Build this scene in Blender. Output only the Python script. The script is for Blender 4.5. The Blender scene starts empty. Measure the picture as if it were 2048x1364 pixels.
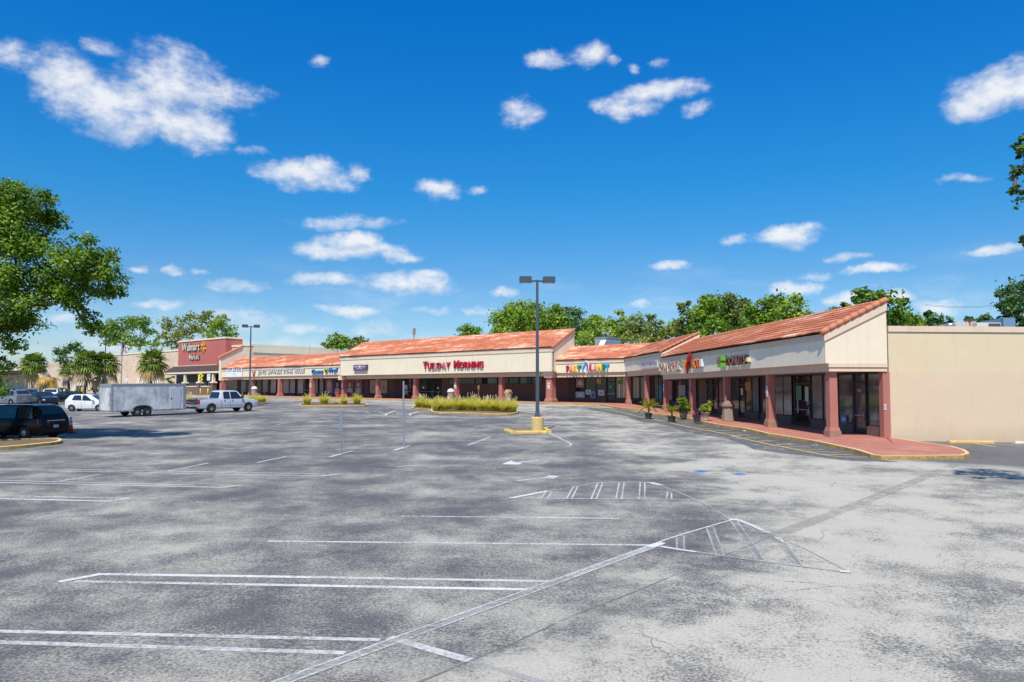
import bpy, bmesh, math, random
import numpy as np
from mathutils import Vector, Matrix
random.seed(7)
SC = bpy.context.scene
COL = SC.collection
# ------------------------------------------------------------------ survey of the place
FPX, PITCH, CY, CZ = 1530.0, math.radians(3.0), 699.8, 3.2   # photo survey: focal length (px), pitch, eye height
def ray(px, py):
    x = (px - 1024.0) / FPX; y = (CY - py) / FPX
    return Vector((x, math.cos(PITCH) - y * math.sin(PITCH), math.sin(PITCH) + y * math.cos(PITCH)))
def zg(x, y):
    """height of the paved ground: falls gently towards the viewer"""
    if y < 80: z = .0185 * max(y, -30)
    elif y < 92:
        k = (y - 80) / 12.0; z = 1.48 + 12 * (.0185 * k + (.0105 - .0185) * k * k / 2)
    else: z = 1.48 + 12 * (.0185 + .0105) / 2 + .0105 * (min(y, 220) - 92)
    if x > 15: z -= .02 * (min(x, 40) - 15)
    return z
def G(px, py, h=0.0):
    """point of the ground seen at a survey pixel"""
    d = ray(px, py); lo, hi = 1.0, 400.0
    def f(t):
        return CZ + d.z * t - zg(d.x * t, d.y * t) - h
    t = lo
    while t < 400 and f(t) > 0: t *= 1.03
    lo, hi = t / 1.03, t
    for _ in range(40):
        m = (lo + hi) / 2
        if f(m) > 0: lo = m
        else: hi = m
    return Vector((d.x * lo, d.y * lo, CZ + d.z * lo))
def AT(px, py, Y):
    d = ray(px, py); t = Y / d.y
    return Vector((d.x * t, Y, CZ + d.z * t))
class Frame:
    """building line: t runs along the front away from the origin, b runs back from it"""
    def __init__(s, o, ang):
        s.o = Vector((o[0], o[1])); a = math.radians(ang)
        s.u = Vector((math.sin(a), math.cos(a))); s.k = Vector((s.u.y, -s.u.x)); s.ang = ang
    def p(s, t, b, z):
        q = s.o + s.u * t + s.k * b
        return Vector((q.x, q.y, z))
    def t(s, px, b):
        r = (px - 1024.0) / FPX
        q = s.o + s.k * b
        return (r * q.y - q.x) / (s.u.x - r * s.u.y)
    def zpx(s, px, py, b):
        t = s.t(px, b); q = s.p(t, b, 0); return AT(px, py, q.y).z
    def fl(s, t, b=0.0):
        q = s.p(t, b, 0); return zg(q.x, q.y) + .15
def isect(fa, ba, fb, bb):
    """t on frame a (offset ba) where it meets frame b (offset bb)"""
    q = fa.o + fa.k * ba; r = fb.o + fb.k * bb
    d = r - q; den = fa.u.x * fb.u.y - fa.u.y * fb.u.x
    return (d.x * fb.u.y - d.y * fb.u.x) / den
_a = AT(1665, 870, 38.9); RW = Frame((_a.x, _a.y), -4.63)
_c = AT(1106, 804, 90.0); TM = Frame((_c.x, _c.y), -49.06)
# ------------------------------------------------------------------ mesh helpers
class MB:
    def __init__(s): s.v = []; s.f = []; s.m = []
    def add(s, vs, fs, m=0):
        n = len(s.v); s.v += [tuple(v) for v in vs]
        for f in fs: s.f.append(tuple(i + n for i in f)); s.m.append(m)
        return s
    def hexa(s, p, m=0):   # 0-3 bottom ring, 4-7 top ring
        return s.add(p, [(3, 2, 1, 0), (4, 5, 6, 7), (0, 1, 5, 4), (1, 2, 6, 5), (2, 3, 7, 6), (3, 0, 4, 7)], m)
    def box(s, x0, x1, y0, y1, z0, z1, m=0):
        return s.hexa([(x0, y0, z0), (x1, y0, z0), (x1, y1, z0), (x0, y1, z0), (x0, y0, z1), (x1, y0, z1), (x1, y1, z1), (x0, y1, z1)], m)
    def fbox(s, F, t0, t1, b0, b1, z0, z1, m=0):
        if t0 > t1: t0, t1 = t1, t0
        if b0 > b1: b0, b1 = b1, b0
        P = F.p
        return s.hexa([P(t0, b0, z0), P(t0, b1, z0), P(t1, b1, z0), P(t1, b0, z0), P(t0, b0, z1), P(t0, b1, z1), P(t1, b1, z1), P(t1, b0, z1)], m)
    def frus(s, c, w0, d0, w1, d1, z0, z1, rot=0.0, m=0):
        ca, sa = math.cos(rot), math.sin(rot); ps = []
        for w, d, z in ((w0, d0, z0), (w1, d1, z1)):
            for sx, sy in ((-1, -1), (1, -1), (1, 1), (-1, 1)):
                x, y = sx * w / 2, sy * d / 2
                ps.append((c[0] + x * ca - y * sa, c[1] + x * sa + y * ca, z))
        return s.hexa(ps, m)
    def quad(s, a, b, c, d, m=0): return s.add([a, b, c, d], [(0, 1, 2, 3)], m)
    def poly(s, pts, m=0): return s.add(pts, [tuple(range(len(pts)))], m)
    def prism(s, pts, off, m=0):
        n = len(pts); off = Vector(off); q = [Vector(p) for p in pts]
        s.add(q + [p + off for p in q], [tuple(range(n - 1, -1, -1)), tuple(range(n, 2 * n))] + [(i, (i + 1) % n, n + (i + 1) % n, n + i) for i in range(n)], m)
        return s
    def tube(s, path, rad, n=8, m=0, cap=True):
        path = [Vector(p) for p in path]; rings = []; up0 = None
        for i, p in enumerate(path):
            a = path[max(i - 1, 0)]; b = path[min(i + 1, len(path) - 1)]
            d = (b - a).normalized() if (b - a).length > 1e-9 else Vector((0, 0, 1))
            up = Vector((0, 0, 1)) if abs(d.z) < .9 else Vector((1, 0, 0))
            x = d.cross(up).normalized(); y = x.cross(d).normalized()
            r = rad[i] if isinstance(rad, (list, tuple)) else rad
            rings.append([p + x * (r * math.cos(2 * math.pi * k / n)) + y * (r * math.sin(2 * math.pi * k / n)) for k in range(n)])
        vs = [v for r in rings for v in r]; fs = []
        for i in range(len(path) - 1):
            for k in range(n):
                fs.append((i * n + k, i * n + (k + 1) % n, (i + 1) * n + (k + 1) % n, (i + 1) * n + k))
        if cap:
            fs.append(tuple(range(n - 1, -1, -1))); fs.append(tuple(range((len(path) - 1) * n, len(path) * n)))
        return s.add(vs, fs, m)
    def lathe(s, c, prof, n=16, m=0, axis='z', rot=0.0):
        """prof: (radius, height) pairs"""
        vs = []; fs = []
        for r, h in prof:
            for k in range(n):
                a = 2 * math.pi * k / n + rot; x, y = r * math.cos(a), r * math.sin(a)
                vs.append((c[0] + x, c[1] + y, c[2] + h) if axis == 'z' else (c[0] + x, c[1] + h, c[2] + y))
        for i in range(len(prof) - 1):
            for k in range(n):
                q = (i * n + k, i * n + (k + 1) % n, (i + 1) * n + (k + 1) % n, (i + 1) * n + k)
                fs.append(q if axis == 'z' else q[::-1])
        fs.append(tuple(range(n - 1, -1, -1))); fs.append(tuple(range((len(prof) - 1) * n, len(prof) * n)))
        return s.add(vs, fs, m)
def tags(o, label=None, cat=None, group=None, kind=None):
    if label: o['label'] = label
    if cat: o['category'] = cat
    if group: o['group'] = group
    if kind: o['kind'] = kind
    return o
def root_of(o):
    while o.parent: o = o.parent
    return o
def thing(name, loc, label, cat, group=None, rz=0.0):
    o = bpy.data.objects.new(name, None); COL.objects.link(o); o.location = loc; o.rotation_euler = (0, 0, rz)
    o.empty_display_size = .3
    return tags(o, label, cat, group)
def link(name, me, parent=None):
    o = bpy.data.objects.new(name, me); COL.objects.link(o); o.parent = parent; return o
def obj(name, mb, mats, parent=None, local=False, smooth=False, origin=None):
    """one mesh object; vertices are world positions unless local (then they are in the thing's own axes)"""
    if not isinstance(mats, (list, tuple)): mats = [mats]
    v = mb.v
    sh = Vector((0, 0, 0))
    if parent is not None and not local: sh = root_of(parent).location.copy()
    elif parent is None and not local:
        if origin is None:
            xs = [p[0] for p in v]; ys = [p[1] for p in v]; zs = [p[2] for p in v]
            sh = Vector(((min(xs) + max(xs)) / 2, (min(ys) + max(ys)) / 2, min(zs)))
        else: sh = Vector(origin)
    me = bpy.data.meshes.new(name)
    me.from_pydata([(p[0] - sh.x, p[1] - sh.y, p[2] - sh.z) for p in v], [], mb.f)
    for m in mats: me.materials.append(m)
    if len(mats) > 1: me.polygons.foreach_set('material_index', mb.m)
    if smooth: me.polygons.foreach_set('use_smooth', [True] * len(me.polygons))
    me.update()
    o = link(name, me, parent)
    if parent is None and not local: o.location = sh
    return o
def np_mesh(name, verts, faces, mats, att=None, attname='shade', parent=None, sh=None, mi=None):
    """fast mesh from arrays: verts (N,3), faces (M,k)"""
    verts = np.asarray(verts, dtype=np.float32)
    if sh is not None: verts = verts - np.array(sh, dtype=np.float32)
    faces = np.asarray(faces, dtype=np.int32); M, k = faces.shape
    me = bpy.data.meshes.new(name)
    me.vertices.add(len(verts)); me.vertices.foreach_set('co', verts.ravel())
    me.loops.add(M * k); me.loops.foreach_set('vertex_index', faces.ravel())
    me.polygons.add(M); me.polygons.foreach_set('loop_start', np.arange(0, M * k, k, dtype=np.int32))
    if not isinstance(mats, (list, tuple)): mats = [mats]
    for m in mats: me.materials.append(m)
    if mi is not None: me.polygons.foreach_set('material_index', np.asarray(mi, dtype=np.int32))
    if att is not None:
        a = me.attributes.new(attname, 'FLOAT', 'POINT'); a.data.foreach_set('value', np.asarray(att, dtype=np.float32))
    me.update(calc_edges=True); me.validate()
    return link(name, me, parent)
def dup(o, parent=None):
    c = o.copy(); COL.objects.link(c)
    if parent: c.parent = parent
    for ch in list(o.children): dup(ch, c)
    return c
# ------------------------------------------------------------------ materials
MATS = {}
def nodes_of(name):
    m = bpy.data.materials.new(name); m.use_nodes = True
    nt = m.node_tree; return m, nt, nt.nodes['Principled BSDF']
def N(nt, typ, **kw):
    n = nt.nodes.new(typ)
    for k, v in kw.items():
        if k == 'op': n.operation = v
        elif k == 'blend': n.blend_type = v
        elif hasattr(n, k): setattr(n, k, v)
        elif k in n.inputs: n.inputs[k].default_value = v
    return n
def mixc(nt, fac, a, b, blend='MIX'):
    n = nt.nodes.new('ShaderNodeMix'); n.data_type = 'RGBA'; n.blend_type = blend
    for sock, val in ((n.inputs[0], fac), (n.inputs[6], a), (n.inputs[7], b)):
        if hasattr(val, 'is_output'): nt.links.new(val, sock)
        elif isinstance(val, (int, float)): sock.default_value = val
        else: sock.default_value = (*val, 1) if len(val) == 3 else val
    return n.outputs[2]
def mth(nt, op, a, b=None, c=None, clamp=False):
    n = nt.nodes.new('ShaderNodeMath'); n.operation = op; n.use_clamp = clamp
    for i, v in enumerate((a, b, c)):
        if v is None: continue
        if hasattr(v, 'is_output'): nt.links.new(v, n.inputs[i])
        else: n.inputs[i].default_value = v
    return n.outputs[0]
def sstep(nt, x, lo, hi):
    n = nt.nodes.new('ShaderNodeMapRange'); n.interpolation_type = 'SMOOTHSTEP'
    nt.links.new(x, n.inputs[0]); n.inputs[1].default_value = lo; n.inputs[2].default_value = hi
    return n.outputs[0]
def noise(nt, vec, scale, detail=4, rough=.55, dist=0.0):
    n = nt.nodes.new('ShaderNodeTexNoise'); n.inputs['Scale'].default_value = scale; n.inputs['Detail'].default_value = detail
    n.inputs['Roughness'].default_value = rough; n.inputs['Distortion'].default_value = dist
    if vec is not None: nt.links.new(vec, n.inputs['Vector'])
    return n.outputs['Fac']
def wpos(nt): return nt.nodes.new('ShaderNodeNewGeometry').outputs['Position']
def opos(nt): return nt.nodes.new('ShaderNodeTexCoord').outputs['Object']
def M(name, col, rough=.7, metal=0.0, var=.12, scale=1.5, spec=.4, fine=.06, coat=0.0, bump=0.0, grime=0.0):
    """painted / plain surface with uneven tone"""
    if name in MATS: return MATS[name]
    m, nt, b = nodes_of(name)
    p = opos(nt)
    n1 = noise(nt, p, scale, 5); n2 = noise(nt, p, scale * 14, 3)
    f = mth(nt, 'ADD', mth(nt, 'MULTIPLY', mth(nt, 'SUBTRACT', n1, .5), var * 2.4), mth(nt, 'MULTIPLY', mth(nt, 'SUBTRACT', n2, .5), fine * 2.4))
    v = nt.nodes.new('ShaderNodeHueSaturation'); v.inputs['Color'].default_value = (*col, 1)
    nt.links.new(mth(nt, 'ADD', f, 1.0), v.inputs['Value'])
    out = v.outputs[0]
    if grime > 0:
        mp = nt.nodes.new('ShaderNodeMapping'); mp.inputs['Scale'].default_value = (2.2, 2.2, .22); nt.links.new(p, mp.inputs[0])
        g = sstep(nt, noise(nt, mp.outputs[0], 1.3, 6, .65), .45, .8)
        out = mixc(nt, mth(nt, 'MULTIPLY', g, grime), out, tuple(c * .45 for c in col))
    nt.links.new(out, b.inputs['Base Color'])
    b.inputs['Roughness'].default_value = rough; b.inputs['Metallic'].default_value = metal
    b.inputs['Specular IOR Level'].default_value = spec
    if coat: b.inputs['Coat Weight'].default_value = coat; b.inputs['Coat Roughness'].default_value = .06
    if bump:
        bp = nt.nodes.new('ShaderNodeBump'); bp.inputs['Strength'].default_value = bump; bp.inputs['Distance'].default_value = .02
        nt.links.new(noise(nt, p, scale * 40, 3), bp.inputs['Height']); nt.links.new(bp.outputs[0], b.inputs['Normal'])
    MATS[name] = m; return m
def brickmat(name, c1, c2, mort, sx=.22, sy=.075, rotz=0.0, ms=.012):
    if name in MATS: return MATS[name]
    m, nt, b = nodes_of(name)
    p = wpos(nt)
    sep = nt.nodes.new('ShaderNodeSeparateXYZ'); nt.links.new(p, sep.inputs[0])
    ca, sa = math.cos(rotz), math.sin(rotz)
    u = mth(nt, 'ADD', mth(nt, 'MULTIPLY', sep.outputs[0], ca), mth(nt, 'MULTIPLY', sep.outputs[1], sa))
    cb = nt.nodes.new('ShaderNodeCombineXYZ'); nt.links.new(u, cb.inputs[0]); nt.links.new(sep.outputs[2], cb.inputs[1])
    t = nt.nodes.new('ShaderNodeTexBrick'); nt.links.new(cb.outputs[0], t.inputs['Vector'])
    t.inputs['Color1'].default_value = (*c1, 1); t.inputs['Color2'].default_value = (*c2, 1); t.inputs['Mortar'].default_value = (*mort, 1)
    t.inputs['Scale'].default_value = 1.0; t.inputs['Brick Width'].default_value = sx; t.inputs['Row Height'].default_value = sy
    t.inputs['Mortar Size'].default_value = ms
    n1 = noise(nt, p, .5, 5)
    out = mixc(nt, 1.0, t.outputs[0], mixc(nt, n1, (.72, .72, .72), (1.2, 1.2, 1.2)), 'MULTIPLY')
    nt.links.new(out, b.inputs['Base Color']); b.inputs['Roughness'].default_value = .85; b.inputs['Specular IOR Level'].default_value = .25
    MATS[name] = m; return m
def attmat(name, ramp, rough=.6, trans=0.0, spec=.3, att='shade', var=.1, scale=3.0):
    """colour from a per-point value"""
    if name in MATS: return MATS[name]
    m, nt, b = nodes_of(name)
    a = nt.nodes.new('ShaderNodeAttribute'); a.attribute_name = att
    r = nt.nodes.new('ShaderNodeValToRGB'); cr = r.color_ramp
    while len(cr.elements) < len(ramp): cr.elements.new(.5)
    for e, (pos, c) in zip(cr.elements, ramp): e.position = pos; e.color = (*c, 1)
    n1 = noise(nt, opos(nt), scale, 3)
    nt.links.new(mth(nt, 'ADD', a.outputs['Fac'], mth(nt, 'MULTIPLY', mth(nt, 'SUBTRACT', n1, .5), var * 2)), r.inputs[0])
    nt.links.new(r.outputs[0], b.inputs['Base Color']); b.inputs['Roughness'].default_value = rough; b.inputs['Specular IOR Level'].default_value = spec
    if trans > 0:
        tr = nt.nodes.new('ShaderNodeBsdfTranslucent'); mx = nt.nodes.new('ShaderNodeMixShader'); mx.inputs[0].default_value = trans
        nt.links.new(mixc(nt, 1.0, r.outputs[0], (1.5, 1.6, .7), 'MULTIPLY'), tr.inputs[0]); nt.links.new(b.outputs[0], mx.inputs[1]); nt.links.new(tr.outputs[0], mx.inputs[2])
        nt.links.new(mx.outputs[0], nt.nodes['Material Output'].inputs[0])
    MATS[name] = m; return m
def glassmat(name, col=(.02, .024, .028), rough=.04, spec=.6, var=.5, stripes=None, scale=.8):
    if name in MATS: return MATS[name]
    m, nt, b = nodes_of(name); p = wpos(nt)
    c = mixc(nt, noise(nt, p, scale, 3), tuple(x * (1 - var) for x in col), tuple(x * (1 + var) for x in col))
    if stripes:
        c2, period, ang = stripes
        sep = nt.nodes.new('ShaderNodeSeparateXYZ'); nt.links.new(p, sep.inputs[0])
        u = mth(nt, 'ADD', mth(nt, 'MULTIPLY', sep.outputs[0], math.cos(ang)), mth(nt, 'MULTIPLY', sep.outputs[1], math.sin(ang)))
        w = mth(nt, 'FRACT', mth(nt, 'MULTIPLY', u, 1 / period))
        cb = nt.nodes.new('ShaderNodeCombineXYZ'); nt.links.new(mth(nt, 'FLOOR', mth(nt, 'MULTIPLY', u, 1 / period)), cb.inputs[0])
        wn = nt.nodes.new('ShaderNodeTexWhiteNoise'); wn.noise_dimensions = '3D'; nt.links.new(cb.outputs[0], wn.inputs['Vector'])
        f = mth(nt, 'MULTIPLY', sstep(nt, w, .1, .3), mth(nt, 'ADD', mth(nt, 'MULTIPLY', wn.outputs[0], .6), .4))
        c = mixc(nt, f, c, c2)
    nt.links.new(c, b.inputs['Base Color']); b.inputs['Roughness'].default_value = rough; b.inputs['Specular IOR Level'].default_value = spec
    MATS[name] = m; return m
STUCCO = M('stucco_cream', (.81, .70, .52), .9, var=.07, scale=.5, fine=.05, spec=.2, bump=.3, grime=.2)
STUCCO_R = M('stucco_pale', (.88, .77, .60), .9, var=.08, scale=.6, fine=.05, spec=.2, bump=.3, grime=.22)
TRIM = M('trim_tan', (.74, .575, .42), .85, var=.08, scale=.6, spec=.2, grime=.25)
BEAM = M('beam_tan', (.66, .48, .34), .85, var=.08, scale=.5, spec=.2, grime=.2)
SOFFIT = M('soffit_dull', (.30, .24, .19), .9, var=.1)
COLUMN = M('column_rust', (.43, .175, .135), .8, var=.14, scale=1.2, spec=.3, grime=.35, bump=.2)
BRONZE = M('bronze_frame', (.018, .016, .018), .45, .2, var=.2, spec=.5)
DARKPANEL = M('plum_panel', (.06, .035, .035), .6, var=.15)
WHITE = M('white_paint', (.78, .78, .76), .5, var=.05)
BLACK = M('black_paint', (.015, .015, .017), .5, var=.2)
STEEL = M('galvanised_steel', (.34, .37, .40), .45, .7, var=.15, scale=4)
CONC = M('concrete', (.42, .38, .32), .9, var=.14, scale=1.5, bump=.3, grime=.3)
STONE = M('pebble_concrete', (.33, .27, .21), .95, var=.12, scale=2, fine=.3, bump=.5)
GLASS = glassmat('dark_glass')
GLASS_L = glassmat('grey_glass', (.075, .085, .095), .05, .6, .6)
BRICK_T = brickmat('brick_purple_brown', (.135, .075, .06), (.11, .06, .05), (.16, .11, .09), rotz=math.radians(90 + 49.06))
BRICK_R = brickmat('brick_red_brown', (.20, .115, .09), (.15, .085, .07), (.25, .19, .15), rotz=math.radians(90 + 4.63))
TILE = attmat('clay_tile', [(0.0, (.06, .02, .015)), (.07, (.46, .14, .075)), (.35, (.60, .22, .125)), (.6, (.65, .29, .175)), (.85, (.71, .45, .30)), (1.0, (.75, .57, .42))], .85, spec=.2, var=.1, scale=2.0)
CAPTILE = M('cap_tile', (.55, .215, .12), .85, var=.2, scale=1.5, spec=.2)
ROOFFLAT = M('flat_roof', (.45, .44, .42), .9, var=.15)
YELLOW = M('yellow_kerb_paint', (.70, .47, .16), .85, var=.3, scale=2.5, fine=.25, grime=.5)
YBRIGHT = M('yellow_paint', (.75, .50, .06), .6, var=.12, scale=3)
# ------------------------------------------------------------------ ground, paving, markings
def ground_sheet():
    xs = list(np.linspace(-420, -80, 14)) + list(np.linspace(-70, 60, 53)) + list(np.linspace(80, 420, 14))
    ys = list(np.linspace(-60, -5, 8)) + list(np.linspace(0, 130, 105)) + list(np.linspace(135, 230, 20)) + list(np.linspace(260, 900, 10))
    V = [(x, y, zg(x, y)) for y in ys for x in xs]; nx = len(xs)
    Fc = [(j * nx + i, j * nx + i + 1, (j + 1) * nx + i + 1, (j + 1) * nx + i) for j in range(len(ys) - 1) for i in range(nx - 1)]
    mb = MB(); mb.add(V, Fc)
    return mb
def asphalt():
    m, nt, b = nodes_of('asphalt'); p = wpos(nt)
    sep = nt.nodes.new('ShaderNodeSeparateXYZ'); nt.links.new(p, sep.inputs[0])
    def half(p0, p1):   # signed distance to a line, positive to its right
        d = (p1 - p0); d = Vector((d.x, d.y)).normalized(); n = Vector((d.y, -d.x)); c = -(n.x * p0.x + n.y * p0.y)
        return mth(nt, 'ADD', mth(nt, 'ADD', mth(nt, 'MULTIPLY', sep.outputs[0], n.x), mth(nt, 'MULTIPLY', sep.outputs[1], n.y)), c)
    big = noise(nt, p, .16, 6, .62, .0); mid = noise(nt, p, .45, 8, .68, .0); mid2 = noise(nt, p, 1.3, 7, .72, .0)
    sp = nt.nodes.new('ShaderNodeTexNoise'); sp.inputs['Scale'].default_value = 26; sp.inputs['Detail'].default_value = 2; nt.links.new(p, sp.inputs['Vector'])
    sp2 = noise(nt, p, 75, 2)
    wob = mth(nt, 'MULTIPLY', mth(nt, 'SUBTRACT', mid, .5), 9.0)
    s1 = half(G(1024, 1290), G(1394, 1134)); s2 = half(G(1460, 1040), G(1050, 832)); s3 = half(G(735, 809), G(1040, 824))
    s2 = mth(nt, 'MULTIPLY', s2, 1.0)
    L1 = sstep(nt, mth(nt, 'ADD', s1, wob), -2.2, 1.6)
    L2 = sstep(nt, mth(nt, 'ADD', s2, wob), -2.0, 3.0)
    L3 = sstep(nt, mth(nt, 'ADD', mth(nt, 'MULTIPLY', s3, -1.0), wob), -1.0, 2.0)
    lane = mth(nt, 'MAXIMUM', L1, mth(nt, 'MAXIMUM', L2, L3))
    blot = mth(nt, 'ADD', mth(nt, 'MULTIPLY', big, .42), mth(nt, 'ADD', mth(nt, 'MULTIPLY', mid, .55), mth(nt, 'ADD', mth(nt, 'MULTIPLY', mid2, .22), mth(nt, 'ADD', mth(nt, 'MULTIPLY', mth(nt, 'SUBTRACT', sp.outputs['Fac'], .5), .30), mth(nt, 'MULTIPLY', mth(nt, 'SUBTRACT', sp2, .5), .22)))))
    blot = mth(nt, 'SUBTRACT', blot, mth(nt, 'MULTIPLY', sstep(nt, mth(nt, 'MULTIPLY', s1, -1.0), 3.0, 11.0), .030))
    worn = sstep(nt, blot, .465, .765)
    light = mth(nt, 'MAXIMUM', mth(nt, 'ADD', mth(nt, 'MULTIPLY', worn, .86), .02), mth(nt, 'MULTIPLY', lane, mth(nt, 'SUBTRACT', .93, mth(nt, 'MULTIPLY', sstep(nt, mth(nt, 'SUBTRACT', 1.27, blot), .64, .79), .75))))
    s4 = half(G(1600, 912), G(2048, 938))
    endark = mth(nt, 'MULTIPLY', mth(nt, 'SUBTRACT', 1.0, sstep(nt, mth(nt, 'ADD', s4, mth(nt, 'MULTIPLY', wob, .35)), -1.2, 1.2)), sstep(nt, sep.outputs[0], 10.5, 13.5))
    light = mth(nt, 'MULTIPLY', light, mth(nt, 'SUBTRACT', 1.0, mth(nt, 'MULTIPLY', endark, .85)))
    grain = mth(nt, 'ADD', mth(nt, 'MULTIPLY', mth(nt, 'SUBTRACT', sp.outputs['Fac'], .5), .75), mth(nt, 'MULTIPLY', mth(nt, 'SUBTRACT', sp2, .5), .95))
    c = mixc(nt, mth(nt, 'ADD', light, mth(nt, 'MULTIPLY', grain, .55), None, True), (.092, .092, .099), (.495, .465, .390))
    # oil drips and old stains
    vo = nt.nodes.new('ShaderNodeTexVoronoi'); vo.inputs['Scale'].default_value = .55; nt.links.new(p, vo.inputs['Vector'])
    sc2 = nt.nodes.new('ShaderNodeSeparateColor'); nt.links.new(vo.outputs['Color'], sc2.inputs[0])
    rad = mth(nt, 'MULTIPLY', sc2.outputs[1], .16); spot = mth(nt, 'MULTIPLY', mth(nt, 'SUBTRACT', 1.0, sstep(nt, mth(nt, 'SUBTRACT', mth(nt, 'ADD', vo.outputs['Distance'], mth(nt, 'MULTIPLY', mth(nt, 'SUBTRACT', mid2, .5), .18)), rad), -.05, .06)), sstep(nt, sc2.outputs[0], .62, .70))
    c = mixc(nt, mth(nt, 'MULTIPLY', spot, .38), c, (.07, .066, .062))
    # hairline cracks
    def cracks(scale, w, vis, seed):
        vo = nt.nodes.new('ShaderNodeTexVoronoi'); vo.feature = 'DISTANCE_TO_EDGE'; vo.inputs['Scale'].default_value = scale
        wn = nt.nodes.new('ShaderNodeTexNoise'); wn.inputs['Scale'].default_value = 1.1; wn.inputs['Detail'].default_value = 6; nt.links.new(p, wn.inputs['Vector'])
        va = nt.nodes.new('ShaderNodeVectorMath'); va.operation = 'MULTIPLY_ADD'; nt.links.new(wn.outputs['Color'], va.inputs[0]); va.inputs[1].default_value = (1.3, 1.3, 0); nt.links.new(p, va.inputs[2])
        vb = nt.nodes.new('ShaderNodeVectorMath'); vb.operation = 'ADD'; nt.links.new(va.outputs[0], vb.inputs[0]); vb.inputs[1].default_value = (seed, seed * 2, 0)
        nt.links.new(vb.outputs[0], vo.inputs['Vector'])
        e = mth(nt, 'SUBTRACT', 1.0, sstep(nt, vo.outputs['Distance'], w * .3, w))
        return mth(nt, 'MULTIPLY', e, sstep(nt, noise(nt, vb.outputs[0], .22, 3), vis, vis + .12))
    k = cracks(.38, .0038, .42, 3.0); k2 = cracks(1.1, .009, .53, 11.0)
    kk = mth(nt, 'MAXIMUM', k, k2)
    c = mixc(nt, mth(nt, 'MULTIPLY', kk, .75), c, mixc(nt, light, (.27, .26, .245), (.13, .125, .12)))
    nt.links.new(c, b.inputs['Base Color'])
    nt.links.new(mth(nt, 'SUBTRACT', .95, mth(nt, 'MULTIPLY', mth(nt, 'SUBTRACT', 1.0, light), .12)), b.inputs['Roughness']); b.inputs['Specular IOR Level'].default_value = .25
    bp = nt.nodes.new('ShaderNodeBump'); bp.inputs['Strength'].default_value = .5; bp.inputs['Distance'].default_value = .012
    nt.links.new(grain, bp.inputs['Height']); nt.links.new(bp.outputs[0], b.inputs['Normal'])
    return m
def wornmat(name, col, under=None, wear=(.42, .62), scale=6.0, rough=.85):
    """paint rubbed through to the surface below"""
    m, nt, b = nodes_of(name); p = wpos(nt)
    n = mth(nt, 'ADD', mth(nt, 'MULTIPLY', noise(nt, p, scale, 6, .7), .65), mth(nt, 'MULTIPLY', noise(nt, p, .7, 3), .35))
    nt.links.new(mixc(nt, noise(nt, p, 30, 2), tuple(c * .82 for c in col), col), b.inputs['Base Color']); b.inputs['Roughness'].default_value = rough
    nt.links.new(mth(nt, 'SUBTRACT', 1.0, sstep(nt, n, *wear)), b.inputs['Alpha'])
    return m
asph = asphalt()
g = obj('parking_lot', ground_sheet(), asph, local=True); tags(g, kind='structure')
PAINT = wornmat('worn_white_paint', (.60, .60, .57), wear=(.44, .70), scale=14)
PAINT_F = wornmat('faded_white_paint', (.46, .46, .44), wear=(.38, .66), scale=14)
PAINT_B = wornmat('bright_white_paint', (.70, .70, .67), wear=(.45, .72), scale=14)
PAINT_Y = wornmat('worn_yellow_paint', (.70, .52, .20), wear=(.52, .76))
PAINT_YF = wornmat('faded_yellow_paint', (.66, .50, .20), wear=(.50, .74))
PAINT_BL = wornmat('worn_blue_paint', (.02, .22, .55), wear=(.50, .66), scale=3)
DARKTAR = wornmat('tar_strip', (.20, .18, .15), wear=(.34, .62), scale=4)
LIFT = .004
def strip(mb, pts, w, m=0, lift=LIFT, close=False):
    """painted line of width w over ground points, cut into short pieces that follow the ground"""
    q = []
    for a, b2 in zip(pts[:-1], pts[1:]):
        n = max(1, int((b2 - a).length / 1.2))
        for i in range(n): q.append(a.lerp(b2, i / n))
    q.append(pts[-1]); L = []; R = []
    for i, p in enumerate(q):
        a = q[max(i - 1, 0)]; b2 = q[min(i + 1, len(q) - 1)]; d = Vector((b2.x - a.x, b2.y - a.y)).normalized()
        nx, ny = -d.y * w / 2, d.x * w / 2
        L.append((p.x + nx, p.y + ny, zg(p.x + nx, p.y + ny) + lift)); R.append((p.x - nx, p.y - ny, zg(p.x - nx, p.y - ny) + lift))
    n = len(q); mb.add(L + R, [(i, n + i, n + i + 1, i + 1) for i in range(n - 1)], m)
def pl(mb, pxs, w=.11, m=0, lift=LIFT): strip(mb, [G(*p) for p in pxs], w, m, lift)
def patch(mb, pxs, m=0, lift=LIFT):
    ps = [G(*p) for p in pxs]; mb.poly([(p.x, p.y, zg(p.x, p.y) + lift) for p in ps], m)
wl = MB()
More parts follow.
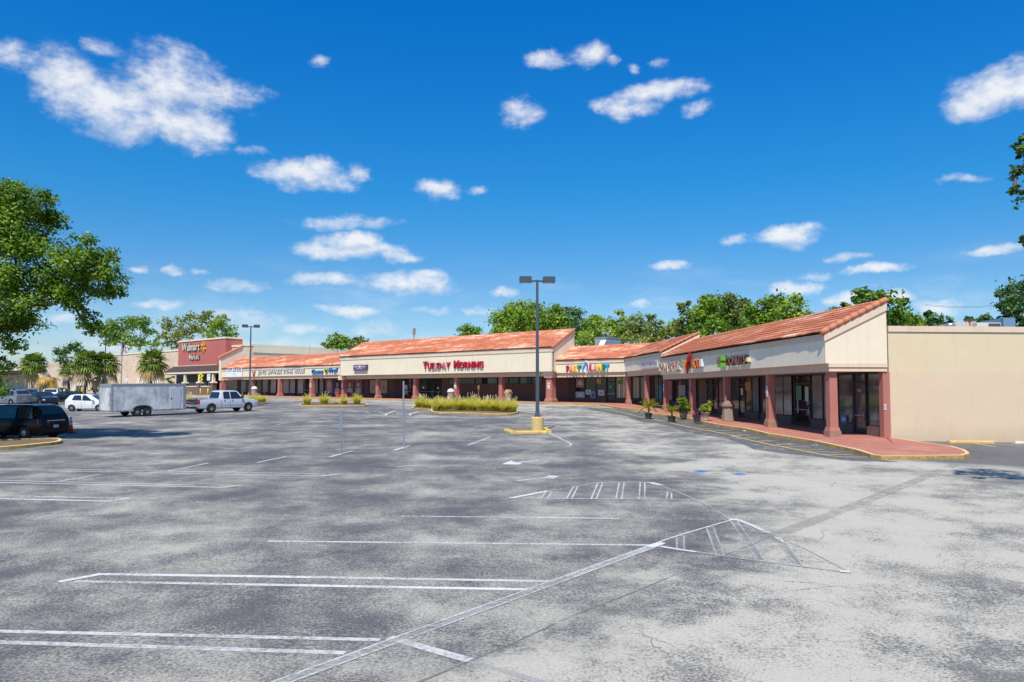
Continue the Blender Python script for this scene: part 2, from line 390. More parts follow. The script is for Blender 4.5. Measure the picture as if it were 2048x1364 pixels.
# paired stall lines of the near row (0 worn, 1 faded, 2 bright)
pl(wl, [(200, 1148.5), (620, 1154.5)], .13, 2); pl(wl, [(620, 1154.5), (1112, 1163)], .12, 0); pl(wl, [(150, 1163), (600, 1171)], .12, 0); pl(wl, [(600, 1171), (1066, 1179.5)], .12, 2); pl(wl, [(118, 1164.5), (205, 1148)], .14, 2, .008)
pl(wl, [(-120, 1260), (760, 1280)], .11, 0); pl(wl, [(-120, 1281), (690, 1306)], .12, 0)
pl(wl, [(440, 1410), (1318, 1088)], .15, 1, .008); pl(wl, [(433, 1406), (1311, 1087)], .035, 0, .010); pl(wl, [(452, 1414), (1326, 1089.5)], .035, 0, .010); pl(wl, [(778, 1276), (940, 1322)], .15, 0, .008); pl(wl, [(940, 1322), (1150, 1383)], .10, 1)
pl(wl, [(535, 1082.5), (1310, 1090.5)], .11, 0); pl(wl, [(802, 1032.5), (1240, 1037)], .11, 0); pl(wl, [(1240, 1037), (1455, 1039)], .06, 1)
pl(wl, [(-150, 988), (258, 997)], .11, 0); pl(wl, [(-150, 994), (217, 1002.5)], .12, 2); pl(wl, [(214, 1003), (261, 996.5)], .13, 2, .008)
pl(wl, [(-150, 957), (390, 970.5)], .10, 0); pl(wl, [(-150, 961.5), (447, 975)], .12, 0); pl(wl, [(445, 975.2), (484, 970.4)], .13, 0, .008)
pl(wl, [(-150, 934), (650, 948)], .09, 0); pl(wl, [(-150, 936.5), (645, 952.2)], .10, 0); pl(wl, [(643, 952.3), (676, 948.6)], .13, 2, .008)
for a in [((122, 962), (198, 949.3)), ((335, 942.5), (416, 926.5)), ((513, 925.6), (573, 913.3)), ((934.6, 891), (982, 873.2))]: pl(wl, a, .13, 0, .008)
for a in [((660, 913.8), (705, 902.3)), ((788, 900.7), (822, 891))]: pl(wl, a, .16, 2, .008)
for a in [((358, 861.5), (405, 855.2)), ((460, 855.5), (501, 849)), ((554, 849.3), (590, 843.4)), ((639, 844), (664, 839.5)), ((711, 839.6), (742, 834.3)), ((278, 863.8), (297, 861.3)), ((532, 864.7), (552, 863)), ((421, 872.9), (443, 870.6)), ((575, 888), (599, 886.8)), ((446, 899), (472, 896.2)), ((296, 909.2), (320, 906.8)), ((913, 917.3), (958, 916)), ((792, 934.3), (834, 930.2)), ((1044, 904.5), (1069, 902)), ((720, 852.5), (736, 851))]: pl(wl, a, .14, 0, .008)
for a in [((470, 896.8), (690, 900.6)), ((319, 907), (455, 910.8)), ((573, 913.4), (662, 913)), ((705, 903), (890, 903.6)), ((200, 869), (440, 871.2)), ((440, 855.2), (640, 858.6)), ((230, 856), (420, 856.6)), ((-20, 925), (150, 921.5)), ((598, 887), (680, 888.6)), ((640, 833), (948, 837.4)), ((700, 828), (860, 829.6)), ((735, 841), (880, 842))]: pl(wl, a, .10, 1)
pl(wl, [(800, 871), (905, 859.5), (1015, 846.3)], .13, 1)
# hatched corner around the lamp base
pl(wl, [(1098, 866), (1142, 887.5), (1141, 891.5), (1130, 893)], .11, 0, .008)
for y, x0, x1 in [(867.6, 962, 1100), (870.6, 955, 1107), (873.8, 984, 1113), (876.8, 974, 1119), (879.9, 966, 1126), (882.9, 958, 1132), (885.7, 949, 1138), (888.4, 942, 1142), (891, 936, 1140)]: pl(wl, [(x0, y), (x1, y + .6)], .09, 1)
for y, x0, x1 in [(853, 985, 1060), (856, 960, 1062), (859, 935, 1062), (862, 912, 1010)]: pl(wl, [(x0, y), (x1, y)], .09, 1)
# direction arrows
for tail, head, w in [((1079, 920.8), (1018, 927.5), .16), ((1034, 962.2), (1088, 955.3), .10)]:
    pl(wl, [tail, head], w, 2, .008)
patch(wl, [(1003, 929), (1022, 921.5), (1030, 924.6), (1046, 926.5), (1036, 930)], 2, .012)
patch(wl, [(1082, 957.3), (1098, 951.5), (1119, 953), (1106, 958.4)], 2, .012)
# two hatched islands of the turning lane
def ip(x, y): return (980 + x / 4.6545, 920 + y / 4.6545)
def jp(x, y): return (1280 + x / 4.6545, 1010 + y / 4.6545)
pl(wl, [ip(190, 358), ip(540, 292)], .16, 2, .012); pl(wl, [ip(540, 292), ip(860, 240), ip(980, 214)], .08, 1, .012)
pl(wl, [ip(980, 214), ip(1140, 210), ip(1300, 208), ip(1500, 212)], .10, 0, .012); pl(wl, [ip(1490, 212), ip(1590, 240)], .24, 0, .016); pl(wl, [ip(1590, 240), ip(1760, 305), ip(1925, 374), ip(2060, 445), jp(840, 140)], .07, 1, .012)
pl(wl, [ip(190, 359), ip(700, 364), ip(1920, 370)], .08, 0, .012)
for q in [((520, 298), (575, 296), (530, 366), (475, 364)), ((778, 246), (818, 246), (760, 366), (713, 364)), ((1003, 217), (1048, 216), (990, 366), (942, 364)), ((1203, 212), (1249, 211), (1225, 367), (1173, 366)), ((1398, 212), (1442, 212), (1440, 367), (1388, 366)), ((1655, 300), (1690, 308), (1690, 367), (1642, 366))]:
    w2 = [ip(*c) for c in q]
    patch(wl, w2, 3, .004)
    for i in (1, 3): pl(wl, [w2[i], w2[(i + 1) % 4]], .04, 0, .008)
pl(wl, [jp(110, 368), jp(180, 380)], .5, 2, .012); pl(wl, [jp(160, 355), jp(350, 290), jp(620, 210), jp(850, 143)], .06, 0, .012); pl(wl, [jp(830, 140), jp(915, 140)], .16, 2, .016)
pl(wl, [jp(910, 140), jp(1060, 200), jp(1195, 265)], .13, 0, .012); pl(wl, [jp(1195, 265), jp(1560, 420), jp(1950, 626)], .06, 1, .012)
pl(wl, [jp(190, 390), jp(360, 418), jp(520, 440)], .10, 2, .012); pl(wl, [jp(520, 440), jp(1000, 510), jp(1450, 568), jp(1950, 632)], .08, 1, .012); pl(wl, [jp(1860, 622), jp(1955, 630)], .13, 2, .016)
for q in [((340, 288), (408, 290), (414, 422), (344, 420)), ((615, 205), (682, 205), (786, 480), (711, 472)), ((840, 145), (905, 150), (1165, 522), (1094, 516)), ((1245, 303), (1325, 320), (1522, 572), (1454, 562))]:
    w2 = [jp(*c) for c in q]
    patch(wl, w2, 3, .004)
    for i in (0, 1, 2, 3): pl(wl, [w2[i], w2[(i + 1) % 4]], .04, (0 if i in (0, 2) else 1), .008)
patch(wl, [jp(1245, 300), jp(1320, 316), jp(1345, 362), jp(1270, 325)], 2, .016)
pl(wl, [(1933, 884.6), (1992, 893.5)], .12, 2, .008); pl(wl, [(1943, 884), (2100, 897)], .12, 0, .008)
for x, y in [(760, 828), (688, 829.5)]: pl(wl, [(x, y), (x + 30, y)], .14, 0, .012)
pl(wl, [(731, 824), (740, 827)], .14, 0, .012); pl(wl, [(757, 824.5), (771, 828)], .14, 0, .012); pl(wl, [(786, 824), (806, 828)], .14, 0, .012)
BAR = wornmat('bar_wash', (.30, .30, .31), wear=(.36, .62), scale=4)
o = obj('parking_markings', wl, [PAINT, PAINT_F, PAINT_B, BAR], local=True); tags(o, kind='structure')
tb = MB()
pl(tb, [(700, 1424), (840, 1364), (1024, 1287.5), (1144, 1232), (1274, 1182), (1394, 1132), (1561, 1067)], .04, 0, .002)
pl(tb, [(1561, 1067), (1700, 1014), (1844, 957), (1915, 928)], .36, 1, .002)
o = obj('pavement_seam', tb, [DARKTAR, wornmat('trench_patch', (.41, .385, .335), wear=(.30, .64), scale=3)], local=True); tags(o, kind='structure')
bl = MB()
patch(bl, [(1385, 942), (1400, 940.5), (1419, 942), (1404, 945.2)]); patch(bl, [(1462, 948), (1478, 946), (1496, 949), (1480, 951)])
pl(bl, [(794, 821.5), (814, 821.5)], .35)
o = obj('blue_markings', bl, PAINT_BL, local=True); tags(o, kind='structure')
# ------------------------------------------------------------------ pavement in front of the shops
KERB = [(1940, 906.6), (1927, 910), (1860, 911), (1782, 911.2), (1763, 911.4), (1741.8, 908.6), (1709, 898.4), (1673.4, 890.7), (1632.4, 882), (1591, 875), (1536.7, 867), (1490, 856), (1468, 853), (1430, 847.5), (1400, 841.5), (1383, 837), (1360, 833), (1332, 829), (1305, 826.3), (1294, 822.8), (1282, 818.8), (1253.8, 816.4), (1230, 813.4), (1211.6, 810.3), (1199, 808.4), (1160, 807.6), (1112, 806.6)]
kp = [G(x, y, .15) for x, y in KERB]
tB_T = isect(TM, 2.7, RW, 2.75); tB_R = isect(RW, 2.75, TM, 2.7)     # inner corner of the shop fronts
front = list(kp); back = []
for q in kp:
    t_r = (Vector((q.x, q.y)) - RW.o).dot(RW.u)
    b_ = RW.p(max(-1.2, min(t_r, tB_R)), 2.75, 0)
    back.append(Vector((b_.x, b_.y, zg(b_.x, b_.y) + .15)))
n_r = len(front)
cor = RW.p(tB_R, 2.75, 0)
for i in range(n_r):   # front points that already run along the long front
    tt = (Vector((front[i].x, front[i].y)) - TM.o).dot(TM.u)
    if i > n_r - 5: b_ = TM.p(min(tt, 30), 2.7, 0); back[i] = Vector((b_.x, b_.y, zg(b_.x, b_.y) + .15))
t0 = (Vector((kp[-1].x, kp[-1].y)) - TM.o).dot(TM.u); b0 = (Vector((kp[-1].x, kp[-1].y)) - TM.o).dot(TM.k)
ramp_t = []
for t in np.arange(t0 + 1.2, 80, 1.6):
    k = min(1, (t - t0) / 10.0); bb = b0 * (1 - k) - 2.6 * k
    if t > 46: bb -= (t - 46) * .012
    a = TM.p(t, bb, 0); c = TM.p(t, 2.7, 0); front.append(Vector((a.x, a.y, zg(a.x, a.y) + .15))); back.append(Vector((c.x, c.y, zg(c.x, c.y) + .15)))
# near end of the pavement: side edge from the tip back to the side wall
tip = [G(1940, 906.6, .15), G(1938, 903.5, .15), G(1930, 899, .15), G(1905, 892, .15), G(1860, 886, .15), G(1800, 877.5, .15), G(1768, 873.8, .15)]
kb = MB()
# fill between the middle point and the front kerb of the apron
apron = [G(x, y, .15) for x, y in KERB[:7]]
def paver_mat():
    m, nt, b = nodes_of('red_brick_pavers'); p = wpos(nt); t = nt.nodes.new('ShaderNodeTexBrick'); mp = nt.nodes.new('ShaderNodeMapping'); mp.inputs['Rotation'].default_value = (0, 0, math.radians(4.6)); nt.links.new(p, mp.inputs[0]); nt.links.new(mp.outputs[0], t.inputs['Vector'])
    t.inputs['Scale'].default_value = 1; t.inputs['Brick Width'].default_value = .42; t.inputs['Row Height'].default_value = .21; t.inputs['Mortar Size'].default_value = .008; t.inputs['Color1'].default_value = (.47, .185, .13, 1); t.inputs['Color2'].default_value = (.40, .15, .11, 1); t.inputs['Mortar'].default_value = (.34, .15, .11, 1)
    n1 = noise(nt, p, .8, 6, .65); n2 = noise(nt, p, 5, 5, .7); c = mixc(nt, mth(nt, 'MULTIPLY', sstep(nt, n1, .46, .72), .50), t.outputs[0], (.58, .33, .25)); c = mixc(nt, mth(nt, 'MULTIPLY', sstep(nt, n2, .5, .8), .35), c, (.27, .11, .085))
    nt.links.new(c, b.inputs['Base Color']); b.inputs['Roughness'].default_value = .85; b.inputs['Specular IOR Level'].default_value = .25; return m
SIDEWALK = paver_mat()
sw2 = MB(); mid = G(1790, 890, .15)
ring = tip[::-1] + apron[1:]
wallpt = RW.p(-.35, 2.75, 0); wallpt = Vector((wallpt.x, wallpt.y, zg(wallpt.x, wallpt.y) + .15))
ring = [wallpt] + ring
colpt = RW.p(.6, .3, 0); colpt = Vector((colpt.x, colpt.y, zg(colpt.x, colpt.y) + .15))
ring = ring + [colpt]
for i in range(len(ring)): sw2.add([mid, ring[i], ring[(i + 1) % len(ring)]], [(0, 1, 2)])
swm = MB()
for i in range(6, len(front) - 1):
    a, b_, c, d = front[i], front[i + 1], back[i + 1], back[i]
    swm.add([a, b_, c, d], [(3, 2, 1, 0)])
a6 = front[6]; swm.add([colpt, a6, back[6]], [(2, 1, 0)])
swm.add(sw2.v, sw2.f)
o = obj('sidewalk', swm, SIDEWALK, local=True); tags(o, kind='structure')
def kerb_run(mb, pts, w=.16, h=.155, inward=None):
    """kerb with a rounded top edge, outer face on the given line"""
    n = len(pts); O = []; 
    for i, p in enumerate(pts):
        a = pts[max(i - 1, 0)]; b2 = pts[min(i + 1, n - 1)]; d = Vector((b2.x - a.x, b2.y - a.y)).normalized()
        nn = Vector((-d.y, d.x)) if inward is None else Vector((-d.y, d.x)) * inward
        zb = zg(p.x, p.y)
        O.append([(p.x - nn.x * .02, p.y - nn.y * .02, zb - .05), (p.x, p.y, zb + h - .03), (p.x + nn.x * .03, p.y + nn.y * .03, zb + h), (p.x + nn.x * w, p.y + nn.y * w, zb + h), (p.x + nn.x * w, p.y + nn.y * w, zb - .05)])
    vs = [v for r in O for v in r]
    fs = [(i * 5 + k, (i + 1) * 5 + k, (i + 1) * 5 + k + 1, i * 5 + k + 1) for i in range(n - 1) for k in range(4)]
    fs += [(4, 3, 2, 1, 0), tuple((n - 1) * 5 + k for k in range(5))]
    mb.add(vs, fs)
full = tip[::-1] + apron[1:-1] + front[6:]
kerb_run(kb, full, .15, .157, -1.0)
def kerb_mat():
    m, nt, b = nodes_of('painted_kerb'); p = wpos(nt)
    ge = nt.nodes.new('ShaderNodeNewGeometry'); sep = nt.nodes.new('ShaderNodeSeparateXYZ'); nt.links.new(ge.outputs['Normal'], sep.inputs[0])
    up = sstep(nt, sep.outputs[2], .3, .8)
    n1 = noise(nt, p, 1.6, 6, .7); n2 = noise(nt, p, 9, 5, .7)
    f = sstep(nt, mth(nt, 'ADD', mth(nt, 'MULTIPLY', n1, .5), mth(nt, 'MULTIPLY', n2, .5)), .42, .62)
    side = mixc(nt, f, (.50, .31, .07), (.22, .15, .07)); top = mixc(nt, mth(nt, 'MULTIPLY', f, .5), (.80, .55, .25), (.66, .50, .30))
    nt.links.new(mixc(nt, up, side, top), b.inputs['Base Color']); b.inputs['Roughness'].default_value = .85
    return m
KMAT = kerb_mat()
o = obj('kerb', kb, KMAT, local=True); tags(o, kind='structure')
# fire lane: darker sealed strip, yellow edge line, bars and lettering
YL = [(1191, 815.8), (1225.6, 821), (1253.8, 827.3), (1275.6, 832.5), (1305, 838), (1335, 844.3), (1347.5, 847.3), (1378.8, 854.6), (1425.6, 863), (1462, 870.5), (1484, 876.8), (1537.7, 888.6), (1586.5, 898), (1635, 907.4), (1660, 911.6), (1690, 914.2), (1761, 914.6)]
yl = [G(*p) for p in YL]
fs_ = MB(); outer = []
for i, p in enumerate(yl):
    a = yl[max(i - 1, 0)]; b_ = yl[min(i + 1, len(yl) - 1)]; d = Vector((b_.x - a.x, b_.y - a.y)).normalized(); nn = Vector((d.y, -d.x))
    w = 1.3 + .5 * math.sin(i * 1.7)
    outer.append(Vector((p.x + nn.x * w, p.y + nn.y * w, 0)))
kin = []
for p in yl:
    q = min(kp, key=lambda r: (r.x - p.x) ** 2 + (r.y - p.y) ** 2); kin.append(q)
for i in range(len(yl) - 1):
    pts = [outer[i], outer[i + 1], kin[i + 1], kin[i]]
    fs_.add([(q.x, q.y, zg(q.x, q.y) + .002) for q in pts], [(0, 1, 2, 3)])
seal = wornmat('sealed_strip', (.135, .135, .138), wear=(.42, .66), scale=1.8)
o = obj('sealed_asphalt_strip', fs_, seal, local=True); tags(o, kind='structure')
ym = MB(); pl(ym, YL, .12, 0, .008)
for a, b_ in [((1350, 845.6), (1378, 845)), ((1361, 849), (1392, 848.6)), ((1375, 853.2), (1410, 852.6)), ((1388, 857), (1425, 857.6)), ((1412, 861), (1462, 861.2)), ((1433, 865), (1482, 865.6)), ((1565, 893.3), (1620, 894.6)), ((1588, 898.2), (1650, 899.8)), ((1612, 902.6), (1680, 905.2)), ((1646, 908.8), (1706, 909.6)), ((1290, 834.5), (1312, 834)), ((1315, 838.6), (1345, 838.2))]: pl(ym, [a, b_], .13, 1, .008)
# ------------------------------------------------------------------ lettering helper
FONT_CACHE = {}
def char_mesh(ch, bold=0.0, res=3):
    key = (ch, bold)
    if key in FONT_CACHE: return FONT_CACHE[key]
    cu = bpy.data.curves.new('glyph', 'FONT'); cu.body = ch; cu.size = 1.0; cu.offset = bold; cu.resolution_u = res
    t = bpy.data.objects.new('glyph', cu); COL.objects.link(t)
    dg = bpy.context.evaluated_depsgraph_get(); dg.update()
    me = bpy.data.meshes.new_from_object(t.evaluated_get(dg))
    v = [(p.co.x, p.co.y) for p in me.vertices]; f = [tuple(p.vertices) for p in me.polygons]
    # outline edges = edges used by one face only
    cnt = {}
    for p in f:
        for i in range(len(p)):
            e = (p[i], p[(i + 1) % len(p)]); k = tuple(sorted(e)); cnt.setdefault(k, []).append(e)
    edge = [e[0] for e in cnt.values() if len(e) == 1]
    bpy.data.objects.remove(t); bpy.data.curves.remove(cu); bpy.data.meshes.remove(me)
    FONT_CACHE[key] = (v, f, edge); return FONT_CACHE[key]
def layout(text, bold=0.0, gap=.10, sizes=None, space=.35):
    """(char, x offset, scale) and overall extents; caps height about .69"""
    out = []; x = 0; ymax = 0; ymin = 9
    for i, ch in enumerate(text):
        s = sizes[i] if sizes else 1.0
        if ch == ' ': x += space; continue
        v, f, e = char_mesh(ch, bold)
        if not v: x += space; continue
        x0 = min(p[0] for p in v); x1 = max(p[0] for p in v)
        out.append((ch, x - x0 * s, s)); x += (x1 - x0) * s + gap
        ymax = max(ymax, max(p[1] for p in v) * s); ymin = min(ymin, min(p[1] for p in v) * s)
    return out, x - gap, ymin, ymax
def glyph_into(mb, ch, bold, fn, depth, m=0, mside=None):
    """fn(x, y, d) maps glyph plane + depth towards the viewer to the world"""
    v, f, edge = char_mesh(ch, bold); n = len(v)
    front_ = [fn(p[0], p[1], depth) for p in v]
    if depth <= 0.0005:
        mb.add(front_, f, m); return
    back_ = [fn(p[0], p[1], 0) for p in v]
    mb.add(front_ + back_, f, m)
    k = len(mb.v) - 2 * n
    for a, b2 in edge:
        mb.f.append((k + b2, k + a, k + n + a, k + n + b2)); mb.m.append(m if mside is None else mside)
def ground_text(mb, text, p0, p1, h, m, bold=.02):
    """lettering on the ground reading from p0 to p1"""
    ly, W, y0, y1 = layout(text, bold); d = Vector((p1.x - p0.x, p1.y - p0.y)); L = d.length; d.normalize(); nn = Vector((-d.y, d.x))
    for ch, x, s in ly:
        def fn(a, b_, c, x=x, s=s):
            q = Vector((p0.x, p0.y)) + d * ((x + a * s) / W * L) + nn * (b_ * s / y1 * h)
            return (q.x, q.y, zg(q.x, q.y) + .008)
        glyph_into(mb, ch, bold, fn, 0, m)
# the words face the kerb walker: read from the building side of the lane
ground_text(ym, 'NO', G(1476, 871.5), G(1499, 870.2), .42, 1, .03); ground_text(ym, 'PARKING', G(1487, 877), G(1521, 876.2), .42, 1, .03)
ground_text(ym, 'FIRE', G(1528, 883.2), G(1552, 882), .45, 1, .03); ground_text(ym, 'LANE', G(1547, 890), G(1592, 889.4), .5, 1, .03)
o = obj('fire_lane_markings', ym, [PAINT_Y, PAINT_YF], local=True); tags(o, kind='structure')
rp = MB(); a = G(1028, 802.6); 
tq0, tq1 = TM.t(1028, -2.4), TM.t(1056, -2.4)
rp.add([TM.p(tq0, -2.75, TM.fl(tq0, -2.75) - .10), TM.p(tq1, -2.75, TM.fl(tq1, -2.75) - .10), TM.p(tq1, -1.2, TM.fl(tq1, -1.2) + .012), TM.p(tq0, -1.2, TM.fl(tq0, -1.2) + .012)], [(0, 1, 2, 3)])
o = obj('kerb_ramp', rp, M('blue_ramp_paint', (.22, .42, .58), .8, var=.25), local=True); tags(o, kind='structure')
# ------------------------------------------------------------------ the shopping plaza
rng = np.random.default_rng(11)
def vnoise(seed):
    r = np.random.default_rng(seed); g_ = r.random((64, 64))
    def f(x, y):
        xi = np.floor(x).astype(int); yi = np.floor(y).astype(int); fx = x - xi; fy = y - yi
        fx = fx * fx * (3 - 2 * fx); fy = fy * fy * (3 - 2 * fy)
        a = g_[xi % 64, yi % 64]; b_ = g_[(xi + 1) % 64, yi % 64]; c = g_[xi % 64, (yi + 1) % 64]; d = g_[(xi + 1) % 64, (yi + 1) % 64]
        return (a * (1 - fx) + b_ * fx) * (1 - fy) + (c * (1 - fx) + d * fx) * fy
    return f
def tile_roof(name, e0, e1, r0, r1, rows, period, parent, seed=1, pale=.5, h=.06, drop=.095):
    """barrel tile field between the eave e0-e1 and the ridge r0-r1"""
    e0, e1, r0, r1 = [np.array(p, float) for p in (e0, e1, r0, r1)]
    nrm = np.cross(e1 - e0, r0 - e0); nrm /= np.linalg.norm(nrm)
    if nrm[2] < 0: nrm = -nrm
    Ldir = (e1 - e0) / np.linalg.norm(e1 - e0); nz = vnoise(seed); nz2 = vnoise(seed + 5); r = np.random.default_rng(seed)
    VV = []; FF = []; AA = []; base = 0
    for i in range(rows):
        s0, s1 = i / rows, (i + 1) / rows + .04
        if i == rows - 1: s1 = 1.0
        a0 = e0 + (r0 - e0) * s0; a1 = e1 + (r1 - e1) * s0; b0_ = e0 + (r0 - e0) * s1; b1 = e1 + (r1 - e1) * s1
        ncol = max(2, int(np.linalg.norm(a1 - a0) / period)); k = 6; n = ncol * k + 1
        f = np.linspace(0, 1, n)[:, None]; lo = a0 + (a1 - a0) * f; hi = b0_ + (b1 - b0_) * f
        ph = (np.arange(n) % k) / k; wv = np.maximum(0, np.sin(ph * math.pi)) ** .8 * h
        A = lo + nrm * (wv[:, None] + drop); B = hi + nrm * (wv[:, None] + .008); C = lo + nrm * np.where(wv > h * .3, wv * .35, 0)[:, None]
        jit = r.normal(0, .004, n)[:, None]; A = A + nrm * jit
        if i == 0:
            od = (e0 - r0) * np.array([1, 1, 0]); od /= np.linalg.norm(od); dd_ = ((lo - e0) @ Ldir); A = A + od * ((nz(dd_ * .33, np.full(n, 3.3)) - .5) * .16 + (nz2(dd_ * 1.3, np.full(n, 7.7)) - .5) * .06)[:, None]
        dist = ((lo - e0) @ Ldir)
        ti = np.floor(np.arange(n) / k); u = dist[(ti * k).astype(int).clip(0, n - 1)]
        v1 = nz(u * .30 + i * .38, np.full(n, i * .55)); v2 = nz2(u * .8, np.full(n, i * 1.7)); v3 = r.random(ncol + 2)[ti.astype(int)]
        sh = np.clip((v1 * .50 + v2 * .38 + v3 * .24 - .57 + pale * .25) * 2.1, 0, 1)
        sh = np.clip(np.where(v3 < .05, np.minimum(sh, .1), sh), .17, 1)
        VV += [A, B, C]; AA += [sh, sh, np.full(n, -.15)]  # foot of each tile course coloured dark as shade under its lip
        j = np.arange(n - 1)
        FF.append(np.stack([base + j, base + j + 1, base + n + j + 1, base + n + j], 1))
        FF.append(np.stack([base + 2 * n + j, base + 2 * n + j + 1, base + j + 1, base + j], 1))
        base += 3 * n
    o = np_mesh(name, np.concatenate(VV), np.concatenate(FF), TILE, np.concatenate(AA), parent=parent, sh=root_of(parent).location)
    return o
def cap_row(mb, p0, p1, n, r=.11):
    """barrel cap pieces along a rake, each lapping over the next"""
    p0 = Vector(p0); p1 = Vector(p1)
    for i in range(n):
        a = p0.lerp(p1, (i - .06) / n); b_ = p0.lerp(p1, (i + 1) / n)
        mb.tube([a, b_], [r * 1.12, r * .94], 10)
def fr(F, t, b, z): return F.p(t, b, z)
def window_unit(parent, F, tl, tr, b, z0, z1, glass, mull=(), frame=.06, depth=.05, rails=(), name='window', framemat=None):
    """glazed unit: dark frame with its pane as a sub-part; tl is the left edge as seen from the lot"""
    t0, t1 = min(tl, tr), max(tl, tr)
    mb = MB(); fw = frame
    mb.fbox(F, t0, t0 + fw, b - depth, b + .02, z0, z1); mb.fbox(F, t1 - fw, t1, b - depth, b + .02, z0, z1)
    mb.fbox(F, t0 + fw, t1 - fw, b - depth, b + .02, z0, z0 + fw); mb.fbox(F, t0 + fw, t1 - fw, b - depth, b + .02, z1 - fw, z1)
    for k in mull:
        tt = t0 + (t1 - t0) * k; mb.fbox(F, tt - fw * .4, tt + fw * .4, b - depth * .9, b + .02, z0 + fw, z1 - fw)
    for k in rails:
        zz = z0 + (z1 - z0) * k; mb.fbox(F, t0 + fw, t1 - fw, b - depth * .85, b + .018, zz - fw * .4, zz + fw * .4)
    w = obj(name, mb, framemat or BRONZE, parent)
    g_ = MB(); g_.quad(F.p(t1 - fw, b - .012, z0 + fw), F.p(t0 + fw, b - .012, z0 + fw), F.p(t0 + fw, b - .012, z1 - fw), F.p(t1 - fw, b - .012, z1 - fw))
    obj('pane', g_, glass, w)
    return w
def door_unit(parent, F, tl, tr, b, z0, z1, glass, transom=.55):
    t0, t1 = min(tl, tr), max(tl, tr); fw = .09; zt = z1 - transom
    mb = MB(); mb.fbox(F, t0, t0 + fw, b - .07, b + .02, z0, z1); mb.fbox(F, t1 - fw, t1, b - .07, b + .02, z0, z1)
    mb.fbox(F, t0 + fw, t1 - fw, b - .07, b + .02, z1 - .06, z1); mb.fbox(F, t0 + fw, t1 - fw, b - .07, b + .02, zt - .05, zt + .05)
    mb.fbox(F, t0 + fw, t1 - fw, b - .06, b + .02, z0, z0 + .2)
    d = obj('door', mb, BRONZE, parent)
    g_ = MB()
    for a, c in ((z0 + .2, zt - .05), (zt + .05, z1 - .06)):
        g_.quad(F.p(t1 - fw, b - .015, a), F.p(t0 + fw, b - .015, a), F.p(t0 + fw, b - .015, c), F.p(t1 - fw, b - .015, c))
    obj('pane', g_, glass, d)
    h_ = MB(); h_.tube([F.p(t0 + fw + .06, b - .12, z0 + .85), F.p(t0 + fw + .06, b - .12, z0 + 1.2)], .018, 6)
    h_.fbox(F, t0 + fw + .04, t1 - fw - .02, b - .10, b - .08, z0 + .98, z0 + 1.03)
    obj('handle', h_, STEEL, d)
    return d
def sheet(mb, F, tl, tr, b, z0, z1, m=0):
    mb.quad(F.p(max(tl, tr), b, z0), F.p(min(tl, tr), b, z0), F.p(min(tl, tr), b, z1), F.p(max(tl, tr), b, z1), m)
def column(parent, F, t, b, zt, w=.40, base=.62, name='column', hb=.45, capital=False):
    z0 = F.fl(t, b) - .05; q = F.p(t, b, 0); c = (q.x, q.y); rot = math.radians(-F.ang)
    mb = MB(); zs = F.fl(t, b)
    mb.frus(c, w * 1.06, w * 1.06, w, w, zs + hb, zt, rot)
    mb.frus(c, base * .92, base * .92, base * .78, base * .78, zs + hb * .62, zs + hb + .03, rot)
    col = obj(name, mb, COLUMN, parent)
    m2 = MB(); m2.frus(c, base, base, base, base, z0, zs + hb * .62 - .005, rot); obj('plinth', m2, PLINTH, col)
    return col
PLINTH = M('plinth_brick', (.33, .20, .13), .9, var=.3, scale=5, fine=.2)
# ---- heights above datum
def wing_front(root, F, t0, t1, zb, zf, ze, zr, bf, br, rows, period, seed, pale, e0=None, e1=None, r0=None, r1=None, trim=.40, panel=STUCCO, overl=.10, soff_b=2.7, cproj=.07):
    """beam, fascia panel, cornice band and tiled slope over a run of shop front"""
    e0 = t0 if e0 is None else e0; e1 = t1 if e1 is None else e1; r0 = e0 if r0 is None else r0; r1 = e1 if r1 is None else r1
    mb = MB(); mb.fbox(F, t0, t1, bf + .2, .3, zb, zf + .05); obj('beam', mb, BEAM, root)
    mb = MB(); mb.fbox(F, t0, t1, bf, bf + .195, zf, ze - trim); obj('fascia', mb, panel, root)
    mb = MB(); mb.fbox(F, t0, t1, bf - cproj, bf + .2, ze - trim + .002, ze - .03); obj('cornice', mb, TRIM, root)
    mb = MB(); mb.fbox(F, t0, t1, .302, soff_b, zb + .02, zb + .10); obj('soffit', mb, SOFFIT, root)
    tile_roof('roof', F.p(e0, bf - overl - cproj, ze), F.p(e1, bf - overl - cproj, ze), F.p(r0, br, zr), F.p(r1, br, zr), rows, period, root, seed, pale)
# ================= right wing
A0 = RW.p(0, 1.2, 0)
rw = thing('shop_building', (A0.x, A0.y, zg(A0.x, A0.y)), 'cream shop wing with tiled canopy and sloped gable end, rightmost and nearest', 'building')
RZ = dict(b=CZ + .935, f=CZ + 1.34, e=CZ + 2.87, r=CZ + 4.55)
tE = 29.8                                   # far end of the right wing
wing_front(rw, RW, -.30, tE, RZ['b'], RZ['f'], RZ['e'], RZ['r'], -.50, 2.75, 9, .17, 3, .42, panel=STUCCO_R, trim=.36, cproj=.03, overl=.13)
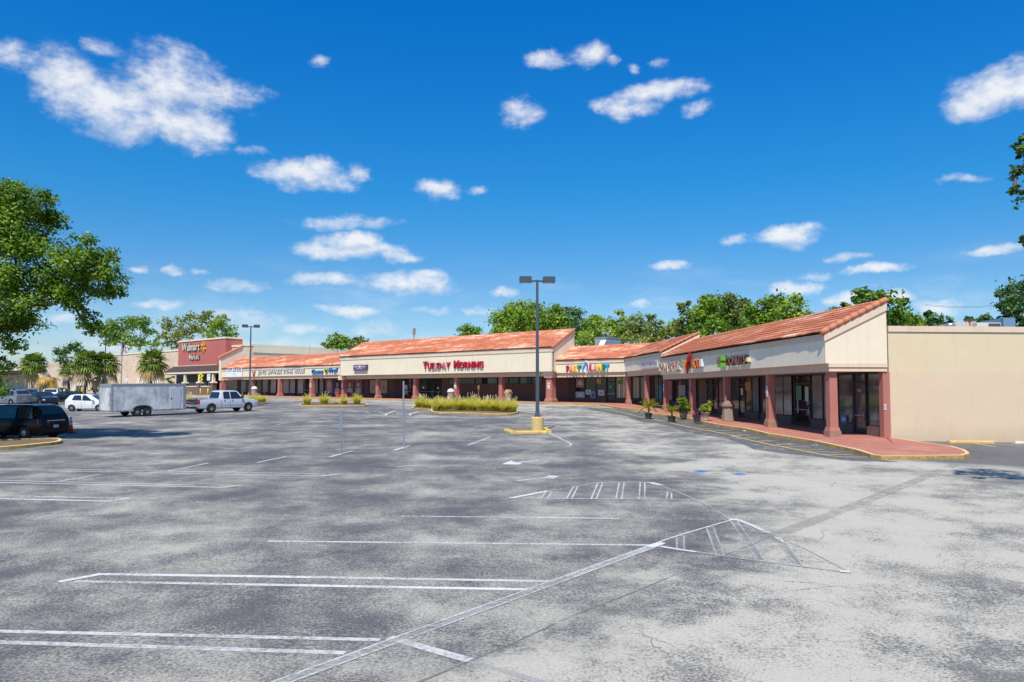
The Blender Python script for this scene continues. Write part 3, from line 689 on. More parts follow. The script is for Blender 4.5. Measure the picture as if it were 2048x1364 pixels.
# gable end towards the viewer
mb = MB(); pts = [RW.p(-.30, -.50, RZ['f']), RW.p(-.30, 2.75, RZ['f']), RW.p(-.30, 2.75, RZ['r'] - .12), RW.p(-.30, -.50, RZ['e'] - .12)]
mb.prism(pts, RW.p(-.12, 0, 0) - RW.p(0, 0, 0)); obj('gable_wall', mb, STUCCO, rw)
mb = MB(); pts = [RW.p(-.42, -.57, RZ['e'] - .42), RW.p(-.42, 2.76, RZ['r'] - .50), RW.p(-.42, 2.76, RZ['r'] - .04), RW.p(-.42, -.57, RZ['e'] - .04)]
mb.prism(pts, RW.p(-.07, 0, 0) - RW.p(0, 0, 0)); obj('rake_board', mb, TRIM, rw)
mb = MB(); cap_row(mb, RW.p(-.42, -.68, RZ['e'] + .02), RW.p(-.42, 2.78, RZ['r'] + .05), 9, .15); obj('rake_cap', mb, CAPTILE, rw, smooth=True)
mb = MB(); cap_row(mb, RW.p(-.5, 2.78, RZ['r'] + .02), RW.p(tE, 2.78, RZ['r'] + .02), 70, .08); obj('ridge_cap', mb, CAPTILE, rw, smooth=True)
mb = MB(); mb.fbox(RW, -.40, -.301, -.30, 2.74, RZ['b'], RZ['b'] + .19); mb.fbox(RW, -.45, -.301, -.34, 2.74, RZ['b'] + .21, RZ['f'] - .005); obj('end_beam', mb, TRIM, rw)
# pilaster at the back corner of the walkway
mb = MB(); z0 = RW.fl(-.2, 2.9) - .2
mb.fbox(RW, -.34, .05, 2.54, 2.9, z0, RZ['b']); obj('pilaster', mb, COLUMN, rw)
# shop-front wall, brick below and above the glazing
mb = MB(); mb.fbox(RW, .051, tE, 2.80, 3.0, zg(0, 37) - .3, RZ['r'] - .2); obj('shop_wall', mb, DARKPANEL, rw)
for pxc in (1664.5, 1540, 1453, 1384.5, 1331.5):
    t = 0.0 if pxc > 1600 else RW.t(pxc, 0)
    column(rw, RW, t, 0, RZ['b'])
RWT = [0.0] + [RW.t(p, 0) for p in (1540, 1453, 1384.5, 1331.5)]
def rwt(px): return RW.t(px, 2.75)
def segs(root, F, b, items, zt, tf):
    for it in items:
        px0, px1, kind = it[:3]; tl, tr = tf(px0), tf(px1); tm = (tl + tr) / 2; z0 = F.fl(tm, b)
        if kind == 'door': door_unit(root, F, tl, tr, b, z0, zt, it[3] if len(it) > 3 else GLASS)
        elif kind == 'win':
            wd = abs(tl - tr); ml = it[4] if len(it) > 4 else ()
            window_unit(root, F, tl, tr, b, z0 + .5, zt, it[3] if len(it) > 3 else GLASS, ml)
            mb = MB(); mb.fbox(F, tl, tr, b - .12, b + .04, z0 - .2, z0 + .495); obj('stall_riser', mb, BRICK_R if F is RW else BRICK_T, root)
        elif kind == 'brick':
            mb = MB(); mb.fbox(F, tl, tr, b - .02, b + .04, z0 - .2, zt); obj('brick_panel', mb, BRICK_R if F is RW else BRICK_T, root)
        elif kind == 'panel':
            mb = MB(); mb.fbox(F, tl, tr, b - .04, b + .04, z0 - .2, zt); obj('dark_panel', mb, DARKPANEL, root)
ANG_R = math.radians(90 + 4.63); ANG_T = math.radians(90 + 49.06)
BLIND = glassmat('bead_curtain_glass', (.06, .06, .055), .12, .5, .3, ((.34, .32, .26), .16, ANG_R))
BLIND_T = glassmat('bead_curtain_glass_far', (.10, .10, .07), .12, .5, .3, ((.62, .58, .40), .30, ANG_T))
GLASS_W = glassmat('pale_glass', (.22, .23, .22), .08, .5, .5)
GLASS_Y = glassmat('amber_glass', (.20, .14, .05), .08, .5, .6, scale=1.5)
GLASS_T = glassmat('teal_glass', (.05, .14, .15), .06, .6, .6)
segs(rw, RW, 2.75, [(1706.5, 1676, 'win', GLASS_L), (1733, 1708, 'door', GLASS_L), (1765, 1735, 'win', GLASS_L),
    (1675, 1646, 'win', GLASS_W), (1645.5, 1623, 'win', GLASS_W), (1622, 1590, 'door', GLASS), (1584, 1549, 'win', GLASS_W, (.5,)), (1548, 1523, 'win', GLASS_L),
    (1518, 1504, 'win', GLASS_W), (1504, 1491, 'win', GLASS_Y), (1491, 1478, 'door', GLASS), (1478, 1462, 'win', GLASS_L), (1461, 1448, 'panel'), (1447, 1437, 'win', GLASS_L), (1436.5, 1425.5, 'door', GLASS), (1425, 1414, 'door', GLASS_L),
    (1413, 1397, 'brick'), (1396, 1385, 'win', GLASS), (1384, 1374, 'win', GLASS_L), (1373.5, 1356, 'win', GLASS_L, (.5,)), (1355.5, 1347, 'win', GLASS), (1346, 1337, 'panel')], RZ['b'] + .02, rwt)
# ---- flat-roofed body behind with the plain side wall
mb = MB(); zs0 = -.6
mb.fbox(RW, -.02, 49.5, 3.0, 20, zs0 + .2, CZ + 2.4); obj('flat_roof_body', mb, ROOFFLAT, rw)
BLOCK = brickmat('painted_block', (.68, .55, .37), (.665, .535, .36), (.60, .47, .31), .80, .205, math.radians(-4.63), .008)
def side_wall_mat():
    m, nt, b = nodes_of('side_wall_paint'); p = wpos(nt)
    sep = nt.nodes.new('ShaderNodeSeparateXYZ'); nt.links.new(p, sep.inputs[0])
    cb = nt.nodes.new('ShaderNodeCombineXYZ'); nt.links.new(sep.outputs[0], cb.inputs[0]); nt.links.new(sep.outputs[2], cb.inputs[1])
    t = nt.nodes.new('ShaderNodeTexBrick'); nt.links.new(cb.outputs[0], t.inputs['Vector']); t.inputs['Scale'].default_value = 1; t.inputs['Brick Width'].default_value = .8; t.inputs['Row Height'].default_value = .41; t.inputs['Mortar Size'].default_value = .007
    t.inputs['Color1'].default_value = (1, 1, 1, 1); t.inputs['Color2'].default_value = (.985, .985, .985, 1); t.inputs['Mortar'].default_value = (.95, .935, .92, 1)
    n1 = noise(nt, p, .35, 6, .6); band = sstep(nt, mth(nt, 'ADD', sep.outputs[2], mth(nt, 'MULTIPLY', mth(nt, 'SUBTRACT', n1, .5), .25)), 3.98, 4.16)
    base = mixc(nt, band, (.745, .575, .40), (.745, .61, .395))
    mp = nt.nodes.new('ShaderNodeMapping'); mp.inputs['Scale'].default_value = (1.2, 1.2, .25); nt.links.new(p, mp.inputs[0])
    streak = sstep(nt, noise(nt, mp.outputs[0], 1.6, 6, .65), .50, .85)
    low = mth(nt, 'SUBTRACT', 1.0, sstep(nt, mth(nt, 'ADD', sep.outputs[2], mth(nt, 'MULTIPLY', n1, .9)), .9, 2.1))
    c = mixc(nt, mth(nt, 'MULTIPLY', streak, .28), base, (.52, .36, .22)); c = mixc(nt, mth(nt, 'MULTIPLY', low, .30), c, (.40, .27, .16))
    c = mixc(nt, 1.0, c, t.outputs[0], 'MULTIPLY'); c = mixc(nt, .10, c, mixc(nt, n1, (.4, .4, .4), (1, 1, 1)), 'MULTIPLY')
    nt.links.new(c, b.inputs['Base Color']); b.inputs['Roughness'].default_value = .9; b.inputs['Specular IOR Level'].default_value = .2
    bp = nt.nodes.new('ShaderNodeBump'); bp.inputs['Strength'].default_value = .25; bp.inputs['Distance'].default_value = .01; nt.links.new(t.outputs['Fac'], bp.inputs['Height']); bp.invert = True; nt.links.new(bp.outputs[0], b.inputs['Normal'])
    return m
ZS = CZ + 3.26
mb = MB(); mb.fbox(RW, -.27, -.03, 2.905, 22, zs0, ZS - .30); obj('side_wall', mb, side_wall_mat(), rw)
mb = MB(); mb.fbox(RW, -.33, .2, 2.905, 22, ZS - .295, ZS); obj('parapet_cap', mb, TRIM, rw)
# ================= corner wing (two fronts meeting in a valley)
B0 = RW.p(40, 4, 0)
cw = thing('shop_building', (B0.x, B0.y, zg(B0.x, B0.y)), 'low corner shop wing bending between the tall middle block and nearest wing', 'building')
PZ = dict(b=CZ + 1.47, f=CZ + 1.98, e=CZ + 3.42, r=CZ + 5.15); bf = -.40; br = 3.1
tT = isect(TM, bf, RW, bf); tR = isect(RW, bf, TM, bf)
teT = isect(TM, bf - .17, RW, bf - .17); teR = isect(RW, bf - .17, TM, bf - .17); trT = isect(TM, br, RW, br); trR = isect(RW, br, TM, br)
tG = -.75        # gable plane of the tall block
g0 = tE          # near gable of the corner wing
wing_front(cw, TM, tT, tG, PZ['b'], PZ['f'], PZ['e'], PZ['r'], bf, br, 9, .20, 21, .78, e0=teT, e1=tG, r0=trT, r1=tG)
wing_front(cw, RW, g0, tR, PZ['b'], PZ['f'] + .002, PZ['e'] + .002, PZ['r'], bf, br, 9, .20, 33, .52, e0=g0 - .05, e1=teR, r0=g0 - .05, r1=trR, panel=STUCCO_R, cproj=.03, overl=.14)
mb = MB(); pts = [RW.p(g0, bf, PZ['f']), RW.p(g0, br, PZ['f']), RW.p(g0, br, PZ['r'] - .1), RW.p(g0, bf, PZ['e'] - .1)]
mb.prism(pts, RW.p(-.1, 0, 0) - RW.p(0, 0, 0)); obj('gable_wall', mb, TRIM, cw)
mb = MB(); cap_row(mb, RW.p(g0 - .08, bf - .2, PZ['e'] + .02), RW.p(g0 - .08, br, PZ['r'] + .05), 10, .11); obj('rake_cap', mb, CAPTILE, cw, smooth=True)
mb = MB(); cap_row(mb, TM.p(tG, br + .03, PZ['r'] + .02), TM.p(trT, br + .03, PZ['r'] + .02), 30, .08); cap_row(mb, RW.p(trR, br + .03, PZ['r'] + .02), RW.p(g0, br + .03, PZ['r'] + .02), 40, .08); obj('ridge_cap', mb, CAPTILE, cw, smooth=True)
tcol = (Vector((G(1259, 808, .15).x, G(1259, 808, .15).y)) - RW.o).dot(RW.u)
column(cw, RW, isect(RW, 0, TM, 0), 0, PZ['b']); column(cw, RW, RW.t(1293.5, 0), 0, PZ['b'])
tiT = isect(TM, 2.8, RW, 2.8); tiR = isect(RW, 2.8, TM, 2.8)
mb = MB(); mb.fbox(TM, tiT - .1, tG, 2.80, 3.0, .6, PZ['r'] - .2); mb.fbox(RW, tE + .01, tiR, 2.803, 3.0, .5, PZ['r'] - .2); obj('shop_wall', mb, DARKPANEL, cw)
def tmt(px): return TM.t(px, 2.7)
segs(cw, TM, 2.7, [(1137, 1150, 'panel'), (1150, 1170.6, 'win', GLASS), (1171, 1192, 'win', GLASS), (1192.3, 1213, 'win', GLASS), (1214, 1231.5, 'door', GLASS), (1232, 1255.5, 'win', BLIND_T), (1256, 1264.5, 'panel'), (1265, 1279.5, 'win', BLIND_T), (1280, 1297, 'win', BLIND_T)], PZ['b'] + .02, tmt)
segs(cw, RW, 2.75, [(1309, 1302, 'panel'), (1317, 1309.5, 'win', GLASS_W), (1326, 1317.5, 'win', GLASS_T)], PZ['b'] + .02, rwt)
mb = MB(); mb.fbox(RW, tE + .5, 50, 3.1, 20, CZ + 2.41, CZ + 3.4); obj('flat_roof_body', mb, ROOFFLAT, cw)
# ================= tall middle wing
C0 = TM.p(20, 5, 0)
mw = thing('shop_building', (C0.x, C0.y, zg(C0.x, C0.y)), 'tall middle shop block with wide cream fascia bearing red capital letters', 'building')
MZ = dict(b=CZ + 1.62, f=CZ + 2.16, e=CZ + 4.96, r=CZ + 7.3); bm = -1.15; brm = 3.15
tM0 = TM.t(1105, bm); tM1 = TM.t(680, bm)
tB0 = TM.t(1092, -.3)
mb = MB(); mb.fbox(TM, tB0, tM1 - .6, -.45, .3, MZ['b'], MZ['f'] + .04); obj('beam', mb, BEAM, mw)
mb = MB(); mb.fbox(TM, tM0, tM1, bm, bm + .3, MZ['f'], MZ['e'] - .50); obj('fascia', mb, STUCCO, mw)
mb = MB(); mb.fbox(TM, tM0, tM1, bm - .07, bm + .3, MZ['e'] - .498, MZ['e'] - .03); obj('cornice', mb, TRIM, mw)
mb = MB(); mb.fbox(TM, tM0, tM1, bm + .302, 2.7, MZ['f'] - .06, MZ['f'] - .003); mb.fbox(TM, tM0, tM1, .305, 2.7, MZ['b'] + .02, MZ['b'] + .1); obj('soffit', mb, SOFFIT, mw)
tile_roof('roof', TM.p(tM0 - .05, bm - .17, MZ['e']), TM.p(tM1, bm - .17, MZ['e']), TM.p(tM0 - .05, brm, MZ['r']), TM.p(tM1, brm, MZ['r']), 12, .22, mw, 44, .56)
mb = MB(); pts = [TM.p(tM0, bm, MZ['f']), TM.p(tM0, brm, MZ['f']), TM.p(tM0, brm, MZ['r'] - .1), TM.p(tM0, bm, MZ['e'] - .1)]
mb.prism(pts, TM.p(.12, 0, 0) - TM.p(0, 0, 0)); obj('gable_wall', mb, STUCCO, mw); mb = MB()
pts = [TM.p(tM1, bm, MZ['f']), TM.p(tM1, brm, MZ['f']), TM.p(tM1, brm, MZ['r'] - .1), TM.p(tM1, bm, MZ['e'] - .1)]
mb.prism(pts, TM.p(-.12, 0, 0) - TM.p(0, 0, 0)); obj('gable_wall', mb, STUCCO, mw)
mb = MB(); pts = [TM.p(tM0 - .09, bm - .07, MZ['e'] - .52), TM.p(tM0 - .09, brm, MZ['r'] - .52), TM.p(tM0 - .09, brm, MZ['r'] - .02), TM.p(tM0 - .09, bm - .07, MZ['e'] - .02)]
mb.prism(pts, TM.p(.085, 0, 0) - TM.p(0, 0, 0)); obj('rake_board', mb, TRIM, mw)
mb = MB(); cap_row(mb, TM.p(tM0 - .1, bm - .2, MZ['e'] + .02), TM.p(tM0 - .1, brm, MZ['r'] + .05), 12, .11); obj('rake_cap', mb, CAPTILE, mw, smooth=True)
mb = MB(); cap_row(mb, TM.p(tM0, brm + .04, MZ['r'] + .02), TM.p(tM1, brm + .04, MZ['r'] + .02), 90, .09); obj('ridge_cap', mb, CAPTILE, mw, smooth=True)
# stepped capital and corner pier
mb = MB(); q = TM.p(0.15, -.2, 0)
for i, (w, z0, z1) in enumerate([(1.15, MZ['b'] - .16, MZ['b'] + .05), (1.28, MZ['b'] + .06, MZ['b'] + .26), (1.40, MZ['b'] + .27, MZ['b'] + .46), (1.5, MZ['b'] + .47, MZ['f'] - .004)]):
    mb.frus((q.x, q.y), w, w, w, w, z0, z1, math.radians(-TM.ang))
obj('stepped_capital', mb, TRIM, mw)
column(mw, TM, 0.15, -.2, MZ['b'] - .16, .80, 1.15)
for pxc in (1003.5, 913.6, 831.5, 757, 688): column(mw, TM, TM.t(pxc, 0), 0, MZ['b'], .52, .80)
mb = MB(); q = TM.p(TM.t(684, -.7), -.7, 0); mb.frus((q.x, q.y), .8, .8, .8, .8, MZ['b'] - .1, MZ['f'] - .003, math.radians(-TM.ang)); obj('corner_block', mb, TRIM, mw)
tw0, tw1 = tG + .02, tmt(729)
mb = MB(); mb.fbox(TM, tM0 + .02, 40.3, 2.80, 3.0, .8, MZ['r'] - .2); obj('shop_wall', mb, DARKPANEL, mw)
zt = MZ['b'] + .02
def bp(px0, px1, z0=None, z1=None):
    mb = MB(); mb.fbox(TM, tmt(px0), tmt(px1), 2.67, 2.75, TM.fl(tmt(px0), 2.7) - .2 if z0 is None else z0, zt if z1 is None else z1); obj('brick_panel', mb, BRICK_T, mw)
zhw = CZ + .78
bp(883.5, 909); bp(909, 1085.5, None, zhw); bp(1085.5, 1137); bp(826.6, 841); bp(776.7, 788.8); bp(729.5, 738)
for a, c, gl in ((898, 909, GLASS_L), (917, 950.5, GLASS), (951, 974, GLASS), (975, 995, GLASS_T), (996, 1017.5, GLASS), (1018, 1039.5, GLASS), (1040, 1063.5, GLASS_T), (1064, 1085, GLASS)):
    window_unit(mw, TM, tmt(a), tmt(c), 2.68, zhw + .01, zt, gl)
bp(909.2, 916.8, zhw, None)
segs(mw, TM, 2.7, [(789, 806.5, 'panel'), (807, 824, 'door', GLASS), (841.5, 855, 'door', GLASS), (855.5, 869, 'door', GLASS), (869.5, 883, 'door', GLASS), (738.2, 757, 'win', GLASS), (757.2, 776.6, 'win', GLASS), (692, 709.5, 'win', GLASS), (709.7, 726, 'win', GLASS), (726.2, 729.3, 'panel')], zt, tmt)
mb = MB(); mb.fbox(TM, tM0 + .02, 39.5, 3.1, 26, .8, CZ + 4.6); obj('flat_roof_body', mb, ROOFFLAT, mw)
# ================= far left wing
D0 = TM.p(58, 5, 0)
lw = thing('shop_building', (D0.x, D0.y, zg(D0.x, D0.y)), 'long low tiled shop wing left of the tall block, ending at a sloped parapet', 'building')
LZ = dict(b=CZ + 1.84, f=CZ + 2.32, e=CZ + 3.83, r=CZ + 5.86); bl_ = -.40; brl = 3.4
tL0 = tM1 + .02; tL1 = TM.t(444.8, bl_)
wing_front(lw, TM, tL0, tL1, LZ['b'], LZ['f'], LZ['e'], LZ['r'], bl_, brl, 10, .24, 55, .40)
mb = MB(); cap_row(mb, TM.p(tL0, brl + .04, LZ['r'] + .02), TM.p(tL1, brl + .04, LZ['r'] + .02), 80, .09); obj('ridge_cap', mb, CAPTILE, lw, smooth=True)
# end parapet wall rising above the tiles
tP = tL1; zP0 = CZ + 5.75; zP1 = CZ + 7.95
mb = MB(); pts = [TM.p(tP, -.75, LZ['b'] - .1), TM.p(tP, 3.6, LZ['b'] - .1), TM.p(tP, 3.6, zP1), TM.p(tP, -.75, zP0)]
mb.prism(pts, TM.p(.6, 0, 0) - TM.p(0, 0, 0)); obj('end_parapet', mb, STUCCO, lw)
mb = MB(); pts = [TM.p(tP - .16, -.95, zP0 + .01), TM.p(tP - .16, 3.75, zP1 + .10), TM.p(tP - .16, 3.75, zP1 + .42), TM.p(tP - .16, -.95, zP0 + .33)]
mb.prism(pts, TM.p(.92, 0, 0) - TM.p(0, 0, 0)); obj('parapet_tile_cap', mb, CAPTILE, lw)
column(lw, TM, tP + .3, -.1, LZ['b'] - .1, .8, 1.0)
for pxc in (624.5, 560.6, 503): column(lw, TM, TM.t(pxc, 0), 0, LZ['b'], .55, .85)
mb = MB(); mb.fbox(TM, 40.32, tP + .5, 2.80, 3.0, 1.0, LZ['r'] - .2); obj('shop_wall', mb, DARKPANEL, lw)
zt = LZ['b'] + .02
GRID = (.25, .5, .75)
def grid_win(px0, px1):
    z0 = TM.fl(tmt(px0), 2.7)
    w = window_unit(lw, TM, tmt(px0), tmt(px1), 2.7, z0 + .45, zt, SHOJI, (.2, .4, .6, .8), .035, .05, (.1, .2, .3, .4, .5, .6, .7, .8, .9), framemat=BRONZE)
    mb = MB(); mb.fbox(TM, tmt(px0), tmt(px1), 2.60, 2.74, z0 - .2, z0 + .445); obj('stall_riser', mb, BRICK_T, lw)
SHOJI = glassmat('paper_screen_glass', (.62, .64, .60), .15, .4, .35, scale=.9)
for a, c in ((542, 553), (567, 578.5), (580, 591), (596, 607.5), (630, 636.5), (640, 647.5)): grid_win(a, c)
segs(lw, TM, 2.7, [(477, 482, 'panel'), (482.2, 492.6, 'win', GLASS_W), (493, 512, 'win', GLASS_L), (513, 524.5, 'door', GLASS), (525.5, 537, 'win', GLASS_W), (537.5, 541.5, 'panel'), (608, 622, 'door', GLASS), (651.5, 667.3, 'win', GLASS), (667.6, 684, 'win', GLASS)], zt, tmt)
mb = MB(); z0 = TM.fl(72, .4); mb.fbox(TM, tmt(477), tP, 2.62, 2.78, z0 - .3, z0 + 1.35); obj('low_wall', mb, BRICK_R, lw)
mb = MB(); mb.fbox(TM, tmt(477), tP, 2.55, 2.79, z0 + 1.353, z0 + 1.5); obj('wall_cap', mb, STUCCO, lw)
mb = MB(); mb.fbox(TM, 39.6, tP + .5, 3.1, 24, 1.0, CZ + 4.2); obj('flat_roof_body', mb, ROOFFLAT, lw)
# ================= big store on the far left
E0 = TM.p(95, 8, 0)
ws = thing('store_building', (E0.x, E0.y, zg(E0.x, E0.y)), 'big beige brick store with a tall red sign tower and brown canopy', 'building')
BRICK_W = brickmat('beige_split_block', (.76, .57, .40), (.66, .49, .35), (.78, .63, .48), .9, .28, ANG_T, .02)
REDW = M('brick_red_stucco', (.50, .15, .125), .85, var=.08, scale=.4, spec=.2)
bw = 5.3; tw1_ = TM.t(500, bw); twl = TM.t(222, bw); ztop = CZ + 8.65
mb = MB(); mb.fbox(TM, tw1_, twl, bw, bw + 26, .5, ztop - .35); obj('wall', mb, BRICK_W, ws)
mb = MB(); mb.fbox(TM, tw1_ - .12, twl + .12, bw - .12, bw + 26.2, ztop - .345, ztop); obj('parapet_cap', mb, STUCCO, ws)
mb = MB(); mb.fbox(TM, tw1_ - .14, tw1_ - .003, bw + .6, bw + 26, ztop - 1.55, ztop - .36); obj('cream_band', mb, STUCCO, ws)
b4 = 4.0; tr0, tr1 = TM.t(450.8, b4), TM.t(356, b4); zr1 = CZ + 10.25; zr0 = CZ + 5.0
mb = MB(); mb.fbox(TM, tr0, tr1, b4, bw + 2.2, zr0, zr1 - .3); obj('sign_tower', mb, REDW, ws)
mb = MB(); mb.fbox(TM, tr0 - .1, tr1 + .1, b4 - .12, bw + 2.3, zr1 - .295, zr1 + .02); obj('tower_cap', mb, STUCCO, ws)
mb = MB(); mb.fbox(TM, TM.t(434, b4), tr1, b4 - .15, b4 + .6, zr0 - .42, zr0 - .005); obj('tower_band', mb, STUCCO, ws)
SHING = M('brown_shingle', (.065, .045, .04), .9, var=.25, scale=3, fine=.2)
tc0, tc1 = tP + .62, TM.t(328.7, .6); zc0 = CZ + 3.62
mb = MB(); a = [TM.p(tc0, .6, zc0), TM.p(tc1, .6, zc0), TM.p(TM.t(348, b4), b4 - .16, zr0 - .1), TM.p(tc0, b4 - .16, zr0 - .1)]
mb.prism(a, (0, 0, -.10)); mb.add([TM.p(tc1, .6, zc0), TM.p(tc1 + .2, bw, zc0), TM.p(TM.t(348, b4), b4 - .1, zr0 - .1)], [(0, 1, 2)]); obj('canopy_roof', mb, SHING, ws)
mb = MB(); mb.fbox(TM, tc0, tc1, .5, .66, zc0 - .42, zc0 - .104); obj('canopy_gutter', mb, STUCCO, ws)
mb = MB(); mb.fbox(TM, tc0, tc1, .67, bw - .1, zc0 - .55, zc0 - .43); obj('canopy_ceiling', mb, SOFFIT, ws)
zwf = TM.fl(90, 1)
mb = MB(); mb.fbox(TM, TM.t(432, 3.8), TM.t(352, 3.8), b4 - .1, bw + .001 - .05, zwf - .2, zr0 - .45); obj('entrance_recess', mb, BLACK, ws)
for pxc in (371, 400, 427.5):
    t = TM.t(pxc, .9); q = TM.p(t, .9, 0); rot = math.radians(-TM.ang); mb = MB(); mb.frus((q.x, q.y), .8, .8, .8, .8, zwf - .3, zwf + 2.1, rot); p_ = obj('pier', mb, BRICK_R, ws)
    mb = MB(); mb.frus((q.x, q.y), 1.05, 1.05, .95, .95, zwf + 2.102, zwf + 2.35, rot); obj('pier_cap', mb, STUCCO, p_)
    mb = MB(); mb.frus((q.x, q.y), .5, .5, .42, .42, zwf + 2.352, zc0 - .43, rot); obj('post', mb, STUCCO, p_)
for a, c in ((372.5, 399), (401.5, 426)):
    mb = MB(); mb.fbox(TM, TM.t(a, .9) - .4, TM.t(c, .9) + .4, .8, 1.0, zwf - .3, zwf + 1.4); p_ = obj('low_wall', mb, BRICK_R, ws)
    mb = MB(); mb.fbox(TM, TM.t(a, .9) - .4, TM.t(c, .9) + .4, .74, 1.06, zwf + 1.403, zwf + 1.58); obj('wall_cap', mb, STUCCO, p_)
for a, c in ((278, 288), (292, 302), (306, 313)):
    window_unit(ws, TM, TM.t(a, bw), TM.t(c, bw), bw - .03, zwf + 1.0, zwf + 3.0, GLASS, (.5,), .12, .05, (.5,), framemat=WHITE)
mb = MB(); mb.fbox(TM, TM.t(274, bw), TM.t(318, bw), bw - .05, bw - .004, zwf + .2, zwf + 3.6); obj('window_surround', mb, STUCCO, ws)
mb = MB(); mb.fbox(TM, TM.t(415, b4) , TM.t(380, b4), b4 - .16, b4 - .105, zwf + .2, zwf + 2.3); obj('entrance_glass', mb, GLASS_L, ws)
# lower annex further left
F0 = TM.p(165, 9, 0)
an = thing('store_building', (F0.x, F0.y, zg(F0.x, F0.y)), 'low plain beige building half hidden behind the palms at the left edge', 'building')
ANX = M('annex_stucco', (.68, .53, .39), .9, var=.1, scale=.4)
t1_, t2_ = twl + .2, TM.t(20, 4.2)
mb = MB(); mb.fbox(TM, t1_, TM.t(58, 4.2), 4.2, 30, 1.0, AT(130, 733, TM.p(TM.t(130, 4.2), 4.2, 0).y).z); obj('wall', mb, ANX, an)
zan = AT(40, 737, TM.p(TM.t(40, 4.2), 4.2, 0).y).z
mb = MB(); mb.fbox(TM, TM.t(57.6, 4.2), t2_ + 45, 8.0, 30, 1.0, zan + 1.5); obj('rear_wall', mb, ANX, an)
mb = MB(); mb.fbox(TM, TM.t(59, 4.2), t2_ + 45, 2.2, 8.0, zan - 1.5, zan - .7); obj('entrance_canopy', mb, M('dark_canopy', (.05, .045, .045), .8), an)
mb = MB(); mb.fbox(TM, TM.t(57, 4.2), t2_ + 45, 2.0, 8.1, zan - .695, zan - .5); obj('canopy_edge', mb, WHITE, an)
mb = MB(); mb.fbox(TM, TM.t(170, 4.1), TM.t(152, 4.1), 3.4, 4.15, 1.5, zwf + 2.4); obj('drive_through_bay', mb, WHITE, an)
mb = MB(); mb.fbox(TM, TM.t(168, 3.4), TM.t(154, 3.4), 3.36, 3.39, zwf + .2, zwf + 1.9); obj('bay_window', mb, GLASS, an)
# ------------------------------------------------------------------ signs on the fascias
def letters(root, F, b, px_l, px_r, z0, z1, text, mats, depth=.14, bold=.012, sizes=None, gap=.10, mside=None, space=.35, name='letter', zfun=None):
    """raised letters, one mesh each, left to right as read from the lot"""
    ly, W, y0, y1 = layout(text, bold, gap, sizes, space); tl, tr = F.t(px_l, b), F.t(px_r, b); sx = (tl - tr) / W; sy = (z1 - z0) / (y1 - min(y0, 0) if y0 < -.05 else y1)
    yb = y0 if y0 < -.05 else 0
    for i, (ch, x, s) in enumerate(ly):
        mb = MB()
        def fn(a, c, d, x=x, s=s): return F.p(tl - (x + a * s) * sx, b - .02 - d, z0 + (c * s - yb) * sy)
        glyph_into(mb, ch, bold, fn, depth, 0, 1 if mside is not None else None)
        m = mats[i % len(mats)] if isinstance(mats, (list, tuple)) else mats
        obj(name, mb, [m, mside] if mside is not None else m, root)
def flat_text(mb, F, b, tl, tr, z0, z1, text, m=0, bold=.01):
    ly, W, y0, y1 = layout(text, bold); sx = (tl - tr) / W; sy = (z1 - z0) / y1
    for ch, x, s in ly:
        glyph_into(mb, ch, bold, lambda a, c, d: F.p(tl - (x + a * s) * sx, b, z0 + c * s * sy), 0, m)
def sign_root(F, b, pxm, z, label, group=None):
    q = F.p(F.t(pxm, b), b, z); return thing('wall_sign', q, label, 'sign', group)
C_ = lambda n, c, **k: M('sign_' + n, c, k.pop('rough', .35), var=.05, **k)
RED, CRIM, ORG, YEL, GRN, BLU, PUR, PNK, CYA = [C_(n, c) for n, c in (('red', (.55, .02, .03)), ('crimson', (.42, .01, .035)), ('orange', (.85, .25, .02)), ('yellow', (.85, .55, .02)), ('green', (.02, .28, .10)), ('blue', (.01, .25, .62)), ('purple', (.16, .06, .42)), ('pink', (.80, .33, .28)), ('cyan', (.02, .38, .80)))]
WHT = C_('white', (.80, .80, .80)); DGREY = C_('dark_grey', (.05, .05, .06)); CHAR = C_('charcoal', (.025, .025, .03)); NAVY = C_('navy', (.02, .03, .12)); LIME = C_('lime', (.45, .55, .05)); PALE = C_('pale_pink', (.62, .36, .40))
bT = bm
def zt_(F, px, py, b): return F.zpx(px, py, b)
s = sign_root(TM, bT, 907, CZ + 2.4, 'red raised capital letters in two words on the wide cream fascia')
z0 = zt_(TM, 848, 738, bT); z1 = zt_(TM, 848, 723.3, bT)
txt = 'TUESDAY MORNING'; szs = [1.0 if i in (0, 8) else .80 for i in range(len(txt))]
sv = [CRIM] * 14; sv[3] = PALE; sv[5] = M('sign_faded_red', (.50, .16, .19), .4)
letters(s, TM, bT, 848, 968, z0, z1, txt, sv, .22, .014, szs, .07, None, .45)
# purple box sign
s = sign_root(TM, bT, 720, CZ + 2.6, 'dark box sign with a violet band and pale lettering on the tall fascia')
ta, tb_ = TM.t(706.5, bT - .3), TM.t(733, bT - .3); zb0 = zt_(TM, 706.5, 741, bT - .3); zb1 = zt_(TM, 706.5, 730.2, bT - .3)
mb = MB(); mb.fbox(TM, tb_, ta, bT - .32, bT - .01, zb0, zb1); obj('cabinet', mb, M('sign_cabinet', (.075, .055, .05), .5), s)
mb = MB(); sheet(mb, TM, ta - .12, tb_ + .12, bT - .325, zb0 + .08, zb0 + (zb1 - zb0) * .52); obj('band', mb, C_('violet', (.16, .08, .26)), s)
mb = MB(); sheet(mb, TM, ta - .12, tb_ + .12, bT - .324, zb0 + (zb1 - zb0) * .52, zb1 - .1); obj('face', mb, C_('mauve', (.19, .15, .18)), s)
mb = MB(); hh = zb1 - zb0; L_ = ta - tb_
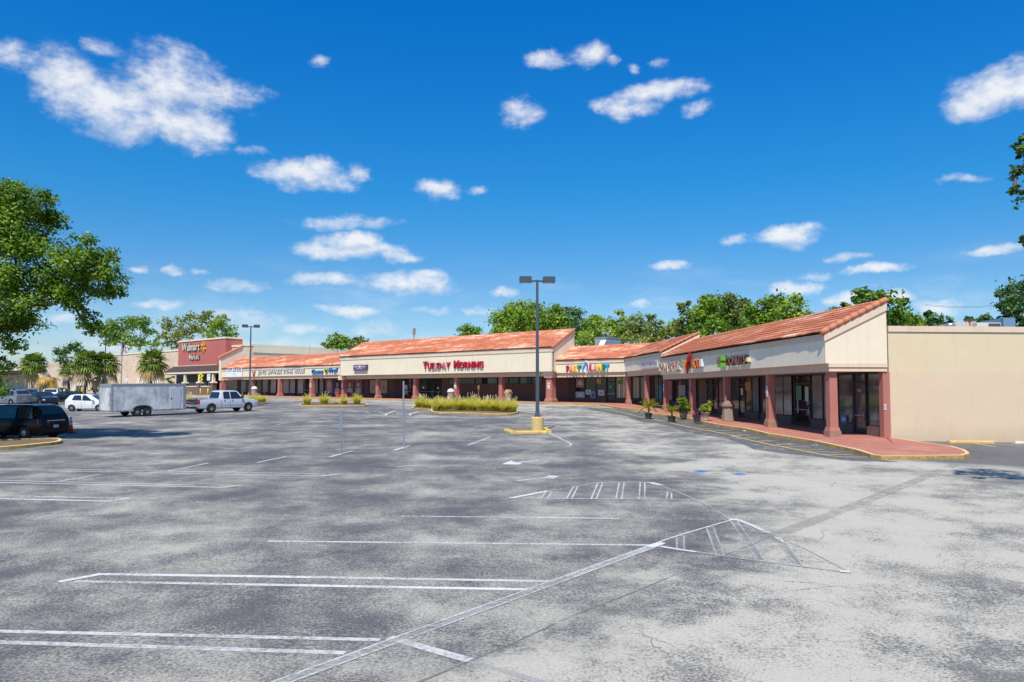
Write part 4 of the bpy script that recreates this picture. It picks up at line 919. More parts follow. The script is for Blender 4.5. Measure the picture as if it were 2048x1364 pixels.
for k in range(9):     # unreadable small lettering, kept as pale strokes
    if k == 4: continue
    x = .07 + k * .098; mb.fbox(TM, ta - L_ * x - .14, ta - L_ * x, bT - .334, bT - .327, zb0 + hh * (.56 if k % 2 else .54), zb0 + hh * (.82 if k % 3 else .86))
mb.fbox(TM, ta - L_ * .55, ta - L_ * .44, bT - .334, bT - .327, zb0 + hh * .42, zb0 + hh * .90)
mb.fbox(TM, ta - L_ * .46, ta - L_ * .28, bT - .334, bT - .327, zb0 + hh * .24, zb0 + hh * .34); mb.fbox(TM, ta - L_ * .66, ta - L_ * .54, bT - .334, bT - .327, zb0 + hh * .24, zb0 + hh * .34)
obj('lettering', mb, C_('lilac', (.58, .50, .58)), s)
# rainbow letters on the corner wing
s = sign_root(TM, bf, 1177, CZ + 2.1, 'rainbow coloured chunky letters with a white planet ring on the low corner fascia')
z0 = zt_(TM, 1134, 743.2, bf); z1 = zt_(TM, 1134, 731, bf)
rb = [RED, PNK, YEL, GRN, CYA, PUR, RED, PNK, YEL, GRN, CYA]
letters(s, TM, bf, 1134, 1171, z0, z1, 'PARTY', rb[:5], .17, .030, None, .03, None); letters(s, TM, bf, 1175, 1219.5, z0 + .05, z1 + .05, 'PLANET', rb[5:], .17, .030, None, .03, None)
mb = MB(); q = TM.t(1173.2, bf); zm = (z0 + z1) / 2
mb.tube([TM.p(q + .42 * math.sin(a) - .1 * math.cos(a), bf - .2, zm + .75 * math.cos(a)) for a in np.linspace(-2.9, 1.9, 18)], [.02 + .07 * math.sin(math.pi * i / 17) for i in range(18)], 6); obj('planet_ring', mb, C_('ice', (.62, .76, .86)), s)
# bicycle sign panel
s = sign_root(RW, bf, 1302, CZ + 2.0, 'flat white panel with dark red capitals, on the bend of the fascia')
ta, tb_ = RW.t(1283, bf), RW.t(1316, bf); za, zb_ = zt_(RW, 1283, 737.5, bf), zt_(RW, 1283, 722, bf)
mb = MB(); mb.fbox(RW, tb_, ta, bf - .05, bf - .003, za, zb_); obj('panel', mb, C_('panel_white', (.60, .60, .64)), s)
mb = MB(); flat_text(mb, RW, bf - .055, ta - .4, tb_ + .35, za + .25, zb_ - .25, 'BICYCLES', 0, .03); obj('lettering', mb, C_('oxblood', (.35, .02, .04)), s)
# right wing signs
bR = -.5
s = sign_root(RW, bR, 1340, CZ + 1.5, 'crowded dull red letters with pale sides at the far end of the near fascia')
z0 = zt_(RW, 1320, 745, bR); z1 = zt_(RW, 1320, 726.5, bR)
ta, tb_ = RW.t(1318.5, bR), RW.t(1362, bR)
letters(s, RW, bR - .05, 1320, 1337, z0, z1, 'CHINA', [C_('dull_red', (.40, .10, .09))], .08, .02, None, .05, C_('putty', (.55, .47, .38))); letters(s, RW, bR - .05, 1340, 1360, z0 + .02, z1 + .02, 'EXPRESS', [C_('dull_red2', (.42, .13, .11))], .08, .02, None, .05, C_('putty', (.55, .47, .38)))
mb = MB(); mb.fbox(RW, tb_, ta, bR - .065, bR - .003, z0 + .1, z0 + .24); mb.fbox(RW, tb_, ta, bR - .065, bR - .003, z1 - .24, z1 - .1); obj('raceway', mb, WHT, s)
s = sign_root(RW, bR, 1386, CZ + 1.6, 'yellow and red letters around a red chilli pepper on the near fascia')
z0 = zt_(RW, 1370, 738, bR); z1 = zt_(RW, 1370, 720.5, bR)
letters(s, RW, bR - .08, 1370, 1381, z0, z1, 'THAI', [YEL], .14, .02, None, .05, C_('orange_side', (.80, .16, .02))); letters(s, RW, bR - .08, 1388, 1402, z0, z1, 'HOT', [YEL], .14, .02, None, .05, RED)
mb = MB(); tq = RW.t(1384.8, bR)
mb.tube([RW.p(tq + .42 - .75 * k ** 1.5, bR - .28, z0 - .42 + (z1 - z0 + .95) * k) for k in np.linspace(0, 1, 9)], [.03, .09, .14, .17, .19, .19, .17, .10, .06], 8); obj('chilli', mb, C_('chilli', (.42, .015, .02)), s, smooth=True)
mb = MB(); tq = RW.t(1405.5, bR); mb.fbox(RW, tq - .35, tq + .15, bR - .22, bR - .01, (z0 + z1) / 2 - .28, (z0 + z1) / 2 + .28); obj('ballast_box', mb, WHT, s)
s = sign_root(RW, bR, 1475, CZ + 1.6, 'glossy maroon bubble letters with a green cup emblem, nearest sign on the near fascia')
z0 = zt_(RW, 1458, 732.5, bR); z1 = zt_(RW, 1458, 713.5, bR)
letters(s, RW, bR - .10, 1457.5, 1497, z0 + .05, z1 - .02, 'DONUTS', [C_('maroon', (.20, .012, .035), rough=.12), C_('rose', (.30, .08, .09), rough=.12)], .20, .028, None, .02, CHAR)
ta, tb_ = RW.t(1446.5, bR), RW.t(1453.5, bR)
mb = MB(); mb.fbox(RW, tb_, ta, bR - .42, bR - .05, z0 - .05, z0 + .25); mb.fbox(RW, tb_ + .15, ta - .1, bR - .42, bR - .05, z0 + .60, z1 + .08); mb.fbox(RW, tb_ - .05, tb_ + .3, bR - .42, bR - .05, z1 - .25, z1 + .08); obj('cup', mb, C_('leaf_green', (.12, .42, .04)), s)
mb = MB(); mb.fbox(RW, tb_ + .03, ta + .06, bR - .44, bR - .06, z0 + .255, z0 + .595); obj('sleeve', mb, C_('cocoa', (.26, .12, .06)), s)
mb = MB(); tq = RW.t(1500.5, bR); mb.fbox(RW, tq - .2, tq + .1, bR - .25, bR - .01, (z0 + z1) / 2 - .15, (z0 + z1) / 2 + .12); obj('ballast_box', mb, C_('cream_box', (.70, .62, .40)), s)
# left wing signs
s = sign_root(TM, bl_, 465, CZ + 2.5, 'white lease banner with black capitals and a phone number, far left fascia')
ta, tb_ = TM.t(453.8, bl_ - .12), TM.t(484, bl_ - .12); za, zb_ = zt_(TM, 454, 754.2, bl_ - .1), zt_(TM, 454, 736.2, bl_ - .1)
mb = MB(); mb.fbox(TM, tb_, ta, bl_ - .16, bl_ - .08, za, zb_); obj('banner', mb, WHT, s)
mb = MB(); hh = zb_ - za; flat_text(mb, TM, bl_ - .165, ta - .25, tb_ + .25, za + hh * .74, za + hh * .95, 'FOR LEASE', 0, .05); flat_text(mb, TM, bl_ - .165, ta - .3, tb_ + .2, za + hh * .54, za + hh * .70, '727-441-5221', 0, .035); flat_text(mb, TM, bl_ - .165, ta - (ta - tb_) * .36, ta - (ta - tb_) * .64, za + hh * .22, za + hh * .36, 'PARKS', 1, .0); mb.fbox(TM, ta - (ta - tb_) * .52, ta - (ta - tb_) * .49, bl_ - .167, bl_ - .161, za + hh * .40, za + hh * .47, 1); obj('lettering', mb, [CHAR, C_('mid_grey', (.3, .3, .3))], s)
s = sign_root(TM, bl_, 560, CZ + 2.5, 'white raised capitals with a red horned bull mask at left, on the low left fascia')
z0 = zt_(TM, 517, 750.5, bl_); z1 = zt_(TM, 517, 740.8, bl_)
letters(s, TM, bl_, 517, 533, z0 - .02, z1 - .02, 'JO\u2022TO', [WHT], .12, .022, None, .10, DGREY, .2); letters(s, TM, bl_, 537, 609.5, z0 + .06, z1 + .10, 'JAPANESE STEAK HOUSE', [WHT], .12, .022, None, .09, DGREY, .55)
mb = MB(); tq = TM.t(508.5, bl_); zc = zt_(TM, 508, 746, bl_)
def mk(x, y): return TM.p(tq - x, bl_ - .12, zc + y)
for sg in (-1, 1):
    mb.prism([mk(sg * .05, -.55), mk(sg * .28, -.45), mk(sg * .36, -.05), mk(sg * .46, .18), mk(sg * .42, .50), mk(sg * .30, .28), mk(sg * .12, .14), mk(0, .10), mk(0, -.55)], TM.p(0, .10, 0) - TM.p(0, 0, 0))
obj('bull_mask', mb, C_('mask_red', (.38, .02, .03)), s)
mb = MB(); mb.prism([mk(.04, -.22), mk(.07, -.05), mk(-.01, .06), mk(-.05, -.08)], TM.p(0, -.03, 0) - TM.p(0, 0, 0)); mb.prism([mk(.16, -.12), mk(.25, -.05), mk(.15, -.02)], TM.p(0, -.03, 0) - TM.p(0, 0, 0)); mb.prism([mk(-.16, -.12), mk(-.25, -.05), mk(-.15, -.02)], TM.p(0, -.03, 0) - TM.p(0, 0, 0)); obj('mask_features', mb, WHT, s)
s = sign_root(TM, bl_, 650, CZ + 2.6, 'blue rounded letters split by a green winged heart emblem beside the tall block')
z0 = zt_(TM, 625, 747.3, bl_); z1 = zt_(TM, 625, 739, bl_)
letters(s, TM, bl_, 625, 647.5, z0, z1, 'Cosmo', [BLU], .20, .03, None, .02, NAVY); letters(s, TM, bl_, 660, 676.5, z0 + .14, z1 + .16, 'Prof', [BLU], .20, .03, None, .03, NAVY)
tq = TM.t(654, bl_); zc = z0 + .35
for nm, mat_, sc_, bb in (('emblem_back', LIME, 1.0, -.16), ('emblem_leaf', CHAR, .62, -.20)):
    mb = MB()
    for sg in (-1, 1):
        mb.prism([TM.p(tq - sc_ * x * sg, bl_ + bb, zc + sc_ * y) for x, y in ((.0, -.42), (.45, -.05), (.62, .40), (.35, .48), (.08, .12), (0, .0))], TM.p(0, .05, 0) - TM.p(0, 0, 0))
    obj(nm, mb, mat_, s)
# big store sign
bS = b4
s = sign_root(TM, bS, 400, CZ + 8, 'cream store name letters with a golden starburst on the tall red tower')
CRM = C_('cream_letter', (.74, .70, .56))
z0 = zt_(TM, 365, 702, bS); z1 = zt_(TM, 365, 688.6, bS); letters(s, TM, bS, 365, 400.5, z0, z1 + .1, 'Walmart', [CRM], .25, .018, None, .05, C_('letter_side', (.10, .06, .05)))
z0 = zt_(TM, 380, 719.2, bS); z1 = zt_(TM, 380, 709.5, bS); letters(s, TM, bS, 380, 399.5, z0, z1, 'Market', [CRM], .22, .01, None, .05, C_('letter_side', (.10, .06, .05)))
tq = TM.t(407, bS); zc = zt_(TM, 407, 693.5, bS)
for k in range(6):
    a = math.radians(60 * k); mb = MB(); dx, dy = math.sin(a), math.cos(a); px_, py_ = dy, -dx
    pts = [(dx * .34 + px_ * .07, dy * .34 + py_ * .07), (dx * .62 + px_ * .15, dy * .62 + py_ * .15), (dx * .98 + px_ * .12, dy * .98 + py_ * .12), (dx * 1.05, dy * 1.05), (dx * .98 - px_ * .12, dy * .98 - py_ * .12), (dx * .62 - px_ * .15, dy * .62 - py_ * .15), (dx * .34 - px_ * .07, dy * .34 - py_ * .07)]
    mb.prism([TM.p(tq - x, bS - .26, zc + y) for x, y in pts], TM.p(0, .24, 0) - TM.p(0, 0, 0)); obj('spark_ray', mb, C_('spark', (.80, .42, .015)), s)
# ------------------------------------------------------------------ notices, posters and window graphics
def notice(F, t, b, z, w, h, label, mats=(WHT, RED), group=None, lines=2):
    q = F.p(t, b, z); o = thing('notice_sign', q, label, 'sign', group)
    mb = MB(); mb.fbox(F, t - w / 2, t + w / 2, b - .02, b - .002, z, z + h); obj('plate', mb, mats[0], o)
    mb = MB()
    if lines: mb.fbox(F, t - w * .36, t + w * .36, b - .026, b - .021, z + h * .58, z + h * .85); mb.fbox(F, t - w * .36, t + w * .36, b - .026, b - .021, z + h * .12, z + h * .28)
    obj('print', mb, mats[1], o)
nlab = ['first (nearest) column of the near wing', 'far end column of the near wing', 'stepped corner column of the tall block', 'column right of the white-lidded litter bin', 'column between tall block and low left wing', 'second column of the low left wing', 'column behind the far lamp post']
for (F, t, bb, zz, h_, where) in [(RW, RWT[1], -.21, 2.0, .75, 'second column of the near wing'), (RW, RWT[4], -.21, 1.8, .8, 'farthest column of the near wing'), (TM, .15, -.62, 1.75, .85, 'corner column with stepped capital'), (TM, TM.t(913.6, 0), -.28, 1.75, .85, 'column beside the white-lidded litter bin'), (TM, TM.t(688, 0), -.28, 1.7, .8, 'left end column of the tall block'), (TM, TM.t(624.5, 0), -.29, 1.7, .8, 'column below the blue lettered sign'), (TM, TM.t(503, 0), -.29, 1.6, .9, 'column behind the distant lamp post')]:
    notice(F, t, bb, F.fl(t, 0) + zz - .2, .34 if F is TM else .22, h_ * .85, 'small white printed notice on the ' + where, (M('paper_white', (.72, .72, .70), .6), M('print_rose', (.55, .30, .30), .6)), 'notices on the columns')
# round no-smoking style plate on the near pilaster (faces the viewer)
q = RW.p(-.345, 2.6, 0); o = thing('notice_sign', (q.x, q.y, RW.fl(0, 2.5) + 1.4), 'white plate with a dark ring on the pilaster beside the numbered door', 'sign')
mb = MB(); mb.fbox(RW, -.362, -.345, 2.545, 2.68, RW.fl(0, 2.5) + 1.4, RW.fl(0, 2.5) + 1.68); obj('plate', mb, M('paper_white', (.72, .72, .70), .6), o)
mb = MB(); c0 = RW.p(-.366, 2.612, RW.fl(0, 2.5) + 1.54); mb.tube([c0 + (RW.p(0, .045 * math.cos(a), 0) - RW.p(0, 0, 0)) + Vector((0, 0, .09 * math.sin(a))) for a in np.linspace(0, 2 * math.pi, 14)], .013, 5); obj('ring', mb, C_('plum', (.16, .02, .06)), o)
def poster(F, px0, px1, b, py0, py1, name, label, fn, tf, cat='poster', group=None):
    tl, tr = tf(px0), tf(px1); q = F.p((tl + tr) / 2, b, 0); zlo = F.zpx((px0 + px1) / 2, py1, b); zhi = F.zpx((px0 + px1) / 2, py0, b)
    o = thing(name, (q.x, q.y, zlo), label, cat, group); W = tl - tr; H = zhi - zlo
    layers = fn
    for i, (pn, pts, mat_) in enumerate(layers):
        mb = MB(); mb.poly([F.p(tl - x * W, b - .006 * (i + 1), zlo + y * H) for x, y in pts]); obj(pn, mb, mat_, o)
    return o
def ell(cx, cy, rx, ry, n=18): return [(cx + rx * math.cos(2 * math.pi * k / n), cy + ry * math.sin(2 * math.pi * k / n)) for k in range(n)]
SK1, SK2 = C_('skin_light', (.55, .34, .27)), C_('skin_warm', (.42, .22, .16))
def portrait(bg, hair, skin, top, band): return [('backdrop', [(0, 0), (1, 0), (1, 1), (0, 1)], bg), ('colour_band', [(0, 0), (1, 0), (1, .22), (0, .12)], band), ('hair', ell(.5, .62, .30, .30), hair), ('shoulders', [(.12, .14), (.88, .14), (.76, .36), (.60, .43), (.40, .43), (.24, .36)], top), ('face', ell(.5, .62, .17, .17), skin), ('lips', ell(.5, .53, .06, .02), C_('lip', (.45, .04, .06)))]
for px0, px1, lab, lay in [(652.5, 666.8, 'window poster of a blonde woman on mauve, leftmost of the four portraits', portrait(C_('mauve_bg', (.22, .11, .17)), C_('blonde', (.48, .36, .22)), SK1, C_('grey_top', (.30, .28, .30)), C_('band_violet', (.20, .05, .25)))),
    (668.6, 683.5, 'window poster of a dark-haired woman on deep blue above the orange tub', portrait(C_('indigo_bg', (.03, .03, .10)), C_('hair_black', (.015, .01, .012)), SK2, C_('pale_top', (.40, .36, .42)), C_('band_indigo', (.12, .06, .30)))),
    (693.5, 708.5, 'window poster of a brown-haired woman on coral red, right of the end column', portrait(C_('coral_bg', (.28, .06, .06)), C_('hair_brown', (.08, .03, .03)), SK1, C_('white_top', (.45, .40, .42)), C_('band_red', (.34, .05, .05)))),
    (710.8, 725, 'window poster of a red-haired woman in white on grey, rightmost of the four portraits', portrait(C_('grey_bg', (.17, .15, .16)), C_('hair_red', (.22, .02, .05)), C_('skin_pale', (.62, .46, .42)), C_('white_top', (.45, .40, .42)), C_('band_taupe', (.20, .17, .16))))]:
    poster(TM, px0, px1, 2.63, 758.5, 788.5, 'poster', lab, lay, tmt, group='portrait posters in the shop windows')
for px0, px1, lab in [(741, 752.8, 'cream window poster with a small figure, left of the pair in the brick bay'), (762, 775.5, 'cream window poster with a small figure, right of the pair in the brick bay')]:
    poster(TM, px0, px1, 2.63, 760, 786, 'poster', lab, [('sheet', [(0, 0), (1, 0), (1, 1), (0, 1)], C_('buff', (.36, .31, .22))), ('figure', [(.38, .28), (.62, .28), (.64, .50), (.52, .60), (.38, .52)], C_('umber', (.20, .09, .05)))], tmt, group='cream window posters')
def simple(F, px0, px1, b, py0, py1, lab, mat_, tf, mark=None, group=None):
    lay = [('sheet', [(0, 0), (1, 0), (1, 1), (0, 1)], mat_)]
    if mark: lay.append(('print', [(.2, .3), (.8, .25), (.7, .7), (.3, .75)], mark))
    poster(F, px0, px1, b, py0, py1, 'window_poster', lab, lay, tf, group=group)
SKYB = C_('poster_blue', (.10, .30, .52)); PAP = C_('poster_paper', (.52, .54, .56)); TEAL = C_('poster_teal', (.30, .44, .46))
simple(TM, 1151.5, 1169.5, 2.64, 783.5, 796.5, 'pale teal and white poster low in the leftmost party shop window', TEAL, tmt, PAP)
simple(TM, 1152.5, 1168.5, 2.64, 757, 775, 'collage of small pictures high in the leftmost party shop window', C_('collage', (.26, .20, .18)), tmt, PAP)
simple(TM, 1172, 1182.5, 2.64, 779.5, 788.5, 'white notice sheet in the second party shop window', PAP, tmt, SKYB)
simple(TM, 1181.5, 1191.3, 2.63, 783, 797.5, 'bright blue poster with a dark figure in the second party shop window', SKYB, tmt, C_('poster_navy', (.05, .07, .14)))
simple(TM, 1197, 1208.5, 2.64, 780, 791, 'white notice sheet in the third party shop window', PAP, tmt, SKYB)
simple(TM, 1193.5, 1203, 2.64, 757, 767.5, 'crumpled yellow decoration hanging in the third party shop window', C_('mustard', (.36, .28, .06)), tmt)
simple(TM, 1236.5, 1246, 2.64, 760.5, 768, 'green sign hanging in the curtained party shop window', C_('moss', (.10, .22, .04)), tmt)
simple(TM, 1219, 1225.5, 2.62, 770, 777, 'green star decal on the party shop door', C_('emerald', (.03, .30, .20)), tmt)
q = RW.p(rwt(1566), 2.68, RW.zpx(1566, 788, 2.68)); o = thing('window_lettering', q, 'maroon capitals lettered across the double window beside the second column', 'lettering'); mb = MB(); flat_text(mb, RW, 2.675, rwt(1527), rwt(1582.5), RW.zpx(1566, 788, 2.68), RW.zpx(1566, 779, 2.68), 'FRESH DAILY', 0, .03); obj('letters', mb, C_('wine', (.24, .02, .08)), o)
simple(RW, 1612, 1619, 2.66, 773, 803, 'tall white paper notice taped to the glass door right of the second column', PAP, rwt)
simple(RW, 1594, 1605, 2.66, 771, 800, 'green menu sheet on the glass beside the tall white notice', C_('menu_green', (.03, .20, .12)), rwt)
simple(RW, 1492, 1503.5, 2.68, 764, 780, 'amber poster in the window left of the second column', C_('amber', (.42, .25, .04)), rwt)
simple(RW, 1483, 1488, 2.66, 776, 790, 'small white sheets on the dark door left of the amber poster', PAP, rwt)
simple(RW, 1357.5, 1371.5, 2.68, 770, 791, 'pale grey double sheet in the window behind the bushy planter', C_('pale_sheet', (.34, .35, .36)), rwt)
simple(RW, 1338.5, 1344.5, 2.68, 762, 800, 'tall red and white poster beside the farthest near-wing column', C_('poster_pink', (.40, .28, .28)), rwt, RED)
simple(RW, 1318.5, 1325, 2.68, 770, 806, 'tall green and blue poster in the bicycle shop window', C_('sea_green', (.03, .26, .22)), rwt, SKYB)
simple(RW, 1681, 1694, 2.69, 830, 847, 'blue printed bag picture low in the window left of the numbered door', C_('bag_blue', (.06, .16, .40)), rwt, PAP)
simple(TM, 808.5, 816, 2.62, 770, 779, 'white paper on the dark doors left of the main entrance', PAP, tmt)
simple(TM, 808, 816.5, 2.62, 781, 789, 'buff paper low on the dark doors left of the main entrance', C_('buff', (.36, .31, .22)), tmt)
simple(TM, 846, 850, 2.62, 773, 777.5, 'small white sheet on the left entrance door', PAP, tmt); simple(TM, 875, 879, 2.62, 774, 778, 'small white sheet on the right entrance door', PAP, tmt)
# door number
o = thing('door_number', RW.p(rwt(1721), 2.66, RW.fl(3, 2.7) + 1.9), 'white door number on the glass door nearest the viewer', 'number'); mb = MB()
za = RW.zpx(1721, 784, 2.68); zb_ = RW.zpx(1721, 778, 2.68); flat_text(mb, RW, 2.665, rwt(1716.5), rwt(1725.5), za, zb_, '927', 0, .01); obj('digits', mb, C_('digit', (.55, .5, .45)), o)
# ------------------------------------------------------------------ lamp posts, poles, bins, islands
LAMP = M('lamp_grey', (.075, .095, .115), .45, .3, var=.1); LENS = M('lamp_lens', (.50, .48, .42), .3)
YCONC = M('yellow_concrete', (.66, .47, .20), .85, var=.12, scale=1.2, grime=.3)
def lamp_post(loc, H, label, rot=0.0, base=True, group='twin-head lamp posts'):
    o = thing('lamp_post', loc, label, 'lamp post', group, rot)
    if base:
        mb = MB(); mb.lathe((0, 0, 0), [(.36, -.1), (.36, .80), (.33, .86), (.30, .87)], 20); obj('base', mb, YCONC, o, local=True, smooth=False)
    mb = MB(); mb.box(-.2, .2, -.2, .2, .872, .92); mb.frus((0, 0), .30, .30, .22, .22, .921, 1.15); mb.frus((0, 0), .20, .20, .13, .13, 1.151, H - .2); obj('pole', mb, LAMP, o, local=True)
    mb = MB(); mb.box(-.34, .34, -.04, .04, H - .32, H - .22); obj('bracket', mb, LAMP, o, local=True)
    for sg in (-1, 1):
        mb = MB(); mb.box(sg * .68 - .34, sg * .68 + .34, -.24, .24, H - .36, H - .02); h = obj('lamp_head', mb, LAMP, o, local=True)
        mb = MB(); mb.box(sg * .68 - .24, sg * .68 + .24, -.17, .17, H - .375, H - .362); obj('lens', mb, LENS, h, local=True)
    return o
b_ = G(1075, 864); b_.z = zg(b_.x, b_.y)
zt_l = AT(1075, 553, b_.y).z
lamp_post(b_, zt_l - b_.z, 'tall dark twin-head lamp post on a yellow concrete base, nearest one in the open lot', .06)
q = AT(501, 700, 92); q.z = zg(q.x, q.y); lamp_post(q, AT(501, 649, 92).z - q.z, 'distant twin-head lamp post rising behind the white pickup truck', .25)
q = AT(211, 700, 128); q.z = zg(q.x, q.y); lamp_post(q, AT(211, 671, 128).z - q.z, 'farthest twin-head lamp post behind the palm trees at left', .4, False)
# kerb pieces around the lamp base
def wheel_stop(p, rot, L, mat_, label, group=None, w=.22, h=.14, name='wheel_stop'):
    o = MB(); c = math.cos(rot); s = math.sin(rot); pr = [(-w / 2, 0), (-w / 2, h * .55), (-w * .32, h), (w * .32, h), (w / 2, h * .55), (w / 2, 0)]
    pts = []
    for y, z in pr: pts.append((p.x - L / 2 * c - y * s, p.y - L / 2 * s + y * c, zg(p.x - L / 2 * c, p.y - L / 2 * s) + z))
    o.prism(pts, (L * c, L * s, zg(p.x + L / 2 * c, p.y + L / 2 * s) - zg(p.x - L / 2 * c, p.y - L / 2 * s)))
    r = obj(name, o, mat_, origin=(p.x, p.y, zg(p.x, p.y))); return tags(r, label, 'wheel stop', group)
YSTOP = M('yellow_stop', (.66, .44, .14), .9, var=.2, scale=2, fine=.2, grime=.5)
def seg(a, b2): 
    p0, p1 = G(*a), G(*b2); d = p1 - p0; return (p0 + p1) / 2, math.atan2(d.y, d.x), math.hypot(d.x, d.y)
for a, b2, lab in [((1012, 863), (1027, 868), 'short yellow kerb block pointing at the viewer, left end of the lamp island'), ((1030, 867.5), (1092, 866.8), 'long yellow kerb block in front of the lamp base'), ((1089, 860.5), (1098, 865.5), 'short yellow kerb block at the right end of the lamp island')]:
    wheel_stop(*seg(a, b2), YSTOP, lab, 'kerb blocks around the lamp base', .30, .17)
mb = MB(); pts = [G(1026, 864), G(1092, 864), G(1091, 857), G(1030, 857)]; mb.prism([(p.x, p.y, zg(p.x, p.y) - .05) for p in pts], (0, 0, .14)); o = obj('lamp_island', mb, M('island_dirt', (.20, .16, .11), .95, var=.3, fine=.3), local=True); tags(o, kind='structure')
GSTOP = M('grey_stop', (.62, .58, .50), .9, var=.2, scale=2)
for a, b2, m_, lab in [((1897, 886.5), (1986, 887), YSTOP, 'yellow wheel stop at the foot of the plain beige side wall'), ((2028, 888), (2110, 888.5), GSTOP, 'grey wheel stop cut by the right picture edge'), ((772, 830.5), (790, 825), GSTOP, 'grey wheel stop with a mossy end, left of the two in the mid lot'), ((820, 830.5), (838, 826.5), GSTOP, 'pale wheel stop, right of the two in the mid lot')]:
    wheel_stop(*seg(a, b2), m_, lab, 'wheel stops')
# bare sign posts
for px, py, ptop, lab, two in [(681.5, 908.5, 820, 'shorter bare steel sign post standing alone in the lot', False), (807.7, 895, 762, 'taller bare two-piece steel sign post left of the grass island', True)]:
    p = G(px, py); H = AT(px, ptop, p.y).z - p.z; o = thing('sign_post', p, lab, 'sign post', 'bare sign posts')
    mb = MB(); hb = H if not two else H * .60
    mb.box(-.03, .03, -.025, .025, -.1, hb); obj('post', mb, STEEL, o, local=True)
    mb = MB()
    if two: mb.box(-.065, .005, -.03, -.026 + .02, hb - .35, H); obj('upper_post', mb, STEEL, o, local=True)
    else: mb.box(-.055, .055, -.036, -.026, H - .85, H - .02); obj('back_plate', mb, STEEL, o, local=True)
p = G(685, 884.5); mb = MB(); r_ = random.Random(3)
for k in range(26):
    x = -.9 + 1.8 * k / 25 + r_.uniform(-.05, .05); y = r_.uniform(-.12, .12); a = r_.uniform(0, 3.1); L = r_.uniform(.05, .14)
    mb.tube([(p.x + x, p.y + y, zg(p.x, p.y) + .015), (p.x + x + L * math.cos(a), p.y + y + L * math.sin(a), zg(p.x, p.y) + r_.uniform(.02, .05))], [.02, .012], 5)
o = obj('leaf_litter', mb, M('litter_brown', (.16, .09, .05), .95, var=.4), origin=(p.x, p.y, zg(p.x, p.y))); tags(o, 'low line of brown leaf debris behind the shorter sign post', 'debris')
# litter bins
def bin_(p, label, lid_c, dome=True, s=1.0, rot=.2):
    o = thing('litter_bin', p, label, 'litter bin', 'stone litter bins', rot)
    mb = MB(); mb.lathe((0, 0, 0), [(.36 * s, 0), (.36 * s, .04), (.345 * s, .06), (.345 * s, .80 * s)], 8, rot=math.pi / 8); obj('body', mb, STONE, o, local=True)
    mb = MB()
    if dome: mb.lathe((0, 0, .80 * s), [(.39 * s, .005), (.40 * s, .10 * s), (.37 * s, .17 * s), (.31 * s, .27 * s), (.21 * s, .36 * s), (.09 * s, .405 * s), (.02, .41 * s)], 12)
    else: mb.lathe((0, 0, .80 * s), [(.41 * s, .005), (.41 * s, .12 * s), (.26 * s, .38 * s), (.24 * s, .40 * s)], 4, rot=math.pi / 4)
    l = obj('lid', mb, lid_c, o, local=True, smooth=dome)
    mb = MB(); mb.box(-.15, .15, -.345 * s, -.30 * s, .86 * s, .99 * s); obj('flap', mb, M('bin_flap', (.12, .10, .08), .6), l, local=True)
WLID = M('white_lid', (.66, .66, .62), .6, var=.08); BLID = M('brown_lid', (.24, .17, .13), .85, var=.15)
pb = TM.p(TM.t(902, -1.1), -1.1, 0); bin_((pb.x, pb.y, zg(pb.x, pb.y) + .15), 'stone litter bin with a white domed lid beside the brick wall columns', WLID, True, 1.25)
pb = TM.p(TM.t(1016.5, -.9), -.9, 0); bin_((pb.x, pb.y, zg(pb.x, pb.y) + .15), 'stone litter bin with a tan pyramid hood, left of the lamp post', M('tan_lid', (.48, .28, .16), .85, var=.15), False, 1.2, .8)
pb = TM.p(TM.t(509.5, -1.6), -1.6, 0); bin_((pb.x, pb.y, zg(pb.x, pb.y) + .15), 'far stone litter bin with a white domed lid behind the pickup truck', WLID, True, 1.35)
pb = G(1456.5, 841, .15); bin_(pb, 'large brown stone litter bin with a domed brown lid beside the third column', BLID, True, 1.12)
# planting islands
SOIL = M('mulch_soil', (.17, .12, .075), .95, var=.35, scale=3, fine=.3)
def island(pxs, name='planting_island', h=.15):
    pts = [G(*p) for p in pxs]; n = len(pts); c = sum(pts, Vector()) / n
    dense = []
    for i in range(n):
        for k in range(4):
            p0, p1, p2, p3 = pts[i - 1], pts[i], pts[(i + 1) % n], pts[(i + 2) % n]; t = k / 4
            dense.append(.5 * ((2 * p1) + (p2 - p0) * t + (2 * p0 - 5 * p1 + 4 * p2 - p3) * t * t + (3 * p1 - p0 - 3 * p2 + p3) * t ** 3))
    m = len(dense); kb_ = MB(); O = []
    for p in dense:
        d = Vector((c.x - p.x, c.y - p.y)); d = d / max(d.length, .01)
        O.append([(p.x, p.y, zg(p.x, p.y) - .05), (p.x + d.x * .01, p.y + d.y * .01, zg(p.x, p.y) + h - .02), (p.x + d.x * .03, p.y + d.y * .03, zg(p.x, p.y) + h), (p.x + d.x * .17, p.y + d.y * .17, zg(p.x, p.y) + h), (p.x + d.x * .18, p.y + d.y * .18, zg(p.x, p.y) + h - .06)])
    vs = [v for r in O for v in r]; fs = [(i * 5 + k, ((i + 1) % m) * 5 + k, ((i + 1) % m) * 5 + k + 1, i * 5 + k + 1) for i in range(m) for k in range(4)]
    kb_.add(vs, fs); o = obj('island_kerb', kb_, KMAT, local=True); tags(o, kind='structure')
    s_ = MB(); s_.add([(c.x, c.y, zg(c.x, c.y) + h + .04)] + [r[4] for r in O], [(0, 1 + i, 1 + (i + 1) % m) for i in range(m)]); o = obj('island_soil', s_, SOIL, local=True); tags(o, kind='structure')
    return pts
def yq(px, py): return (px, py)
I_big = island([(867, 827), (930, 828.5), (1003, 830.8), (1031, 829), (1036, 823.5), (1005, 818.5), (930, 815.5), (880, 815.5), (864, 819)])
